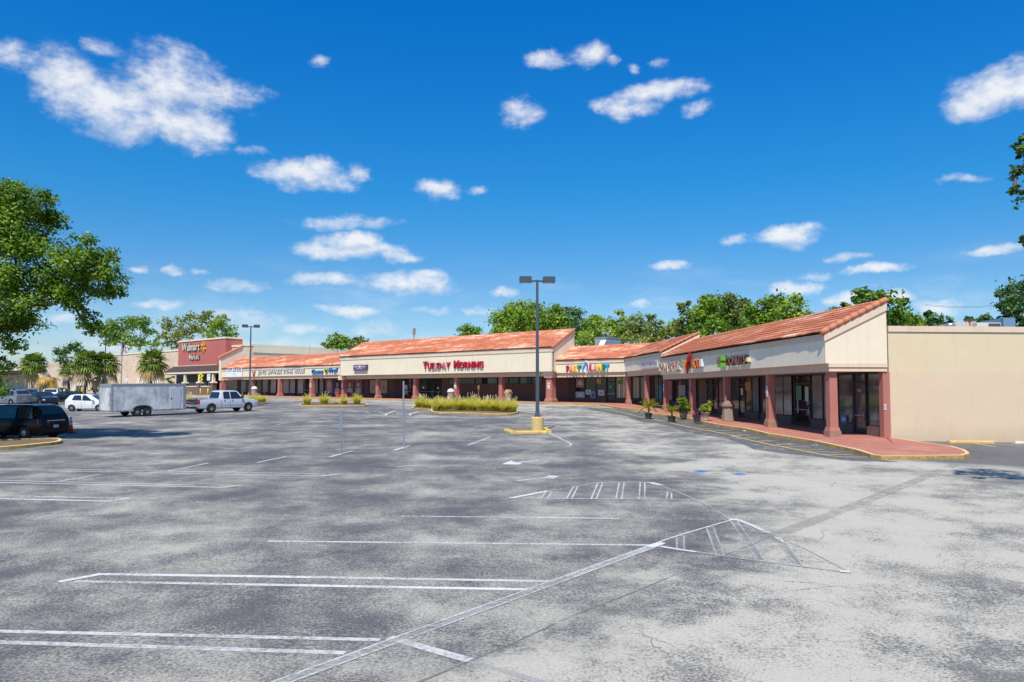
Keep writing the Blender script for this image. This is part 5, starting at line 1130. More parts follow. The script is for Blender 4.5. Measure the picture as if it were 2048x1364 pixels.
I_sm = island([(823, 818.2), (845, 820.5), (864, 820.8), (858, 814.5), (838, 812.3)])
I_left = island([(602, 813.4), (660, 813.6), (728, 813), (736, 810.5), (720, 807.5), (650, 806.5), (606, 809)])
I_trk = island([(470, 812.5), (509, 811), (530, 808.5), (536, 804.5), (515, 801.5), (478, 803)])
I_van = island([(-190, 905), (-60, 903), (20, 898.5), (80, 893), (118, 888.5), (124, 884), (108, 881.5), (40, 883.5), (-60, 886.5), (-190, 890)])
# ------------------------------------------------------------------ ornamental grass
GRASS = attmat('ornamental_grass', [(0, (.30, .30, .05)), (.4, (.56, .52, .09)), (.75, (.70, .60, .20)), (1, (.68, .57, .32))], .6, .42, var=.12, scale=2)
def grass_mesh(seed, n=420, H=.95, R=.95, plumes=10):
    r = np.random.default_rng(seed); V = []; Fs = []; A = []; base = 0
    for k in range(n + plumes):
        pl_ = k >= n; a = r.uniform(0, 2 * math.pi); lean = (r.uniform(0, 1) ** .6) * (.75 if pl_ else 1.0); h = H * (r.uniform(1.1, 1.45) if pl_ else r.uniform(.7, 1.1)); R_ = R * lean
        rb = r.uniform(0, .26); ba = r.uniform(0, 6.28); w = .017 if not pl_ else .006; d = np.array([math.cos(a), math.sin(a)]); s_ = np.array([-d[1], d[0]])
        v0 = np.array([rb * math.cos(ba), rb * math.sin(ba)]); tone = r.uniform(.1, .6) if not pl_ else r.uniform(.75, 1)
        for i, t in enumerate((0, .4, .75, 1)):
            q = v0 + d * R_ * t ** 1.6; z = h * (t - (.42 * lean) * t * t * t); ww = w * (1.15 - t) if not pl_ else (w * .5 if t < .7 else .022)
            V += [(q[0] - s_[0] * ww, q[1] - s_[1] * ww, z), (q[0] + s_[0] * ww, q[1] + s_[1] * ww, z)]; A += [tone * (.6 + .6 * t) + .2] * 2
        for i in range(3): Fs.append((base + 2 * i, base + 2 * i + 1, base + 2 * i + 3, base + 2 * i + 2))
        base += 8
    me_o = np_mesh('ornamental_grass', V, Fs, GRASS, A); me = me_o.data; bpy.data.objects.remove(me_o); return me
GM = [grass_mesh(100 + i, plumes=(12 if i % 2 else 5)) for i in range(4)]
gr = random.Random(5)
def clump(px, py, s, label, group, me=None):
    p = G(px, py); o = link('ornamental_grass', me or GM[gr.randrange(4)]); o.location = (p.x, p.y, p.z + .10); o.rotation_euler = (0, 0, gr.uniform(0, 6.28)); o.scale = (s, s, s * gr.uniform(.92, 1.1)); return tags(o, label, 'grass', group)
lab = 'yellow-green ornamental grass clump growing in the long kerbed island beside the lamp post'
for row, (y0, y1, n, x0, x1) in enumerate([(817.5, 820.5, 9, 880, 1015), (820.5, 823, 10, 874, 1022), (823.2, 826.2, 10, 876, 1026)]):
    for i in range(n):
        f = i / (n - 1); clump(x0 + (x1 - x0) * f + gr.uniform(-4, 4), y0 + (y1 - y0) * f + gr.uniform(-.4, .4), gr.uniform(.95, 1.28), lab, 'grass clumps in the long island')
for x, y in ((838, 816.8), (848, 817.5), (857, 818.3), (844, 815)): clump(x, y, gr.uniform(.9, 1.15), 'green ornamental grass clump in the small island stub left of the long island', 'grass clumps in the island stub')
for x, y, s_, w in ((614, 811, 1.12, 'leftmost'), (648, 811, 1.25, 'second and widest'), (672, 810.8, .55, 'smallest, stunted'), (688, 810.8, .95, 'second from right'), (714, 810.5, 1.25, 'rightmost and tallest')): clump(x, y, s_, 'ornamental grass clump, %s of the five in the narrow yellow-kerbed island' % w, 'grass clumps in the narrow island')
for x, y in ((506, 808), (516, 807), (526, 806), (497, 808), (512, 804.5), (486, 809)): clump(x, y, gr.uniform(.85, 1.1), 'dry yellow grass clump in the island just in front of the pickup truck', 'grass clumps by the pickup')
for x, y in ((374, 809), (380, 808)): clump(x, y, 1.15, 'grass clump showing between the trailer and the pickup cab', 'grass clumps behind the trailer')
# short post in the island
p = G(957, 819); mb = MB(); mb.box(-.04, .04, -.04, .04, -.1, 2.3); mb.box(-.10, .10, -.045, -.042, 1.95, 2.3); o = thing('wooden_post', p, 'thin brown wooden stake rising out of the long grass island', 'post'); obj('stake', mb, M('stake_wood', (.22, .13, .08), .9, var=.2), o, local=True)
# ------------------------------------------------------------------ potted plants
FROND = attmat('palm_frond', [(0, (.06, .12, .012)), (.5, (.20, .26, .02)), (.8, (.45, .33, .04)), (1, (.50, .27, .06))], .5, .25, var=.1)
POT = M('dark_pot', (.055, .05, .048), .7, var=.2); LEAFS = attmat('shrub_leaf', [(0, (.03, .09, .01)), (.5, (.12, .22, .02)), (1, (.40, .44, .04))], .5, .25, var=.15)
def frond(V, Fs, A, o3, az, el, L, droop, nl=14, w=.32, tone=.4, r=None):
    """feather leaf: arching rib with paired leaflets"""
    d = np.array([math.cos(az), math.sin(az)]); s_ = np.array([-d[1], d[0]]); base = len(V)
    P = []
    for i in range(nl + 1):
        t = i / nl; x = L * t * math.cos(el) * (1 - .1 * t); z = L * (t * math.sin(el) - droop * t * t); P.append(np.array([o3[0] + d[0] * x, o3[1] + d[1] * x, o3[2] + z]))
    for i in range(1, nl + 1):
        t = i / nl; ll = w * math.sin(math.pi * min(1, .15 + t * .85)) ** .7
        for sg in (-1, 1):
            b = len(V); fw = (P[i] - P[i - 1]); tip = P[i] + np.array([s_[0], s_[1], 0]) * sg * ll * .75 + fw / np.linalg.norm(fw) * ll * .55 + np.array([0, 0, -ll * .28])
            a_ = P[i - 1]; c_ = P[i]; m_ = (a_ + tip) / 2 + fw * .35
            V += [tuple(a_), tuple(c_), tuple(tip), tuple(m_)]; Fs.append((b, b + 1, b + 2, b + 3)); k = tone + (r.uniform(-.15, .15) if r is not None else 0); A += [k, k, k + .12, k]
def potted_palm(p, label, seed, n=9, L=1.0, trunk=.35, pot_h=.5, tone=.45, sick=.4, pr=.34):
    r = np.random.default_rng(seed); o = thing('potted_palm', p, label, 'potted plant', 'potted plants along the pavement')
    mb = MB(); mb.lathe((0, 0, 0), [(pr * .72, 0), (pr * .98, pot_h * .84), (pr * 1.1, pot_h * .84), (pr * 1.12, pot_h), (pr * .98, pot_h), (pr * .95, pot_h * .9)], 16); obj('pot', mb, POT, o, local=True, smooth=False)
    mb = MB(); mb.tube([(0, 0, pot_h * .8), (.02, 0, pot_h + trunk * .5), (0, .01, pot_h + trunk)], [.075, .06, .05], 8); obj('trunk', mb, M('palm_stem', (.20, .12, .06), .9, var=.25, scale=5), o, local=True)
    V, Fs, A = [], [], []
    for i in range(n):
        az = 2.4 * i + r.uniform(-.3, .3); el = r.uniform(.7, 1.35) if i < n * .6 else r.uniform(.25, .7); frond(V, Fs, A, (0, 0, pot_h + trunk), az, el, L * r.uniform(.8, 1.15), r.uniform(.25, .6) if i < n * .6 else r.uniform(.5, .85), 14, .34 * L, tone + (sick if i % 3 == 0 else 0), r)
    np_mesh('fronds', V, Fs, FROND, A, parent=o)
    return o
potted_palm(G(1297, 838), 'arching yellow-green palm in a dark pot, left of the two on the fire lane', 1, 18, 1.40, .38, .45, .52, .35, .27)
potted_palm(G(1343.5, 845), 'shaggy dry-tipped palm in a dark pot, nearer of the two on the fire lane', 2, 18, 1.15, .22, .45, .58, .45, .28)
def bushy(V, A, Fs, c, R, n, r, leaf=.11, tone=(.2, .9), up=.6):
    for _ in range(n):
        d = r.normal(size=3); d /= np.linalg.norm(d); rr = R * r.uniform(.35, 1) ** .6; q = np.array(c) + d * rr * np.array([1, 1, 1.15]); n_ = d + np.array([0, 0, up]) + r.normal(size=3) * .5; n_ /= np.linalg.norm(n_)
        a = np.cross(n_, r.normal(size=3)); a /= np.linalg.norm(a); b2 = np.cross(n_, a); l = leaf * r.uniform(.7, 1.3); w = l * .45; b = len(V)
        V += [tuple(q - a * l), tuple(q + b2 * w), tuple(q + a * l), tuple(q - b2 * w)]; Fs.append((b, b + 1, b + 2, b + 3)); k = r.uniform(*tone); A += [k] * 4
def potted_shrub(p, label, R, h, n, pot, tone, seed, leaf=.11):
    r = np.random.default_rng(seed); o = thing('potted_shrub', p, label, 'potted plant', 'potted plants along the pavement')
    if pot == 'urn': prof = [(.22, 0), (.24, .05), (.17, .12), (.22, .3), (.30, .48), (.34, .54), (.34, .58), (.29, .58)]
    else: prof = [(.24, 0), (.30, .36), (.33, .38), (.33, .42), (.28, .42)]
    mb = MB(); mb.lathe((0, 0, 0), prof, 16); obj('pot', mb, STONE if pot == 'urn' else POT, o, local=True, smooth=pot == 'urn')
    top = prof[-1][1]; mb = MB()
    for k in range(7):
        a = k * .9; mb.tube([(0.04 * math.cos(a), .04 * math.sin(a), top - .1), (R * .3 * math.cos(a), R * .3 * math.sin(a), top + h * .5), (R * .55 * math.cos(a), R * .55 * math.sin(a), top + h * .9)], [.018, .012, .006], 5)
    obj('stems', mb, M('palm_stem', (.20, .12, .06), .9, var=.25, scale=5), o, local=True)
    V, Fs, A = [], [], []
    for k in range(9):
        a = k * 2.4; rr = R * .75 * math.sqrt(k / 8); bushy(V, A, Fs, (rr * math.cos(a), rr * math.sin(a), top + h * (.2 + .75 * r.random())), R * .36, n // 9, r, leaf, tone)
    np_mesh('foliage', V, Fs, LEAFS, A, parent=o); return o
potted_shrub(G(1367, 835, .15), 'tall leafy green shrub in a low tub behind the nearer palm pot', .55, 1.1, 420, 'tub', (.15, .8), 5, .17)
potted_shrub(G(1411, 841.5, .15), 'bright yellow-green shrub in a stone urn beside purple trailing leaves', .44, .62, 480, 'urn', (.5, 1.0), 6, .15)
potted_shrub(G(1384, 827, .15), 'dark leafy shrub in shade in front of the narrow second-farthest column', .45, .75, 380, 'tub', (.0, .45), 16, .13)
pu = G(1395, 843, .15); o = thing('trailing_plant', pu, 'purple trailing plant in a small pot touching the stone urn', 'potted plant', 'potted plants along the pavement')
mb = MB(); mb.lathe((0, 0, 0), [(.18, 0), (.24, .34), (.26, .36), (.22, .36)], 12); obj('pot', mb, POT, o, local=True)
V, Fs, A = [], [], []; r = np.random.default_rng(8)
for k in range(6): bushy(V, A, Fs, (r.uniform(-.16, .16), r.uniform(-.16, .16), .12 + .10 * k), .22, 70, r, .07, (0, 1), .2)
np_mesh('foliage', V, Fs, attmat('purple_leaf', [(0, (.05, .015, .05)), (1, (.22, .07, .20))], .5, .2), A, parent=o)
# orange tub by the portrait windows
q = TM.p(TM.t(677, 1.4), 1.4, 0); o = thing('planter_tub', (q.x, q.y, zg(q.x, q.y) + .15), 'orange terracotta tub under the dark-haired portrait poster', 'planter'); mb = MB(); mb.lathe((0, 0, 0), [(.36, 0), (.50, .62), (.54, .64), (.54, .74), (.46, .74)], 14); obj('pot', mb, M('terracotta', (.45, .14, .04), .8, var=.15), o, local=True); mb = MB(); mb.lathe((0, 0, 0), [(.44, .70), (.30, .76), (.05, .78)], 12); obj('soil', mb, SOIL, o, local=True)
# scraps of paper along the kerb
for i, (x, y, lab) in enumerate([(1489, 863.5, 'crumpled white paper scrap by the kerb left of the painted words'), (1631, 892, 'white paper scrap against the near kerb right of the painted words'), (1444, 853.5, 'small white cup standing at the kerb near the litter bin'), (1232, 818.5, 'flat white paper scrap at the kerb of the party shop'), (1146, 812, 'tiny white scrap at the far kerb left of the party shop')]):
    p = G(x, y); mb = MB(); r_ = random.Random(i); w = .11 if i != 2 else .04
    for k in range(4): mb.poly([(p.x + r_.uniform(-w, w), p.y + r_.uniform(-w, w) * .6, p.z + .01 + r_.uniform(0, .07)) for _ in range(4)])
    if i == 2: mb = MB(); mb.lathe((p.x, p.y, p.z), [(.035, 0), (.045, .14)], 10)
    o = obj('paper_scrap' if i != 2 else 'paper_cup', mb, WHITE, origin=(p.x, p.y, p.z)); tags(o, lab, 'litter')
# traffic cone
p = G(141, 866); o = thing('traffic_cone', p, 'orange traffic cone with two white bands behind the black minivan', 'traffic cone'); CO = M('cone_orange', (.90, .13, .015), .5, var=.06); CB = M('cone_white', (.75, .74, .70), .5)
hc = AT(141, 834, p.y).z - p.z; mb = MB(); mb.box(-.20, .20, -.20, .20, 0, .04); obj('foot', mb, BLACK, o, local=True)
rr = lambda z: .155 - .115 * z / hc
mb = MB(); mb.lathe((0, 0, 0), [(rr(.04), .041), (rr(hc), hc), (.01, hc + .005)], 16); c_ = obj('cone', mb, CO, o, local=True, smooth=True)
for a, b2 in ((.50, .66), (.74, .88)):
    mb = MB(); mb.lathe((0, 0, 0), [(rr(hc * a) + .004, hc * a), (rr(hc * b2) + .004, hc * b2)], 16); obj('band', mb, CB, o, local=True)
# yellow bollards
for px, Y, z_top, lab in [(401, 140, 777, 'yellow bollard left of the two in front of the brick entrance walls'), (416, 140, 777, 'yellow bollard right of the two in front of the brick entrance walls'), (129, 104, 778, 'yellow bollard beside the white crossover, leftmost of three near the palms'), (151, 112, 774, 'yellow bollard middle of three near the palms'), (164.5, 116, 774, 'yellow bollard rightmost of three near the palms')]:
    p = AT(px, 780, Y); p.z = zg(p.x, p.y); H = AT(px, z_top, Y).z - p.z; mb = MB(); mb.lathe((0, 0, 0), [(.15, -.1), (.15, H - .08), (.11, H - .02), (.03, H)], 12); o = obj('bollard', mb, YBRIGHT, local=True, smooth=True); o.location = p; tags(o, lab, 'bollard', 'yellow bollards')
# road signs
def post_sign(px, Y, ytop, shape, label, plates):
    p = AT(px, 780, Y); p.z = zg(p.x, p.y); H = AT(px, ytop, Y).z - p.z; o = thing('road_sign', p, label, 'sign', None, math.atan2(-p.x, p.y) * 1.0 + (-.35 if p.x < 0 else 0))
    mb = MB(); mb.tube([(0, 0, -.1), (0, 0, H)], .05, 8); obj('post', mb, STEEL, o, local=True)
    for nm, pts, zc, mt in plates:
        mb = MB(); mb.prism([(x, -.07, H + zc + z) for x, z in pts], (0, .03, 0)); pl_ = obj(nm, mb, mt, o, local=True)
        if nm == 'diamond_plate':
            mb = MB(); mb.poly([(x, -.075, H + zc + z) for x, z in [(-.08, .2), (.02, .3), (.1, .22), (.16, .02), (.08, 0), (.14, -.3), (.05, -.3), (0, -.08), (-.10, -.3), (-.18, -.28), (-.06, 0)]]); obj('walker_symbol', mb, BLACK, pl_, local=True)
        if nm == 'text_plate':
            mb = MB(); [mb.box(-.18, .18, -.079, -.073, H + zc + z, H + zc + z + .06) for z in (-.35, .1, .25, .4)]; obj('print', mb, M('print_grey', (.2, .2, .2), .6), pl_, local=True)
        if nm == 'arrow_plate':
            mb = MB(); mb.poly([(x, -.075, H + zc + z) for x, z in [(.22, .2), (-.1, .05), (-.05, .15), (-.25, -.15), (.1, -.15), (0, -.05), (.25, .12)]]); obj('arrow', mb, BLACK, pl_, local=True)
dm = lambda s_: [(-s_, 0), (0, -s_), (s_, 0), (0, s_)]; rc = lambda w, h: [(-w, -h), (w, -h), (w, h), (-w, h)]
YS = M('sign_yellow_plate', (.80, .62, .01), .45)
post_sign(401, 141, 745.5, None, 'yellow diamond pedestrian crossing sign above an arrow plate, by the store entrance', [('diamond_plate', dm(.54), -.55, YS), ('arrow_plate', [(-.38, -.10), (.0, -.34), (.38, -.10), (.38, .10), (0, .34), (-.38, .10)], -1.22, YS)])
post_sign(417, 141, 747.8, None, 'white rectangular regulatory sign right of the yellow crossing sign', [('text_plate', rc(.29, .60), -.6, WHT)])
post_sign(129.8, 108, 756.5, None, 'blue square parking sign on a post in front of the slim palm', [('blue_plate', rc(.28, .34), -.34, M('plate_blue', (.02, .04, .30), .4))])
post_sign(139.6, 112, 756, None, 'white sign plate on a post right of the blue parking sign', [('text_plate', rc(.16, .42), -.42, WHT)])
post_sign(254, 140, 752, None, 'white sign plate on a thin post right of the flagpole', [('text_plate', rc(.22, .5), -.5, WHT)])
# flagpole and flag
p = AT(242, 780, 135); p.z = zg(p.x, p.y); H = AT(242, 679, 135).z - p.z; o = thing('flagpole', p, 'slim pale flagpole with a gold ball in front of the brick store wall', 'flagpole')
mb = MB(); mb.tube([(0, 0, 0), (0, 0, H)], [.10, .05], 8); obj('pole', mb, STEEL, o, local=True); mb = MB(); mb.lathe((0, 0, H), [(.02, 0), (.13, .08), (.16, .18), (.13, .28), (.02, .34)], 10); obj('finial', mb, M('gilt', (.6, .38, .06), .3, .8), o, local=True, smooth=True)
zt1 = AT(242, 683, 135).z; zt0 = AT(242, 708, 135).z; mb = MB(); nx_, nz_ = 14, 26; P = {}
for i in range(nx_ + 1):
    for j in range(nz_ + 1):
        u = i / nx_; v = j / nz_; hang = .95 * u; x = .08 + hang * (.55 + .35 * v) * 1.0 - .55 * v * u * .3; z = zt1 - (zt1 - zt0) * v - u * .55 * (1 - v * .3); P[i, j] = (p.x + x * .8 - .4 * v, p.y + .16 * math.sin(u * 9 + v * 2) * (.3 + u), z)
for i in range(nx_):
    for j in range(nz_):
        # stripes run down the hanging cloth, canton at the hoist top
        st = (i * 13 // nx_) % 2; m_ = 2 if (j < nz_ * .42 and i < nx_ * .60) else (0 if st == 0 else 1)
        mb.add([P[i, j + 1], P[i + 1, j + 1], P[i + 1, j], P[i, j]], [(0, 1, 2, 3)], m_)
o = obj('flag', mb, [C_('flag_red', (.45, .02, .04)), WHT, C_('flag_blue', (.02, .04, .20))], smooth=True); tags(o, 'limp striped red, white and blue flag hanging from the flagpole', 'flag')
# rooftop things
HV = M('hvac_grey', (.42, .47, .50), .5, .3, var=.08)
q = TM.p(TM.t(1219, 9), 9, 0); o = thing('rooftop_unit', (q.x, q.y, CZ + 3.4), 'square grey rooftop air unit behind the corner wing tiles', 'rooftop unit')
zt_u = AT(1219, 677.5, q.y).z; zb_u = CZ + 3.4
mb = MB(); mb.fbox(TM, TM.t(1213, 7.2), TM.t(1190, 7.2), 7.2, 10.4, zb_u, zt_u); obj('casing', mb, HV, o)
mb = MB(); mb.fbox(TM, TM.t(1213, 7.2) - .05, TM.t(1190, 7.2) + .05, 7.15, 10.45, zt_u + .003, zt_u + .10); obj('lid', mb, HV, o)
ta = TM.t(1206, 7.0); mb = MB(); mb.prism([TM.p(ta - .4, 7.15, zt_u - .35), TM.p(ta + .4, 7.15, zt_u - .35), TM.p(ta + .4, 6.5, zt_u - 1.2), TM.p(ta - .4, 6.5, zt_u - 1.2)], (0, 0, .06)); obj('hood', mb, WHITE, o)
q2 = TM.p(TM.t(1212, 8.8), 8.8, zt_u + .1); o = thing('antenna', q2, 'small cluster of aerial masts standing on the grey rooftop unit', 'antenna'); mb = MB(); r_ = random.Random(2)
for dx, h_ in ((-.35, .9), (-.15, 1.15), (.25, .8), (.5, 1.3)):
    mb.tube([q2 + Vector((dx, 0, 0)), q2 + Vector((dx, 0, h_))], .035, 6); mb.tube([q2 + Vector((dx - .25, 0, h_ * .8)), q2 + Vector((dx + .25, .1, h_ * .85))], .03, 6); mb.tube([q2 + Vector((dx - .15, 0, h_ * .6)), q2 + Vector((dx + .15, -.1, h_ * .6))], .03, 6)
obj('masts', mb, STEEL, o)
pt = TM.p(TM.t(827.5, 6), 6, 0); zt1 = AT(827.5, 656.5, pt.y).z; o = thing('vent_stack', (pt.x, pt.y, CZ + 4.6), 'tan box vent on a thin pipe above the tall tiled roof', 'vent'); mb = MB(); mb.tube([(pt.x, pt.y, CZ + 4.6), (pt.x, pt.y, zt1 - .8)], .07, 8); obj('pipe', mb, STEEL, o); mb = MB(); mb.frus((pt.x, pt.y), .34, .34, .34, .34, zt1 - .95, zt1, .9); obj('box', mb, M('vent_tan', (.42, .28, .20), .8), o)
pt = TM.p(TM.t(619, 8), 8, 0); mb = MB(); mb.tube([(pt.x, pt.y, CZ + 4.2), (pt.x, pt.y, AT(619, 687, pt.y).z)], .035, 6); o = obj('aerial', mb, STEEL); tags(o, 'single thin aerial rod above the low left roof', 'antenna')
# rusty sheet-metal plant and cooler on the flat roof at right
RUST = None
def rust_mat():
    m, nt, b = nodes_of('rusted_sheet'); p = wpos(nt); mp = nt.nodes.new('ShaderNodeMapping'); mp.inputs['Scale'].default_value = (4, 4, .5); nt.links.new(p, mp.inputs[0])
    f = sstep(nt, noise(nt, mp.outputs[0], 1.2, 5, .6), .56, .66); sep = nt.nodes.new('ShaderNodeSeparateXYZ'); nt.links.new(p, sep.inputs[0]); w = nt.nodes.new('ShaderNodeMath'); w.operation = 'SINE'; nt.links.new(mth(nt, 'MULTIPLY', sep.outputs[0], 26), w.inputs[0])
    c = mixc(nt, mth(nt, 'MULTIPLY', mth(nt, 'ADD', w.outputs[0], 1), .25), (.55, .52, .46), (.36, .36, .35)); nt.links.new(mixc(nt, f, c, (.33, .10, .03)), b.inputs['Base Color']); b.inputs['Roughness'].default_value = .7; return m
zr = CZ + 2.41; bY = 8.0
q = AT(1933, 650, 47); o = thing('rooftop_enclosure', (q.x, q.y, zr), 'rust-streaked corrugated metal enclosure on the flat roof above the side wall', 'rooftop enclosure'); x0, x1 = AT(1905, 650, 46).x, AT(1953, 650, 46).x; ztp = AT(1930, 641.5, 46).z
mb = MB(); mb.prism([(x0, 46, zr), (x1, 46, zr), (x1, 46, ztp), (x0 + .8, 46, ztp), (x0, 46, ztp - .12)], (0, 3, 0)); obj('sheeting', mb, rust_mat(), o); mb = MB(); mb.box(x0 + .7, x1 + .05, 45.95, 46.02, ztp + .003, ztp + .06); obj('top_rail', mb, M('rust_rail', (.12, .06, .04), .8), o)
x0, x1 = AT(1954, 650, 45.5).x, AT(2002, 650, 45.5).x; ztp = AT(1980, 645, 45.5).z; o = thing('rooftop_unit', ((x0 + x1) / 2, 46.5, zr), 'low cream rooftop cooler with a dark grille, right of the rusty enclosure', 'rooftop unit'); mb = MB(); mb.box(x0, x1, 45.5, 47, zr, ztp); obj('casing', mb, M('cooler_cream', (.60, .57, .50), .6), o); xg = AT(1979, 650, 45.4).x; mb = MB(); mb.box(xg, x1 - .05, 45.46, 45.495, zr + .1, ztp - .06); obj('grille', mb, M('grille_dark', (.08, .075, .07), .6), o)
x0, x1 = AT(1976, 650, 50).x, AT(2031, 650, 50).x; ztp = AT(2010, 635.5, 50).z; o = thing('rooftop_unit', ((x0 + x1) / 2, 51, zr), 'blue-grey rooftop unit with a sloping hood at the right edge', 'rooftop unit'); xm = AT(2007, 650, 50).x; mb = MB(); mb.box(xm, x1, 50, 52.5, zr, ztp); obj('casing', mb, M('unit_blue', (.16, .28, .38), .5, .2), o); mb = MB(); mb.prism([(x0, 50.2, ztp - .55), (xm - .01, 50.2, ztp - .05), (xm - .01, 50.2, ztp - .5), (x0, 50.2, ztp - .65)], (0, 2, 0)); obj('hood', mb, M('unit_blue_dark', (.09, .16, .24), .5, .2), o)
pt = AT(1900, 652, 42); mb = MB(); mb.lathe((pt.x, pt.y, zr), [(.12, 0), (.12, AT(1900, 650, 42).z - zr - .12), (.28, AT(1900, 650, 42).z - zr - .1), (.26, AT(1900, 648, 42).z - zr), (.12, AT(1900, 647.5, 42).z - zr + .04), (.02, AT(1900, 647.5, 42).z - zr + .05)], 14); o = obj('roof_vent', mb, M('alu', (.6, .6, .6), .3, .8), smooth=True); tags(o, 'round silver vent cap at the left end of the flat roof', 'vent')
# thin overhead wires at right
for k, (ya, yb) in enumerate([(606.5, 592.5), (608.5, 595.5)]):
    a = AT(1850, ya + 2, 120); c = AT(2120, yb - 8, 100); mb = MB(); mb.tube([a.lerp(c, t / 12) - Vector((0, 0, 1.0 * 4 * (t / 12) * (1 - t / 12))) for t in range(13)], .02, 4); o = obj('overhead_wire', mb, M('wire_grey', (.18, .2, .23), .6)); tags(o, ('upper' if k == 0 else 'lower') + ' thin overhead wire against the sky at far right', 'wire')
# ------------------------------------------------------------------ vehicles
TYRE = M('tyre_rubber', (.018, .018, .019), .85, var=.2); RIM = M('alloy_rim', (.45, .46, .48), .3, .8, var=.05); CGLASS = glassmat('car_glass', (.02, .028, .03), .03, .7, .3); HEADL = M('headlight_lens', (.62, .64, .66), .12, .2); TAILL = M('taillight_lens', (.38, .012, .015), .15, spec=.6); PLATE = M('plate_teal', (.30, .42, .44), .5); CHROME = M('chrome', (.62, .62, .64), .12, .95, var=.03); DARKTRIM = M('dark_trim', (.02, .02, .022), .6)
def paint(name, c, metal=.25): return M('car_' + name, c, .28, metal, var=.03, fine=.02, coat=.8 if max(c) > .004 else .25, spec=.4 if max(c) > .004 else .2)
def ip_(xs, ys, x): return float(np.interp(x, xs, ys))
class Body:
    """car shell from a side profile: stations along x (rear 0 -> front L)"""
    def __init__(s, L, W, H, zb, belt, top, plan, tumble=.82):
        s.L, s.W, s.H, s.zb, s.bx, s.tx, s.px, s.tb = L, W, H, zb, belt, top, plan, tumble
    def belt(s, x): return ip_([a * s.L for a, _ in s.bx], [b for _, b in s.bx], x)
    def top(s, x): return ip_([a * s.L for a, _ in s.tx], [b for _, b in s.tx], x)
    def half(s, x): return s.W / 2 * ip_([a * s.L for a, _ in s.px], [b for _, b in s.px], x)
    def topw(s, x):
        h = s.half(x); k = min(1, max(0, (s.top(x) - s.belt(x)) / .5)); return h * (.97 + (s.tb - .97) * k)
    def side(s, x, z):
        b, t = s.belt(x), s.top(x); h = s.half(x)
        if z <= b or t - b < .02: return h
        f = min(1, (z - b) / (t - b)); return h + (s.topw(x) - h) * f
    def mesh(s, name, mat_, wheels, r, parent, n=34):
        mb = MB(); xs = np.linspace(0, s.L, n); R = []
        for x in xs:
            b, t, h, tw = s.belt(x), s.top(x), s.half(x), s.topw(x); zb = s.zb + (.12 if x < .1 or x > s.L - .1 else 0); t = max(t, b + .015)
            half = [(0, zb), (h * .80, zb), (h * .955, zb + .07), (h * 1.0, zb + (b - zb) * .45), (h * .985, b - .05), (h * .965, b), (tw * 1.0, b + (t - b) * .88), (tw * .90, t - .004), (tw * .5, t + .012), (0, t + .018)]
            ring = [(x - s.L / 2, y, z) for y, z in half] + [(x - s.L / 2, -y, z) for y, z in half[-2:0:-1]]
            R.append(ring)
        m = len(R[0]); vs = [v for q in R for v in q]; fs = [(i * m + k, i * m + (k + 1) % m, (i + 1) * m + (k + 1) % m, (i + 1) * m + k) for i in range(n - 1) for k in range(m)]
        fs += [tuple(range(m - 1, -1, -1)), tuple(range((n - 1) * m, n * m))]
        mb.add(vs, fs); tmp = obj('tmp', mb, mat_, local=True, smooth=True)
        bm_ = bmesh.new(); bm_.from_mesh(tmp.data); bmesh.ops.recalc_face_normals(bm_, faces=bm_.faces); bm_.to_mesh(tmp.data); bm_.free()
        cut = MB()
        for wx in wheels:
            for sg in (-1, 1): cut.lathe((wx, sg * (s.W / 2 - .1), r), [(r * 1.17, -.22), (r * 1.17, .5)] if sg > 0 else [(r * 1.17, -.5), (r * 1.17, .22)], 20, axis='y')
        co = obj('cut', cut, DARKTRIM, local=True); bm_ = bmesh.new(); bm_.from_mesh(co.data); bmesh.ops.recalc_face_normals(bm_, faces=bm_.faces); bm_.to_mesh(co.data); bm_.free()
        md = tmp.modifiers.new('b', 'BOOLEAN'); md.operation = 'DIFFERENCE'; md.object = co; md.solver = 'EXACT'
        dg = bpy.context.evaluated_depsgraph_get(); dg.update(); me = bpy.data.meshes.new_from_object(tmp.evaluated_get(dg)); me.name = name
        bpy.data.objects.remove(tmp); bpy.data.objects.remove(co)
        if hasattr(me, 'set_sharp_from_angle'): me.set_sharp_from_angle(angle=math.radians(38))
        return link(name, me, parent)
    def glass_side(s, x0, x1, sg, inset0=.05, inset1=.07, n=6, lean0=0, lean1=0):
        """side window between two stations following the shell"""
        mb = MB(); lo, hi = [], []
        for i in range(n + 1):
            f = i / n; xa = x0 + (x1 - x0) * f; zb_ = s.belt(xa) + inset0; xt = x0 + lean0 + (x1 + lean1 - x0 - lean0) * f; zt_ = s.top(xt) - inset1; zt_ = max(zt_, zb_ + .03)
            lo.append((xa - s.L / 2, sg * (s.side(xa, zb_) + .008), zb_)); hi.append((xt - s.L / 2, sg * (s.side(xt, zt_) + .008), zt_))
        mb.add(lo + hi, [(i, i + 1, n + 2 + i, n + 1 + i) for i in range(n)]); return mb
    def glass_top(s, x0, x1, k=.86, n=6, up=.02):
        mb = MB(); a, b_ = [], []
        for i in range(n + 1):
            x = x0 + (x1 - x0) * i / n; z = s.top(x) + up; w = s.topw(x) * k; a.append((x - s.L / 2, w, z)); b_.append((x - s.L / 2, -w, z))
        mb.add(a + b_, [(i, n + 1 + i, n + 2 + i, i + 1) for i in range(n)]); return mb
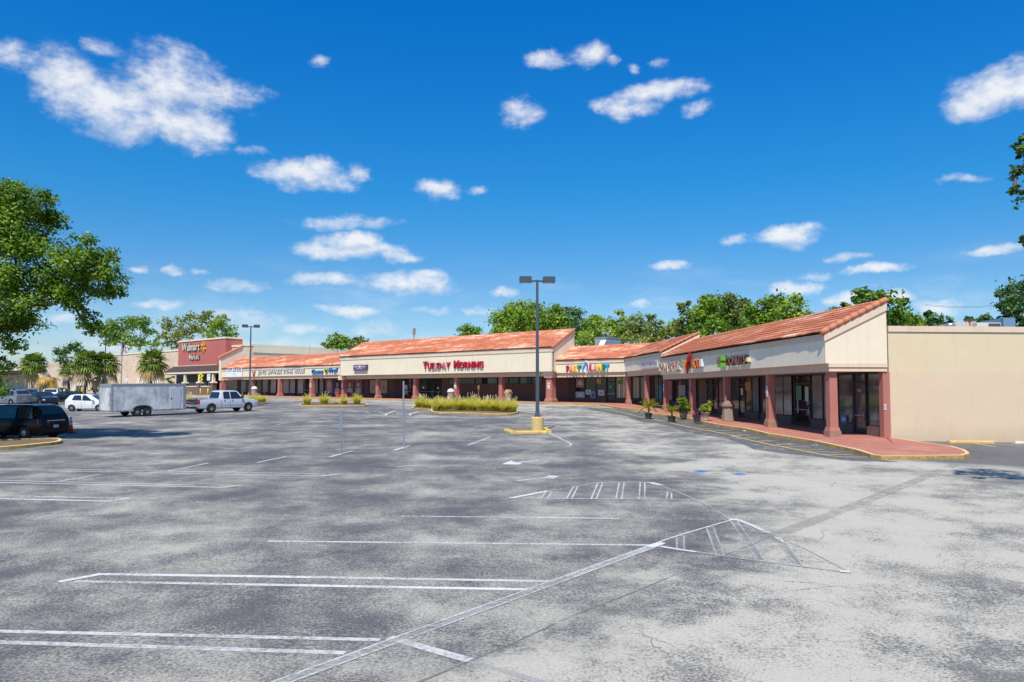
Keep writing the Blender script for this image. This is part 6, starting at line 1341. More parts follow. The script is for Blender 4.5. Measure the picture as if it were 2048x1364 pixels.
def wheel(parent, x, y, r, w=.20, spokes=7, rim=RIM, rimr=.68):
    sg = 1 if y > 0 else -1
    mb = MB(); mb.lathe((x, y, r), [(r * .62, -w / 2), (r * .93, -w / 2), (r, -w / 2 + .03), (r, w / 2 - .03), (r * .93, w / 2), (r * .62, w / 2)], 24, axis='y'); t = obj('wheel', mb, TYRE, parent, local=True)
    mb = MB(); yo = y + sg * (w / 2 - .015); R_ = r * rimr
    mb.lathe((x, yo, r), [(R_, -.012), (R_, .012), (R_ * .90, .014), (R_ * .88, -.01)], 22, axis='y')
    for k in range(spokes):
        a = 2 * math.pi * k / spokes; ca, sa = math.cos(a), math.sin(a); pw = .05
        P = lambda u, v, d: (x + (u * ca - v * sa), yo + sg * d, r + (u * sa + v * ca))
        mb.hexa([P(.04, -pw, .0), P(R_ * .92, -pw * .7, .0), P(R_ * .92, pw * .7, .0), P(.04, pw, .0), P(.04, -pw * .8, .022), P(R_ * .92, -pw * .55, .012), P(R_ * .92, pw * .55, .012), P(.04, pw * .8, .022)])
    mb.lathe((x, yo, r), [(.07, -.01), (.07, .03), (.04, .035)], 10, axis='y'); rm = obj('rim', mb, rim, t, local=True)
    mb = MB(); mb.lathe((x, y + sg * (w / 2 - .05), r), [(R_ * .99, -.01), (R_ * .99, .005)], 20, axis='y'); obj('brake_disc', mb, DARKTRIM, t, local=True)
    return t
def place(o, p, ang):
    """sit a vehicle on the sloping ground, heading angle from +x"""
    h = Vector((math.cos(ang), math.sin(ang), 0)); e = .8
    gx = (zg(p.x + e, p.y) - zg(p.x - e, p.y)) / (2 * e); gy = (zg(p.x, p.y + e) - zg(p.x, p.y - e)) / (2 * e); n = Vector((-gx, -gy, 1)).normalized()
    x = (h - n * h.dot(n)).normalized(); y = n.cross(x)
    o.matrix_world = Matrix(((x.x, y.x, n.x, p.x), (x.y, y.y, n.y, p.y), (x.z, y.z, n.z, zg(p.x, p.y)), (0, 0, 0, 1)))
SPEC = {
 'hatch': dict(L=3.64, W=1.60, H=1.52, zb=.20, r=.29, wh=(.165, .815), belt=[(0, .98), (.08, 1.0), (.55, .93), (.78, .90), (.93, .80), (1, .60)], top=[(0, 1.02), (.03, 1.12), (.10, 1.45), (.22, 1.52), (.50, 1.52), (.60, 1.45), (.82, .97), (.93, .86), (1, .62)], plan=[(0, .86), (.08, .96), (.3, 1), (.75, .99), (.92, .90), (1, .70)], side=[(.17, .40, .10, -.02), (.42, .66, .0, -.16)], ws=(.615, .80), rw=(.035, .09), tail=(.045, .95)),
 'sedan': dict(L=4.85, W=1.83, H=1.46, zb=.20, r=.33, wh=(.185, .80), belt=[(0, .95), (.1, .98), (.5, .95), (.75, .93), (.93, .78), (1, .58)], top=[(0, .98), (.04, 1.04), (.14, 1.08), (.30, 1.42), (.45, 1.46), (.55, 1.44), (.74, .99), (.93, .84), (1, .60)], plan=[(0, .82), (.06, .94), (.3, 1), (.75, .98), (.92, .90), (1, .66)], side=[(.22, .41, .10, -.01), (.425, .66, 0, -.13)], ws=(.57, .735), rw=(.155, .285), tail=(.01, .86)),
 'suv': dict(L=4.65, W=1.86, H=1.70, zb=.24, r=.36, wh=(.18, .80), belt=[(0, 1.08), (.1, 1.10), (.5, 1.05), (.75, 1.02), (.93, .92), (1, .68)], top=[(0, 1.12), (.02, 1.2), (.09, 1.62), (.2, 1.70), (.5, 1.69), (.58, 1.62), (.75, 1.08), (.93, .98), (1, .7)], plan=[(0, .90), (.06, .97), (.3, 1), (.75, .99), (.92, .92), (1, .72)], side=[(.10, .22, .06, 0), (.24, .43, 0, 0), (.445, .68, 0, -.13)], ws=(.59, .74), rw=(.025, .085), tail=(.0, 1.05)),
 'van': dict(L=5.12, W=1.98, H=1.75, zb=.20, r=.345, wh=(.19, .79), belt=[(0, 1.0), (.1, 1.04), (.5, 1.02), (.72, .98), (.93, .86), (1, .62)], top=[(0, .98), (.012, 1.14), (.042, 1.44), (.07, 1.60), (.115, 1.70), (.2, 1.75), (.5, 1.74), (.60, 1.66), (.80, 1.03), (.93, .92), (1, .64)], plan=[(0, .88), (.05, .96), (.3, 1), (.75, .99), (.92, .90), (1, .70)], side=[(.09, .27, .06, 0), (.29, .49, 0, 0), (.51, .74, 0, -.16)], ws=(.61, .79), rw=(.022, .066), tail=(.0, 1.0)),
}
def car(kind, label, col, p, ang, group='parked cars', metal=.25, detail=True, roofrack=False, plate=True):
    s = SPEC[kind]; o = thing('parked_car', (0, 0, 0), label, 'car', group); L, W = s['L'], s['W']; B = Body(L, W, s['H'], s['zb'], s['belt'], s['top'], s['plan'])
    whx = [w * L - L / 2 for w in s['wh']]; mt = paint(col[0], col[1], metal); B.mesh('body', mt, whx, s['r'], o)
    for wx in whx:
        for sg in (-1, 1): wheel(o, wx, sg * (W / 2 - .13), s['r'])
    for i, (x0, x1, l0, l1) in enumerate(s['side']):
        for sg in (-1, 1): obj('side_window', B.glass_side(x0 * L, x1 * L, sg, lean0=l0 * L * .5, lean1=l1 * L), CGLASS, o, local=True)
    obj('windscreen', B.glass_top(s['ws'][0] * L, s['ws'][1] * L), CGLASS, o, local=True); obj('rear_window', B.glass_top(s['rw'][0] * L, s['rw'][1] * L, .84), CGLASS, o, local=True)
    tz = s['tail'][1]
    for sg in (-1, 1):
        hx = L * .975; y1 = B.half(hx) * .98; hz = B.belt(L * .955) - .10
        mb = MB(); mb.hexa([(L * .925 - L / 2, sg * B.half(L * .925) * 1.005, hz - .06), (L * .988 - L / 2, sg * B.half(L * .988) * .97, hz - .08), (L * .992 - L / 2, sg * B.half(L * .99) * .55, hz - .07), (L * .94 - L / 2, sg * B.half(L * .93) * .6, hz - .05), (L * .925 - L / 2, sg * B.half(L * .925) * 1.005, hz + .09), (L * .97 - L / 2, sg * B.half(L * .97) * .99, hz + .06), (L * .978 - L / 2, sg * B.half(L * .98) * .55, hz + .05), (L * .93 - L / 2, sg * B.half(L * .93) * .6, hz + .07)]); obj('headlight', mb, HEADL, o, local=True)
        mb = MB(); xr = .0; mb.hexa([(-L / 2 - .012, sg * B.half(0) * .52, tz - .24), (-L / 2 + .16, sg * B.half(.16) * 1.012, tz - .2), (-L / 2 + .16, sg * B.half(.16) * .8, tz - .2), (-L / 2 + .05, sg * B.half(0) * .6, tz - .2), (-L / 2 - .012, sg * B.half(0) * .52, tz - .02), (-L / 2 + .2, sg * B.half(.2) * 1.012, tz + .02), (-L / 2 + .2, sg * B.half(.2) * .8, tz), (-L / 2 + .05, sg * B.half(0) * .6, tz)]); obj('taillight', mb, TAILL, o, local=True)
        mx = s['ws'][1] * L - .42; mz = B.belt(mx) + .10; mb = MB(); mb.lathe((mx - L / 2, sg * (B.half(mx) + .11), mz), [(.02, -.10), (.09, -.08), (.10, .0), (.08, .08), (.02, .10)], 8, axis='y'); obj('mirror', mb, mt, o, local=True, smooth=True)
    mb = MB(); mb.box(-L / 2 - .03, -L / 2 + .1, -W * .38, W * .38, s['zb'] + .12, s['zb'] + .30); obj('rear_bumper', mb, mt, o, local=True)
    mb = MB(); mb.box(L / 2 - .12, L / 2 + .015, -W * .28, W * .28, s['zb'] + .10, s['zb'] + .36); obj('grille', mb, DARKTRIM, o, local=True)
    if plate: mb = MB(); mb.box(-L / 2 - .04, -L / 2 - .02, -.16, .16, s['zb'] + .38, s['zb'] + .53); obj('number_plate', mb, PLATE, o, local=True)
    if detail:
        for (x0, x1, l0, l1) in s['side'][-2:]:
            for sg in (-1, 1):
                xh = (x0 + .04) * L; zz = B.belt(xh) - .12; mb = MB(); mb.box(xh - L / 2, xh - L / 2 + .18, sg * (B.half(xh)) - .012, sg * (B.half(xh)) + .022 * sg + .005, zz, zz + .03); obj('door_handle', mb, mt, o, local=True)
        mb = MB()
        for x0, x1, l0, l1 in s['side']:
            for sg in (-1, 1):
                xx = x1 * L + .03; y_ = B.half(xx) * 1.0 + .002; mb.box(xx - L / 2 - .006, xx - L / 2 + .006, sg * y_ - .004, sg * y_ + .004, s['zb'] + .15, B.belt(xx) - .06)
        obj('door_seam', mb, DARKTRIM, o, local=True)
    if roofrack:
        for sg in (-1, 1): mb = MB(); mb.tube([(-L * .36, sg * W * .36, s['H'] + .0), (-L * .34, sg * W * .36, s['H'] + .06), (L * .02, sg * W * .36, s['H'] + .05), (L * .05, sg * W * .36, s['H'] - .01)], .02, 6); obj('roof_rail', mb, DARKTRIM, o, local=True)
    place(o, p, ang); return o
R_ = math.radians
# black minivan at the left edge
wr = G(50, 880); ang = R_(180 - 13); hd = Vector((math.cos(ang), math.sin(ang), 0)); lt = Vector((-hd.y, hd.x, 0)); Lv = SPEC['van']['L']; c_ = wr - lt * .86 + hd * (Lv / 2 - .19 * Lv)
mv = car('van', 'black minivan parked with its rear to the viewer at the left kerb island', ('black', (.003, .003, .004)), c_, ang, roofrack=True)
mb = MB(); mb.box(-Lv / 2 - .035, -Lv / 2 - .005, -.55, .55, .93, .965); obj('tailgate_trim', mb, CHROME, mv, local=True)
mb = MB(); mb.prism([(-Lv / 2 + .30, 0, 1.765), (-Lv / 2 + .12, 0, 1.83), (-Lv / 2 + .10, 0, 1.765)], (0, .025, 0)); obj('antenna', mb, DARKTRIM, mv, local=True)
# white hatchback
w0 = G(143.7, 822.7); ang = R_(4); hd = Vector((math.cos(ang), math.sin(ang), 0)); lt = Vector((-hd.y, hd.x, 0)); Lh = SPEC['hatch']['L']; c_ = w0 + lt * .67 + hd * (Lh / 2 - .165 * Lh)
car('hatch', 'small white hatchback side-on, half hidden behind the grey trailer', ('white', (.74, .74, .74)), c_, ang, metal=0)
def at_y(px, Y): p = AT(px, 780, Y); p.z = zg(p.x, p.y); return p
car('sedan', 'dark blue sedan facing the viewer, front left of the parked group', ('midnight', (.008, .014, .025)), at_y(87, 84.5), R_(-38))
car('sedan', 'dark blue sedan behind and right of the other dark sedan', ('ink', (.008, .012, .022)), at_y(142, 89), R_(-28))
car('suv', 'silver estate wagon seen from behind at far left under the tree branches', ('silver', (.27, .29, .33)), at_y(22, 83), R_(155), metal=.5)
car('suv', 'black wagon with tall red tail lights right of the silver estate', ('jet', (.010, .012, .02)), at_y(40, 89), R_(140))
car('suv', 'pale blue estate with tall red tail lights, back towards the viewer', ('ice_blue', (.42, .48, .55)), at_y(66, 97), R_(118), metal=.4)
car('suv', 'white crossover with red tail lights, back towards the viewer beside the yellow bollard', ('snow', (.72, .72, .72)), at_y(107, 96), R_(112), metal=0)
car('suv', 'deep blue sport utility car behind the pale blue estate', ('royal', (.02, .06, .16)), at_y(71, 108), R_(150))
car('suv', 'black car with greenish windscreen behind the white crossover', ('coal', (.012, .014, .02)), at_y(120, 110), R_(-30))
car('sedan', 'green-tinted car at far left behind the silver estate', ('sage', (.16, .22, .19)), at_y(30, 107), R_(-20))
# ---- grey enclosed trailer
ALU = None
def alu_mat():
    m, nt, b = nodes_of('dented_aluminium'); p = opos(nt); n1 = noise(nt, p, .9, 5, .6, .8); n2 = noise(nt, p, 3.2, 5, .6)
    mp = nt.nodes.new('ShaderNodeMapping'); mp.inputs['Scale'].default_value = (1.2, 1, .35); nt.links.new(p, mp.inputs[0]); st = noise(nt, mp.outputs[0], 2.0, 5, .6)
    c = mixc(nt, sstep(nt, mth(nt, 'ADD', mth(nt, 'MULTIPLY', n1, .6), mth(nt, 'MULTIPLY', st, .4)), .36, .62), (.42, .42, .43), (.80, .80, .80)); nt.links.new(c, b.inputs['Base Color']); b.inputs['Metallic'].default_value = .25; b.inputs['Roughness'].default_value = .5
    bp = nt.nodes.new('ShaderNodeBump'); bp.inputs['Strength'].default_value = .6; bp.inputs['Distance'].default_value = .06; nt.links.new(n1, bp.inputs['Height']); nt.links.new(bp.outputs[0], b.inputs['Normal']); return m
ALU = alu_mat(); TRIMA = M('trailer_trim', (.40, .41, .43), .4, .6, var=.08); TDOOR = M('trailer_door', (.58, .61, .66), .45, .2, var=.05)
ang = R_(50); hd = Vector((math.cos(ang), math.sin(ang), 0)); lt = Vector((-hd.y, hd.x, 0))
Lt, Wt = 5.9, 2.15
wc = (G(273, 833) + G(293.7, 832.3)) / 2; ax = -Lt / 2 + 2.35      # axle centre from trailer middle
c_ = wc + lt * (Wt / 2 - .05) - hd * ax
tr = thing('enclosed_trailer', (0, 0, 0), 'long dented grey enclosed trailer with twin axles hitched behind the white pickup', 'trailer')
z0, z1 = .42, 2.50
mb = MB(); mb.box(-Lt / 2 + .03, Lt / 2, -Wt / 2, Wt / 2, z0, z1); obj('box_body', mb, ALU, tr, local=True)
mb = MB()
for y in (-Wt / 2 - .006, Wt / 2 - .05): mb.box(-Lt / 2, Lt / 2 + .01, y, y + .056, z1 + .003, z1 + .07)
mb.box(-Lt / 2 + .06, Lt / 2, -Wt / 2 + .05, Wt / 2 - .05, z1 + .004, z1 + .05)
mb.box(-Lt / 2, Lt / 2, -Wt / 2 - .012, -Wt / 2 - .002, z1 - .13, z1); mb.box(-Lt / 2, Lt / 2, -Wt / 2 - .012, -Wt / 2 - .002, z0 - .01, z0 + .10)
mb.box(-Lt / 2 + .0, -Lt / 2 + .12, -Wt / 2 - .014, -Wt / 2 - .003, z0, z1); mb.box(Lt / 2 - .22, Lt / 2 + .012, -Wt / 2 - .014, -Wt / 2 - .003, z0, z1); mb.box(Lt / 2 + .002, Lt / 2 + .014, -Wt / 2, Wt / 2, z0, z1); obj('corner_trim', mb, TRIMA, tr, local=True)
mb = MB(); mb.box(-Lt / 2 - .03, -Lt / 2 + .028, -Wt / 2 + .04, Wt / 2 - .04, z0 + .06, z1 - .22); rd = obj('rear_door', mb, ALU, tr, local=True)
mb = MB(); mb.box(-Lt / 2 - .02, -Lt / 2 + .026, -Wt / 2 + .02, Wt / 2 - .02, z1 - .20, z1 - .01); mb.box(-Lt / 2 - .05, -Lt / 2 - .031, Wt / 2 - .12, Wt / 2 - .06, z0 + .1, z1 - .25); mb.box(-Lt / 2 - .05, -Lt / 2 - .031, -Wt / 2 + .06, -Wt / 2 + .12, z0 + .1, z1 - .25); obj('door_frame', mb, TRIMA, rd, local=True)
mb = MB(); mb.box(-Lt / 2 - .07, -Lt / 2 - .051, -Wt / 2 + .08, -Wt / 2 + .1, .8, 1.9); mb.box(-Lt / 2 - .07, -Lt / 2 - .051, Wt / 2 - .1, Wt / 2 - .08, .8, 1.5); obj('latch_bar', mb, DARKTRIM, rd, local=True)
mb = MB(); mb.box(Lt / 2 - 1.30, Lt / 2 - .45, -Wt / 2 - .03, -Wt / 2 - .002, z0 + .10, z1 - .28); sd = obj('side_door', mb, TDOOR, tr, local=True)
mb = MB(); mb.box(Lt / 2 - 1.27, Lt / 2 - 1.17, -Wt / 2 - .045, -Wt / 2 - .031, 1.30, 1.42); obj('latch', mb, BLACK, sd, local=True)
mb = MB(); pts = []
for k in range(15):
    a = math.pi * k / 14; pts.append((ax - .82 * math.cos(a) if k not in () else 0, .40 + .54 * math.sin(a) ** .55))
out = [(x, z) for x, z in pts]; inn = [(ax + (x - ax) * .88, .40 + (z - .40) * .86) for x, z in pts]
for k in range(14): mb.hexa([(out[k][0], -Wt / 2 - .10, out[k][1]), (out[k + 1][0], -Wt / 2 - .10, out[k + 1][1]), (inn[k + 1][0], -Wt / 2 - .10, inn[k + 1][1]), (inn[k][0], -Wt / 2 - .10, inn[k][1]), (out[k][0], -Wt / 2 - .002, out[k][1]), (out[k + 1][0], -Wt / 2 - .002, out[k + 1][1]), (inn[k + 1][0], -Wt / 2 - .002, inn[k + 1][1]), (inn[k][0], -Wt / 2 - .002, inn[k][1])])
obj('mudguard', mb, TRIMA, tr, local=True)
mb = MB(); mb.poly([(x, -Wt / 2 - .004, z) for x, z in inn]); obj('wheel_well', mb, BLACK, tr, local=True)
for dx in (-.40, .40):
    for sg in (-1, 1): wheel(tr, ax + dx, sg * (Wt / 2 - .02), .34, .2, 5, M('steel_wheel', (.40, .40, .40), .4, .6), .60)
for x in (-2.5, -2.0, .3, .95, 1.6, 2.1):
    mb = MB(); mb.box(x, x + .30, -Wt / 2 - .018, -Wt / 2 - .0125, z0 + .02, z0 + .065); obj('reflector', mb, TAILL, tr, local=True)
for y in (-.8, -.4, 0, .4, .8): mb = MB(); mb.box(-Lt / 2 - .04, -Lt / 2 - .031, y - .12, y + .12, z0 + .08, z0 + .12); obj('reflector', mb, TAILL, tr, local=True)
mb = MB(); mb.prism([(Lt / 2, -.75, .46), (Lt / 2, -.62, .46), (Lt / 2 + 1.35, -.02, .46), (Lt / 2 + 1.35, -.10, .46)], (0, 0, .10)); mb.prism([(Lt / 2, .75, .46), (Lt / 2, .62, .46), (Lt / 2 + 1.35, .02, .46), (Lt / 2 + 1.35, .10, .46)], (0, 0, .10)); mb.box(Lt / 2 + 1.1, Lt / 2 + 1.6, -.06, .06, .44, .57); obj('drawbar', mb, DARKTRIM, tr, local=True)
mb = MB(); mb.lathe((Lt / 2 + .14, .45, 1.0), [(.22, -.10), (.36, -.09), (.37, 0), (.36, .09), (.22, .10)], 18, axis='y'); obj('spare_wheel', mb, TYRE, tr, local=True)
place(tr, c_, ang)
# ---- white pickup truck
ang = R_(53); hd = Vector((math.cos(ang), math.sin(ang), 0)); lt = Vector((-hd.y, hd.x, 0)); Lp, Wp = 5.9, 2.02
wr = G(422, 826); rx = -Lp / 2 + 1.22; c_ = wr + lt * .88 - hd * rx
pk = thing('pickup_truck', (0, 0, 0), 'white four-door pickup truck with chrome wheels towing the grey trailer', 'pickup truck'); PWH = paint('truck_white', (.62, .65, .70), .1)
Bp = Body(Lp, Wp, 1.9, .36, [(0, 1.16), (.36, 1.18), (.70, 1.17), (.90, 1.06), (.97, .98), (1, .80)], [(0, 1.19), (.33, 1.20), (.345, 1.23), (.375, 1.83), (.42, 1.91), (.60, 1.90), (.655, 1.82), (.76, 1.24), (.90, 1.13), (.97, 1.04), (1, .82)], [(0, .95), (.1, .98), (.4, 1), (.8, .99), (.94, .94), (1, .84)], .80)
fx = rx + 3.62; Bp.mesh('body', PWH, [rx, fx], .40, pk, 48)
mb = MB(); mb.box(-Lp / 2 + .12, -Lp / 2 + 1.86, -Wp / 2 * .84, Wp / 2 * .84, 1.203, 1.225); obj('bed_opening', mb, DARKTRIM, pk, local=True)
mb = MB()
for sg in (-1, 1): mb.box(-Lp / 2 + .05, -Lp / 2 + 1.95, sg * Wp / 2 * .88 - .06, sg * Wp / 2 * .88 + .06, 1.203, 1.262)
obj('bed_rail', mb, PWH, pk, local=True)
mb = MB(); mb.box(-Lp / 2 - .02, -Lp / 2 - .002, -Wp / 2 * .80, Wp / 2 * .80, .74, 1.20); tg = obj('tailgate', mb, M('tailgate_dark', (.03, .03, .032), .5), pk, local=True)
mb = MB(); mb.box(-Lp / 2 - .05, -Lp / 2 - .021, -.7, .7, 1.14, 1.18); mb.tube([(-Lp / 2 - .05, -.72, 1.0), (-Lp / 2 - .06, -.35, .88), (-Lp / 2 - .06, 0, .86), (-Lp / 2 - .06, .35, .88), (-Lp / 2 - .05, .72, 1.0)], .03, 6); obj('strap', mb, STEEL, tg, local=True)
mb = MB(); mb.box(-Lp / 2 - .18, -Lp / 2 - .01, -Wp / 2 * .96, Wp / 2 * .96, .50, .70); obj('rear_bumper', mb, CHROME, pk, local=True)
mb = MB(); mb.box(-Lp / 2 - .20, -Lp / 2 - .181, -.16, .16, .54, .68); obj('number_plate', mb, PLATE, pk, local=True)
for sg in (-1, 1):
    mb = MB(); mb.box(-Lp / 2 - .03, -Lp / 2 + .10, sg * Wp * .445 - .08, sg * Wp * .445 + .08, .78, 1.16); obj('taillight', mb, TAILL, pk, local=True)
    mb = MB(); xq = Lp * .962; mb.box(Lp / 2 - .30, Lp / 2 - .02, sg * Wp * .40 - .09, sg * Wp * .40 + .09, .82, 1.02); obj('headlight', mb, HEADL, pk, local=True)
    obj('side_window', Bp.glass_side(.395 * Lp, .50 * Lp, sg, .05, .09, lean0=.02), CGLASS, pk, local=True); obj('side_window', Bp.glass_side(.515 * Lp, .70 * Lp, sg, .05, .09, lean1=-.42), CGLASS, pk, local=True)
    mb = MB(); xm = .695 * Lp - Lp / 2; mb.box(xm - .06, xm + .06, sg * (Wp / 2 + .02) - .02 * 0, sg * (Wp / 2 + .22), 1.20, 1.46); obj('mirror', mb, DARKTRIM, pk, local=True)
    for xh in (.40, .53): mb = MB(); mb.box(xh * Lp - Lp / 2, xh * Lp - Lp / 2 + .16, sg * Wp / 2 - .01, sg * Wp / 2 + .02 * sg + .005, 1.02, 1.08); obj('door_handle', mb, DARKTRIM, pk, local=True)
    mb = MB()
    for xs_ in (.358, .507, .70): mb.box(xs_ * Lp - Lp / 2 - .006, xs_ * Lp - Lp / 2 + .006, sg * (Wp / 2 * 1.0) - .003, sg * (Wp / 2 * 1.0) + .003, .46, 1.12)
    obj('door_seam', mb, DARKTRIM, pk, local=True)
    mb = MB(); mb.box(.36 * Lp - Lp / 2, .70 * Lp - Lp / 2, sg * Wp / 2 * .985 - .01, sg * Wp / 2 * .985 + .012, .66, .71); obj('side_moulding', mb, PWH, pk, local=True)
    wheel(pk, rx, sg * (Wp / 2 - .13), .40, .24, 8, CHROME, .70); wheel(pk, fx, sg * (Wp / 2 - .13), .40, .24, 8, CHROME, .70)
obj('windscreen', Bp.glass_top(.665 * Lp, .755 * Lp), CGLASS, pk, local=True)
mb = MB(); xa, xb = .343 * Lp, .372 * Lp; mb.add([(xa - .035 - Lp / 2, -.74, 1.27), (xa - .035 - Lp / 2, .74, 1.27), (xb - .035 - Lp / 2, .64, 1.78), (xb - .035 - Lp / 2, -.64, 1.78)], [(3, 2, 1, 0)]); obj('rear_window', mb, CGLASS, pk, local=True)
mb = MB(); mb.box(Lp / 2 - .10, Lp / 2 + .10, -Wp / 2 * .90, Wp / 2 * .90, .46, .70); obj('front_bumper', mb, CHROME, pk, local=True); mb = MB(); mb.box(Lp / 2 - .08, Lp / 2 + .02, -.55, .55, .74, 1.0); obj('grille', mb, CHROME, pk, local=True)
place(pk, c_, ang)
# ------------------------------------------------------------------ trees and palms
LEAF = attmat('tree_leaf', [(0, (.03, .07, .008)), (.35, (.10, .20, .016)), (.7, (.23, .34, .026)), (1, (.38, .43, .05))], .55, .28, var=.06)
LEAF_D = attmat('tree_leaf_dull', [(0, (.045, .07, .015)), (.35, (.13, .18, .03)), (.7, (.25, .29, .06)), (1, (.38, .36, .13))], .6, .25, var=.06)
LEAF_B = attmat('tree_leaf_bluish', [(0, (.018, .05, .012)), (.4, (.065, .145, .035)), (.75, (.15, .25, .06)), (1, (.26, .34, .12))], .55, .25, var=.06)
BARK = M('bark_grey', (.13, .10, .08), .95, var=.3, scale=3, fine=.3)
def leaves(blobs, r, leaf, dens, tone, sub=16, spread=.30, flat=.8):
    V = []; Fs = []; A = []; nb = 0
    for (c, R) in blobs:
        c = np.array(c); ns = max(5, int(sub * (.6 + .8 * r.random()))); 
        for k in range(ns):
            d = r.normal(size=3); d[2] = d[2] * .8 + .12; d /= np.linalg.norm(d); sc_ = c + d * R * (r.uniform(.45, 1.0) if k > 2 else r.uniform(0, .4)) * np.array([1, 1, flat])
            rs = R * spread * r.uniform(.6, 1.35); n = int(7 * dens * (rs / leaf) ** 2 * r.uniform(.6, 1.3)); n = max(10, min(n, 600)); tn = r.uniform(*tone)
            off = r.normal(size=(n, 3)) * rs * np.array([.62, .62, .42]); q = sc_ + off
            nn = off / (np.linalg.norm(off, axis=1)[:, None] + 1e-6) * .6 + d * .35 + np.array([0, 0, .55]) + r.normal(size=(n, 3)) * .55; nn /= np.linalg.norm(nn, axis=1)[:, None]
            t_ = np.cross(nn, r.normal(size=(n, 3))); t_ /= np.linalg.norm(t_, axis=1)[:, None]; b_ = np.cross(nn, t_); l = (leaf * r.uniform(.6, 1.35, n))[:, None]; w = l * .52
            P = np.stack([q - t_ * l, q + b_ * w, q + t_ * l, q - b_ * w], 1).reshape(-1, 3); V.append(P); Fs.append(np.arange(n * 4).reshape(n, 4) + nb); nb += n * 4
            A.append(np.repeat(np.clip(tn + r.normal(0, .10, n), 0, 1), 4))
    return np.concatenate(V), np.concatenate(Fs), np.concatenate(A)
def curve(a, b_, r, sag=.12, n=6, wob=.05):
    a = np.array(a, float); b_ = np.array(b_, float); L = np.linalg.norm(b_ - a); pts = []
    k = r.normal(size=3) * L * wob
    for i in range(n + 1):
        t = i / n; p = a + (b_ - a) * t; p[2] += L * sag * math.sin(math.pi * t); p = p + k * math.sin(math.pi * t); pts.append(tuple(p))
    return pts
def tree(label, Y, pxblobs, trunk_px, seed, leaf=.24, dens=.55, tone=(.25, .75), mat_=None, group=None, jit=.8, trunk_r=None, sub=17, spread=.36, name='tree', top_fork=.45, twigs=3):
    r = np.random.default_rng(seed); sc_ = Y / FPX
    blobs = []
    for (px, py, R) in pxblobs:
        p = AT(px, py, Y + r.uniform(-1, 1) * jit * R * sc_); blobs.append((np.array(p), R * sc_ * (1.0 if Y < 60 else 1.16)))
    b = AT(trunk_px, 780, Y); base = Vector((b.x, Y, zg(b.x, Y)))
    cen = sum((bb[0] for bb in blobs), np.zeros(3)) / len(blobs); zmax = max(bb[0][2] + bb[1] for bb in blobs); H = zmax - base.z
    o = thing(name, base, label, 'tree', group)
    tr_ = trunk_r or H * .022
    fork = np.array([base.x + (cen[0] - base.x) * .25, base.y + (cen[1] - base.y) * .25, base.z + H * top_fork * .75])
    mb = MB(); path = curve((base.x, base.y, base.z - .2), fork, r, 0, 6, .03); mb.tube(path, [tr_ * (1.35 if i == 0 else 1.0 - .35 * i / 6) for i in range(7)], 10)
    obj('trunk', mb, BARK, o, smooth=True)
    mb = MB()
    nodes = [(fork, 0.0)]
    for c, R in sorted(blobs, key=lambda q: np.linalg.norm(q[0] - fork)):
        src, dp = min(nodes, key=lambda q: np.linalg.norm(q[0] - c) + .35 * q[1]); nodes.append((c, dp + np.linalg.norm(c - src)))
        L = np.linalg.norm(c - src) ; path = curve(src, c, r, .08, 7, .08); L = max(.5, L * 1.2 - .5 * dp); r0 = tr_ * min(.40, .16 + .015 * L); mb.tube(path, [r0 * (1 - .8 * i / 7) + .012 for i in range(8)], 6)
        for k in range(twigs):
            i = r.integers(3, 8); d = r.normal(size=3); d[2] = abs(d[2]) * .6; d /= np.linalg.norm(d); e = np.array(path[i]) + d * R * r.uniform(.6, 1.0); mb.tube(curve(path[i], e, r, .05, 3, .06), [r0 * .3 + .01, r0 * .22 + .008, r0 * .12 + .006, .008], 4)
    obj('limbs', mb, BARK, o, smooth=True)
    V, Fs, A = leaves(blobs, r, leaf, dens, tone, sub, spread)
    np_mesh('crown', V, Fs, mat_ or LEAF, A, parent=o, sh=base)
    return o
# big oak at the left edge, standing in the kerbed island
tree('big leafy oak overhanging the lot at the left edge, drooping branch to the right', 37.0,
     [(-70, 470, 110), (-20, 420, 70), (28, 415, 62), (75, 430, 52), (18, 490, 75), (80, 490, 60), (-60, 600, 110), (30, 570, 75), (100, 545, 62), (148, 520, 48), (185, 515, 34), (165, 560, 45), (212, 545, 36), (235, 578, 26), (196, 586, 24), (120, 595, 40), (52, 622, 48), (4, 650, 52), (-70, 700, 80), (30, 686, 24), (4, 730, 24), (-22, 780, 34), (150, 606, 24), (180, 632, 26), (196, 656, 25), (222, 664, 22), (170, 652, 16), (-150, 560, 110), (-140, 680, 90), (110, 440, 24), (90, 395, 22), (170, 480, 22), (225, 515, 18), (20, 375, 26)],
     -95, 1, leaf=.088, dens=.72, tone=(.06, .74), trunk_r=.36, sub=20, spread=.33, jit=.8)
G1 = 'trees behind the shops'
tree('small lone tree top peeking over the tall tiled roof, left of the big tree mass', 128, [(935, 662, 17), (950, 667, 15), (928, 672, 12)], 938, 21, tone=(.3, .7))
tree('low tree crown between the lone tree and the big mass above the tall roof', 132, [(982, 675, 12), (970, 682, 12), (995, 676, 12)], 980, 22, tone=(.35, .75))
tree('broad bright green tree behind the gable of the tall block, left of the lamp post', 118, [(1012, 640, 26), (1040, 622, 24), (1062, 632, 28), (1035, 655, 32), (1000, 660, 18), (1072, 655, 30), (1068, 617, 14), (1020, 622, 14)], 1040, 23, tone=(.35, .85), sub=20)
tree('round green tree right of the lamp post above the tall block gable', 122, [(1100, 635, 26), (1120, 652, 28), (1092, 655, 26), (1110, 620, 14), (1132, 640, 18), (1140, 668, 22)], 1110, 24, tone=(.3, .8), sub=20)
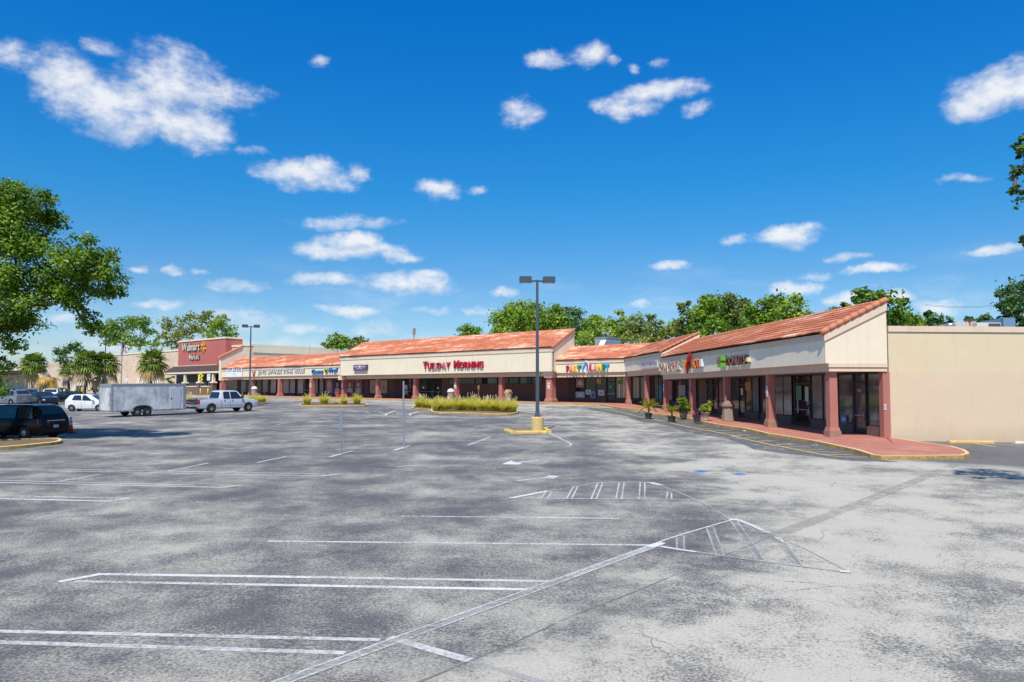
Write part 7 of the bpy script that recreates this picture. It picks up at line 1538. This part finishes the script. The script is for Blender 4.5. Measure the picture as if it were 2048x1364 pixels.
tree('dark bluish airy tree just right of the tall block gable', 112, [(1150, 628, 18), (1165, 640, 18), (1155, 655, 20), (1172, 655, 14), (1140, 622, 9)], 1156, 25, tone=(.15, .6), mat_=LEAF_B, dens=.4)
tree('yellowish tree directly left of the grey rooftop unit', 108, [(1190, 655, 22), (1178, 675, 22), (1205, 668, 22), (1196, 640, 13), (1165, 690, 18)], 1186, 26, tone=(.45, 1.0))
tree('olive green tree directly behind the grey rooftop unit', 116, [(1228, 662, 24), (1248, 640, 12), (1245, 665, 22), (1240, 625, 8), (1220, 648, 14)], 1232, 27, tone=(.4, .95), mat_=LEAF)
tree('thin-topped olive tree right of the rooftop unit', 112, [(1270, 636, 15), (1268, 660, 24), (1290, 662, 22), (1258, 680, 20), (1282, 645, 10)], 1272, 28, tone=(.35, .8), mat_=LEAF_D, dens=.42)
tree('sparse brownish tree above the low corner roof ridge', 106, [(1312, 652, 17), (1330, 668, 18), (1306, 674, 20), (1300, 634, 9), (1345, 658, 12)], 1318, 29, tone=(.4, .9), mat_=LEAF_D, dens=.35)
tree('half-bare tree with drooping thin branches left of the big oak mass behind the near roof', 100, [(1362, 612, 8), (1372, 625, 10), (1360, 640, 10), (1378, 650, 14), (1366, 664, 16), (1385, 640, 8), (1376, 606, 6)], 1376, 30, tone=(.3, .7), mat_=LEAF_D, dens=.3, twigs=8)
tree('tall green tree behind the far end of the near roof', 98, [(1405, 618, 22), (1428, 606, 20), (1398, 642, 26), (1425, 632, 28), (1412, 592 + 6, 14), (1400, 664, 22), (1435, 655, 26)], 1415, 31, tone=(.25, .75), sub=20)
tree('tall grey-green tree in the middle of the mass behind the near roof', 102, [(1455, 604, 22), (1475, 618, 22), (1450, 632, 26), (1478, 645, 26), (1490, 605, 12)], 1465, 32, tone=(.2, .65), mat_=LEAF_D, sub=18)
tree('dense green tree right of the grey-green tree behind the near roof', 95, [(1508, 622, 22), (1530, 606, 20), (1520, 640, 26), (1548, 628, 26), (1555, 600, 16), (1500, 652, 20)], 1525, 33, tone=(.3, .8), sub=20)
tree('bright yellow-green tree at the right end of the mass behind the near roof', 92, [(1585, 612, 20), (1605, 630, 20), (1575, 640, 26), (1615, 645, 16), (1590, 598, 12), (1560, 655, 20)], 1588, 34, tone=(.4, .95), sub=18)
tree('spreading tree behind the peak of the near gable', 80, [(1726, 588, 14), (1716, 600, 10), (1752, 592, 17), (1745, 606, 20), (1780, 602, 22), (1800, 620, 22), (1790, 640, 24), (1818, 640, 18), (1770, 630, 24), (1735, 618, 16), (1806, 604, 10)], 1775, 35, tone=(.15, .7), leaf=.26, sub=18)
tree('low dark foliage showing above the near roof ridge left of its peak', 88, [(1668, 622, 13), (1690, 614, 10), (1705, 618, 12)], 1686, 36, tone=(.1, .5), leaf=.26)
tree('soft green tree right of the near gable above the side wall', 84, [(1838, 640, 16), (1826, 650, 16), (1846, 652, 10)], 1832, 37, tone=(.45, .9), leaf=.26)
tree('grey-green bushy tree above the side wall left of the silver vent', 78, [(1866, 640, 15), (1886, 645, 15), (1872, 652, 16), (1903, 650, 8), (1858, 628, 7)], 1876, 38, tone=(.25, .7), mat_=LEAF_B, leaf=.22, dens=.45)
tree('distant low tree tops between the rusty enclosure and the blue-grey unit', 90, [(1940, 640, 8), (1962, 640, 9), (1972, 634, 7), (1980, 643, 9), (1952, 647, 8)], 1962, 39, tone=(.3, .7), mat_=LEAF_B, leaf=.22, dens=.4)
tree('large dark green tree at the right edge behind the blue-grey rooftop unit', 62, [(2020, 585, 20), (2045, 575, 28), (2012, 606, 16), (2036, 612, 26), (2015, 632, 20), (2042, 640, 26), (2075, 600, 45), (2090, 650, 40), (2001, 612, 7), (1998, 590, 6)], 2062, 40, tone=(.12, .62), mat_=LEAF_B, leaf=.15, sub=18, dens=.5)
tree('dark oak behind the flagpole, left part of the tree row over the store', 205, [(232, 655, 20), (258, 640, 18), (280, 650, 20), (304, 662, 18), (250, 676, 22), (282, 682, 20), (310, 690, 16), (222, 680, 16)], 262, 41, tone=(.15, .6), leaf=.38, dens=.5)
tree('grey-green open-crowned oak left of the red tower', 208, [(334, 648, 15), (348, 668, 18), (366, 642, 16), (384, 635, 16), (376, 664, 18), (352, 690, 14), (328, 672, 10)], 358, 42, tone=(.3, .8), mat_=LEAF_D, leaf=.38, dens=.40, twigs=6)
tree('thin bare-topped oak directly above the red tower', 206, [(402, 640, 15), (414, 628, 10), (408, 662, 16), (392, 658, 12), (424, 652, 12)], 404, 43, tone=(.3, .7), mat_=LEAF_D, leaf=.36, dens=.28, twigs=10)
tree('bright green tree at the right end of the row above the red tower', 202, [(440, 645, 16), (452, 660, 17), (432, 668, 18), (464, 668, 12), (445, 684, 16)], 446, 44, tone=(.35, .85), leaf=.38)
tree('bluish tree behind the palms at far left', 200, [(118, 704, 12), (136, 698, 12), (150, 692, 10), (128, 722, 14), (158, 704, 10)], 136, 45, tone=(.2, .6), mat_=LEAF_B, leaf=.34)
tree('round tree behind the left roof where the tall block begins', 150, [(668, 681, 14), (682, 676, 13), (692, 688, 14), (656, 688, 10), (674, 692, 14)], 675, 46, tone=(.3, .75), leaf=.34)
tree('small olive tree right of the round tree over the tall roof edge', 146, [(716, 684, 11), (728, 688, 10), (706, 690, 10)], 716, 47, tone=(.4, .8), mat_=LEAF_D, leaf=.3)
tree('yellow-green background tree filling the gap above the corner roof bend', 134, [(1210, 668, 24), (1245, 672, 24), (1278, 674, 24), (1190, 678, 20), (1308, 676, 20), (1260, 652, 14)], 1245, 51, tone=(.45, .95), sub=20)
tree('shady background tree low between the sparse tree and the half-bare tree', 128, [(1338, 668, 20), (1362, 664, 20), (1384, 668, 20), (1350, 650, 12), (1400, 672, 20)], 1360, 52, tone=(.25, .7), sub=18)
tree('background tree low behind the tall green tree mass, left of the near roof peak', 126, [(1430, 650, 26), (1470, 652, 26), (1510, 650, 24), (1550, 648, 24), (1600, 650, 24), (1640, 645, 16)], 1520, 53, tone=(.2, .65), sub=18)
tree('background tree low behind the lamp post, between the two big crowns', 136, [(1060, 660, 24), (1090, 664, 22), (1130, 668, 22), (1160, 670, 20)], 1095, 54, tone=(.25, .7), sub=18)
tree('background tree low behind the spreading tree and the side wall', 112, [(1800, 642, 18), (1836, 648, 18), (1770, 646, 16), (1870, 652, 14)], 1810, 55, tone=(.3, .8), sub=18)
# branches of a tree standing outside the right edge
tree('near tree whose leafy branch tips reach in at the right edge of the sky', 20.0, [(2040, 300, 20), (2034, 345, 18), (2030, 382, 16), (2052, 330, 30), (2058, 480, 18), (2075, 390, 40), (2110, 300, 70), (2150, 420, 90), (2220, 340, 110), (2260, 480, 100), (2120, 520, 50), (2046, 276, 14), (2114, 240, 56), (2122, 320, 56), (2150, 180, 60)], 2240, 50, leaf=.075, dens=.38, tone=(.1, .6), mat_=LEAF_B, trunk_r=.28, sub=12, spread=.26, jit=.5)
# ---- shrub and mound near the palms
def shrub(px, Y, blobs, label, seed, mat_=LEAF_D, leaf=.16, dens=.4, tone=(.2, .7)):
    r = np.random.default_rng(seed); b = AT(px, 780, Y); base = Vector((b.x, Y, zg(b.x, Y))); o = thing('shrub', base, label, 'shrub'); bl2 = [(np.array(AT(x, y, Y + r.uniform(-.5, .5))), R * Y / FPX) for x, y, R in blobs]
    mb = MB()
    for c, R in bl2: mb.tube(curve(base, c, r, .05, 4, .05), [.05, .04, .03, .02, .012], 5)
    obj('stems', mb, BARK, o); V, Fs, A = leaves(bl2, r, leaf, dens, tone, 12); np_mesh('foliage', V, Fs, mat_, A, parent=o, sh=base)
shrub(188, 106, [(184, 762, 7), (192, 770, 8), (188, 780, 8), (195, 757, 5)], 'loose shrub with reddish leaves beside the palm trunks', 61)
shrub(342, 145, [(336, 757, 5), (346, 754, 5), (341, 764, 6)], 'sparse shrub against the store wall left of the entrance', 62)
shrub(158, 103, [(156, 783, 5), (160, 785, 5)], 'small clipped shrub beside the middle bollard', 63, LEAF, .12)
# ---- palms
FAN = attmat('palm_fan', [(0, (.025, .06, .010)), (.35, (.10, .17, .02)), (.65, (.24, .29, .045)), (.8, (.60, .34, .07)), (1, (.40, .32, .22))], .5, .22, var=.08)
PALMBARK = M('palm_bark', (.17, .14, .11), .95, var=.3, scale=4, fine=.3)
def palm(px, Y, ytop, rpx, label, seed, n_green=34, n_dead=10, orange=0, tr=.17, droop_only=False):
    r = np.random.default_rng(seed); b = AT(px, 780, Y); base = Vector((b.x, Y, zg(b.x, Y))); R = rpx * Y / FPX; top = AT(px, ytop, Y).z; hub = top - R * .95
    o = thing('palm_tree', base, label, 'palm', 'cabbage palms at left'); Hh = hub - base.z
    mb = MB(); lean = r.uniform(-.25, .25); path = [(base.x + lean * (i / 8) ** 2, base.y, base.z - .2 + (Hh + .2) * i / 8) for i in range(9)]; mb.tube(path, [tr * (1.25 if i == 0 else 1.0 + .1 * math.sin(i * 2)) for i in range(9)], 9); mb.lathe((path[-1][0], path[-1][1], hub - .75), [(tr * 1.1, 0), (tr * 1.7, .3), (tr * 1.5, .8), (.05, 1.1)], 10); obj('trunk', mb, PALMBARK, o, smooth=True)
    V, Fs, A = [], [], []
    def fan(az, el, L, size, tone, droop):
        d = np.array([math.cos(az) * math.cos(el), math.sin(az) * math.cos(el), math.sin(el)]); h0 = np.array([path[-1][0], path[-1][1], hub]); c = h0 + d * L; c[2] -= droop * L * .5
        s_ = np.array([-math.sin(az), math.cos(az), 0]); fwd = d.copy(); fwd[2] -= droop; fwd /= np.linalg.norm(fwd); up = np.cross(s_, fwd)
        b_ = len(V); V.extend([tuple(h0 + s_ * .03), tuple(h0 - s_ * .03), tuple(c - s_ * .02), tuple(c + s_ * .02)]); Fs.append((b_, b_ + 1, b_ + 2, b_ + 3)); A.extend([tone] * 4)
        m_ = 13
        for k in range(m_):
            a = (k / (m_ - 1) - .5) * math.radians(235); e = fwd * math.cos(a) + s_ * math.sin(a); l = size * (1 - .22 * abs(a) / 2) * r.uniform(.85, 1.1); w = size * .085; q = np.cross(e, up)
            tip = c + e * l - np.array([0, 0, 1]) * l * (.18 + .5 * droop + r.uniform(0, .2)) ; md = c + e * l * .58 + up * .05 * size; b_ = len(V)
            V.extend([tuple(c), tuple(md - q * w), tuple(tip), tuple(md + q * w)]); Fs.append((b_, b_ + 1, b_ + 2, b_ + 3)); t_ = tone + r.uniform(-.06, .06); A.extend([t_ - .05, t_, t_ + .05, t_])
    for i in range(n_green):
        el = math.asin(max(-.55, min(1, -.45 + 1.45 * (i + .5) / n_green))); fan(i * 2.39996 + r.uniform(-.2, .2), el, R * r.uniform(.42, .6), R * r.uniform(.42, .56), r.uniform(.22, .62), .15 + .35 * max(0, .5 - el))
    for i in range(n_dead): fan(i * 2.4 + r.uniform(-.3, .3), -.35 - .75 * r.random(), R * r.uniform(.45, .85), R * r.uniform(.42, .6), r.uniform(.92, 1.0), 1.1)
    for i in range(orange): fan(i * 2.4 + r.uniform(-.4, .4), .25 - .85 * r.random(), R * r.uniform(.4, .8), R * r.uniform(.38, .5), r.uniform(.74, .84), .8)
    np_mesh('fronds', V, Fs, FAN, A, parent=o, sh=base); return o
palm(65, 106, 697, 33, 'full green fan palm at far left, leftmost of the palm row', 1, 46, 3, 2)
palm(98, 104, 727, 27, 'dying fan palm with orange and grey drooping fronds', 2, 0, 20, 22)
palm(138, 108, 718, 22, 'slim green fan palm between the dying palm and the big pair', 3, 30, 3, 2, .13)
palm(170, 103, 691, 36, 'tall dark fan palm, left of the big overlapping pair', 4, 52, 5, 0)
palm(206, 105, 694, 34, 'bright green fan palm, right of the big overlapping pair', 5, 52, 4, 3)
palm(302, 118, 690, 34, 'lone fan palm with an orange-brown skirt in front of the store wall', 6, 40, 7, 16)
# ------------------------------------------------------------------ daylight, clouds, camera
SUN_EL = math.radians(57.0); sh_ = Vector((-.24, -.971)).normalized()
w = bpy.data.worlds.new('World'); SC.world = w; w.use_nodes = True; nt = w.node_tree; nt.nodes.clear()
out = nt.nodes.new('ShaderNodeOutputWorld'); bg = nt.nodes.new('ShaderNodeBackground'); nt.links.new(bg.outputs[0], out.inputs[0])
sky = nt.nodes.new('ShaderNodeTexSky'); sky.sky_type = 'NISHITA'; sky.sun_disc = False; sky.sun_elevation = SUN_EL; sky.sun_rotation = math.atan2(sh_.x, sh_.y); sky.air_density = 1.0; sky.dust_density = .6; sky.ozone_density = 1.6; sky.altitude = 10
hs = nt.nodes.new('ShaderNodeHueSaturation'); hs.inputs['Saturation'].default_value = 1.35; nt.links.new(sky.outputs[0], hs.inputs['Color'])
tc = nt.nodes.new('ShaderNodeTexCoord'); sep = nt.nodes.new('ShaderNodeSeparateXYZ'); nt.links.new(tc.outputs['Generated'], sep.inputs[0])
az = mth(nt, 'ARCTAN2', sep.outputs[0], sep.outputs[1]); el = mth(nt, 'ARCSINE', sep.outputs[2])
cb = nt.nodes.new('ShaderNodeCombineXYZ'); nt.links.new(az, cb.inputs[0]); nt.links.new(el, cb.inputs[1])
nzw = nt.nodes.new('ShaderNodeTexNoise'); nzw.inputs['Scale'].default_value = 17; nzw.inputs['Detail'].default_value = 5; nzw.inputs['Roughness'].default_value = .6; nt.links.new(cb.outputs[0], nzw.inputs['Vector'])
vm = nt.nodes.new('ShaderNodeVectorMath'); vm.operation = 'MULTIPLY_ADD'; nt.links.new(nzw.outputs['Color'], vm.inputs[0]); vm.inputs[1].default_value = (.056, .030, 0); nt.links.new(cb.outputs[0], vm.inputs[2])
vs_ = nt.nodes.new('ShaderNodeVectorMath'); vs_.operation = 'SUBTRACT'; nt.links.new(vm.outputs[0], vs_.inputs[0]); vs_.inputs[1].default_value = (.028, .015, 0)
CL = [(140, 165, 78, 72, 1), (235, 215, 100, 72, 1), (350, 165, 98, 78, 1.05), (345, 245, 105, 48, 1), (395, 268, 62, 40, .95), (440, 190, 80, 36, .8), (500, 190, 50, 16, .55), (18, 112, 52, 34, .8), (400, 296, 52, 20, .7), (215, 95, 40, 16, .5), (350, 90, 50, 12, .5),
 (615, 352, 95, 30, 1), (640, 335, 40, 22, 1), (545, 342, 46, 20, .75), (718, 350, 30, 15, .75), (876, 376, 42, 22, 1), (950, 380, 24, 9, .55), (690, 442, 92, 17, .75), (705, 502, 118, 22, 1.1), (708, 485, 62, 24, 1.1), (790, 510, 50, 12, .9), (645, 556, 74, 15, .9), (820, 564, 104, 26, 1), (860, 548, 48, 16, .9), (468, 571, 56, 15, .75), (440, 580, 40, 8, .6), (325, 612, 64, 14, .8), (279, 536, 22, 10, .75), (341, 541, 24, 10, .7), (398, 546, 20, 7, .5), (700, 620, 76, 12, .8), (605, 659, 48, 12, .75), (490, 632, 90, 18, .6), (755, 655, 46, 18, .6), (120, 636, 56, 15, .8), (1044, 232, 46, 32, .85), (1098, 122, 46, 19, .9), (1178, 110, 44, 24, .8), (1225, 118, 16, 12, .6), (1271, 135, 16, 11, .75), (1318, 126, 20, 12, .45), (1262, 212, 70, 26, 1), (1318, 184, 84, 22, .95), (1195, 210, 30, 14, .6), (1390, 221, 36, 16, .75), (1995, 180, 90, 54, 1.05), (1935, 215, 55, 26, .85), (2060, 160, 80, 50, 1), (1572, 473, 78, 24, 1), (1600, 463, 40, 16, .9), (1470, 482, 28, 12, .75), (1336, 533, 38, 13, .95), (1750, 537, 72, 11, .9), (1692, 514, 40, 10, .65), (1594, 573, 58, 16, 1), (1628, 550, 40, 9, .6), (1980, 497, 72, 12, .9), (1935, 361, 60, 10, .65), (1884, 612, 56, 18, .8), (1895, 602, 30, 10, .7), (1690, 599, 46, 15, .9), (1800, 594, 40, 14, .85), (1006, 588, 32, 11, .85), (968, 622, 26, 10, .6), (1272, 610, 30, 7, .65), (860, 622, 34, 9, .45), (938, 623, 18, 9, .6), (640, 118, 20, 12, .5), (500, 306, 26, 10, .45), (60, 600, 60, 30, .4), (560, 690, 120, 22, .5), (880, 690, 80, 20, .4), (300, 690, 140, 24, .45)]
for c in [(-260, 260, 150, 60, 1), (-420, 470, 120, 30, 1), (2330, 330, 130, 40, 1), (2500, 520, 120, 24, 1), (2280, 560, 80, 16, .9), (-200, 560, 90, 20, .9)]: CL.append(c)
acc = None; low = None
for px, py, rx, ry, k in CL:
    d = ray(px, py).normalized(); a0 = math.atan2(d.x, d.y); e0 = math.asin(d.z); da = ray(px + rx, py).normalized(); de = ray(px, py - ry).normalized(); ra = abs(math.atan2(da.x, da.y) - a0); re = abs(math.asin(de.z) - e0)
    n1 = nt.nodes.new('ShaderNodeVectorMath'); n1.operation = 'SUBTRACT'; nt.links.new(vs_.outputs[0], n1.inputs[0]); n1.inputs[1].default_value = (a0, e0, 0)
    n2 = nt.nodes.new('ShaderNodeVectorMath'); n2.operation = 'MULTIPLY'; nt.links.new(n1.outputs[0], n2.inputs[0]); n2.inputs[1].default_value = (1 / ra, 1 / re, 0)
    n3 = nt.nodes.new('ShaderNodeVectorMath'); n3.operation = 'DOT_PRODUCT'; nt.links.new(n2.outputs[0], n3.inputs[0]); nt.links.new(n2.outputs[0], n3.inputs[1])
    v = mth(nt, 'MULTIPLY_ADD', n3.outputs['Value'], -.85 * k, k * 1.02)
    acc = v if acc is None else mth(nt, 'SMOOTH_MAX', acc, v, .25)
mp = nt.nodes.new('ShaderNodeMapping'); mp.inputs['Scale'].default_value = (1, 1.6, 1); nt.links.new(cb.outputs[0], mp.inputs[0])
f1 = noise(nt, mp.outputs[0], 21, 8, .62, .25); f2 = noise(nt, mp.outputs[0], 60, 6, .6)
den = mth(nt, 'ADD', acc, mth(nt, 'ADD', mth(nt, 'MULTIPLY', mth(nt, 'SUBTRACT', f1, .50), 2.2), mth(nt, 'MULTIPLY', mth(nt, 'SUBTRACT', f2, .5), .9)))
alpha = mth(nt, 'POWER', sstep(nt, den, -.30, 1.35), 1.5)
body = sstep(nt, den, .2, 1.3)
shade = sstep(nt, mth(nt, 'ADD', mth(nt, 'MULTIPLY', f1, .5), mth(nt, 'MULTIPLY', noise(nt, cb.outputs[0], 9, 4), .6)), .35, .75)
for px, py, rx, ry, k in [c for c in CL if c[3] >= 22 and 0 < c[0] < 2048]:
    d = ray(px, py + ry * .62).normalized(); a0 = math.atan2(d.x, d.y); e0 = math.asin(d.z); da = ray(px + rx * .95, py).normalized(); de = ray(px, py - ry * .62).normalized(); d1 = ray(px, py).normalized(); ra = abs(math.atan2(da.x, da.y) - math.atan2(d1.x, d1.y)); re = abs(math.asin(de.z) - math.asin(d1.z))
    n1 = nt.nodes.new('ShaderNodeVectorMath'); n1.operation = 'SUBTRACT'; nt.links.new(vs_.outputs[0], n1.inputs[0]); n1.inputs[1].default_value = (a0, e0, 0)
    n2 = nt.nodes.new('ShaderNodeVectorMath'); n2.operation = 'MULTIPLY'; nt.links.new(n1.outputs[0], n2.inputs[0]); n2.inputs[1].default_value = (1 / ra, 1 / re, 0)
    n3 = nt.nodes.new('ShaderNodeVectorMath'); n3.operation = 'LENGTH'; nt.links.new(n2.outputs[0], n3.inputs[0])
    v = mth(nt, 'SUBTRACT', 1.0, n3.outputs['Value']); low = v if low is None else mth(nt, 'MAXIMUM', low, v)
lit = mth(nt, 'SUBTRACT', 1.0, sstep(nt, mth(nt, 'ADD', low, mth(nt, 'MULTIPLY', mth(nt, 'SUBTRACT', .5, f1), 1.5)), .0, .9))
ccol = mixc(nt, mth(nt, 'MULTIPLY', mth(nt, 'ADD', mth(nt, 'MULTIPLY', lit, .8), .2), mth(nt, 'SUBTRACT', 1.0, mth(nt, 'MULTIPLY', shade, .25))), (4.3, 4.75, 5.6), (6.6, 6.6, 6.6))
up = sstep(nt, sep.outputs[2], -.02, .06)
mpz = nt.nodes.new('ShaderNodeMapping'); mpz.inputs['Scale'].default_value = (1, 3.2, 1); nt.links.new(cb.outputs[0], mpz.inputs[0])
haze = mth(nt, 'MULTIPLY', mth(nt, 'MULTIPLY', sstep(nt, noise(nt, mpz.outputs[0], 6.5, 7, .6), .46, .78), mth(nt, 'SUBTRACT', 1.0, sstep(nt, sep.outputs[2], .07, .19))), .42)
acap = mth(nt, 'MULTIPLY', mth(nt, 'MULTIPLY', mth(nt, 'MAXIMUM', alpha, haze), .92), up)
# deeper, polarised blue higher up, pale near the skyline
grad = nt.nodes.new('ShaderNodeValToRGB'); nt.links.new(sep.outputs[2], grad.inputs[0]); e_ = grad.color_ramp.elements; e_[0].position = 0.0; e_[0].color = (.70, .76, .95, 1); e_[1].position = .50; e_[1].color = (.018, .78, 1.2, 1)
x_ = e_.new(.14); x_.color = (.44, .66, .84, 1); x_ = e_.new(.25); x_.color = (.21, .75, .96, 1); x_ = e_.new(.66); x_.color = (.85, .92, 1.0, 1)  # overhead, out of view, whitened to neutralise the fill light
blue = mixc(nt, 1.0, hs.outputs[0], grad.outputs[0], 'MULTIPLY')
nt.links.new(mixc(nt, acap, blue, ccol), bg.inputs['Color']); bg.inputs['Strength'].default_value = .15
w.cycles.sampling_method = 'MANUAL'; w.cycles.sample_map_resolution = 512
sl = bpy.data.lights.new('sun', 'SUN'); sl.energy = 5.0; sl.angle = math.radians(.53); sl.color = (1.0, .95, .86); so = bpy.data.objects.new('sun', sl); COL.objects.link(so)
sd_ = Vector((sh_.x * math.cos(SUN_EL), sh_.y * math.cos(SUN_EL), math.sin(SUN_EL))); so.rotation_euler = (-sd_).to_track_quat('-Z', 'Y').to_euler(); so.location = sd_ * 100
cam = bpy.data.cameras.new('camera'); co = bpy.data.objects.new('camera', cam); COL.objects.link(co); SC.camera = co
cam.sensor_width = 36; cam.lens = FPX / 2048 * 36; cam.shift_y = (CY - 682) / 2048; cam.clip_start = .1; cam.clip_end = 3000
co.location = (0, 0, CZ); co.rotation_euler = (math.pi / 2 + PITCH, 0, 0)
SC.view_settings.view_transform = 'Standard'; SC.view_settings.look = 'None'; SC.view_settings.exposure = 0; SC.view_settings.gamma = 1
SC.cycles.max_bounces = 6; SC.cycles.diffuse_bounces = 3; SC.cycles.glossy_bounces = 3; SC.cycles.transparent_max_bounces = 8; SC.cycles.transmission_bounces = 3
SC.cycles.use_denoising = True; SC.cycles.sample_clamp_indirect = 6
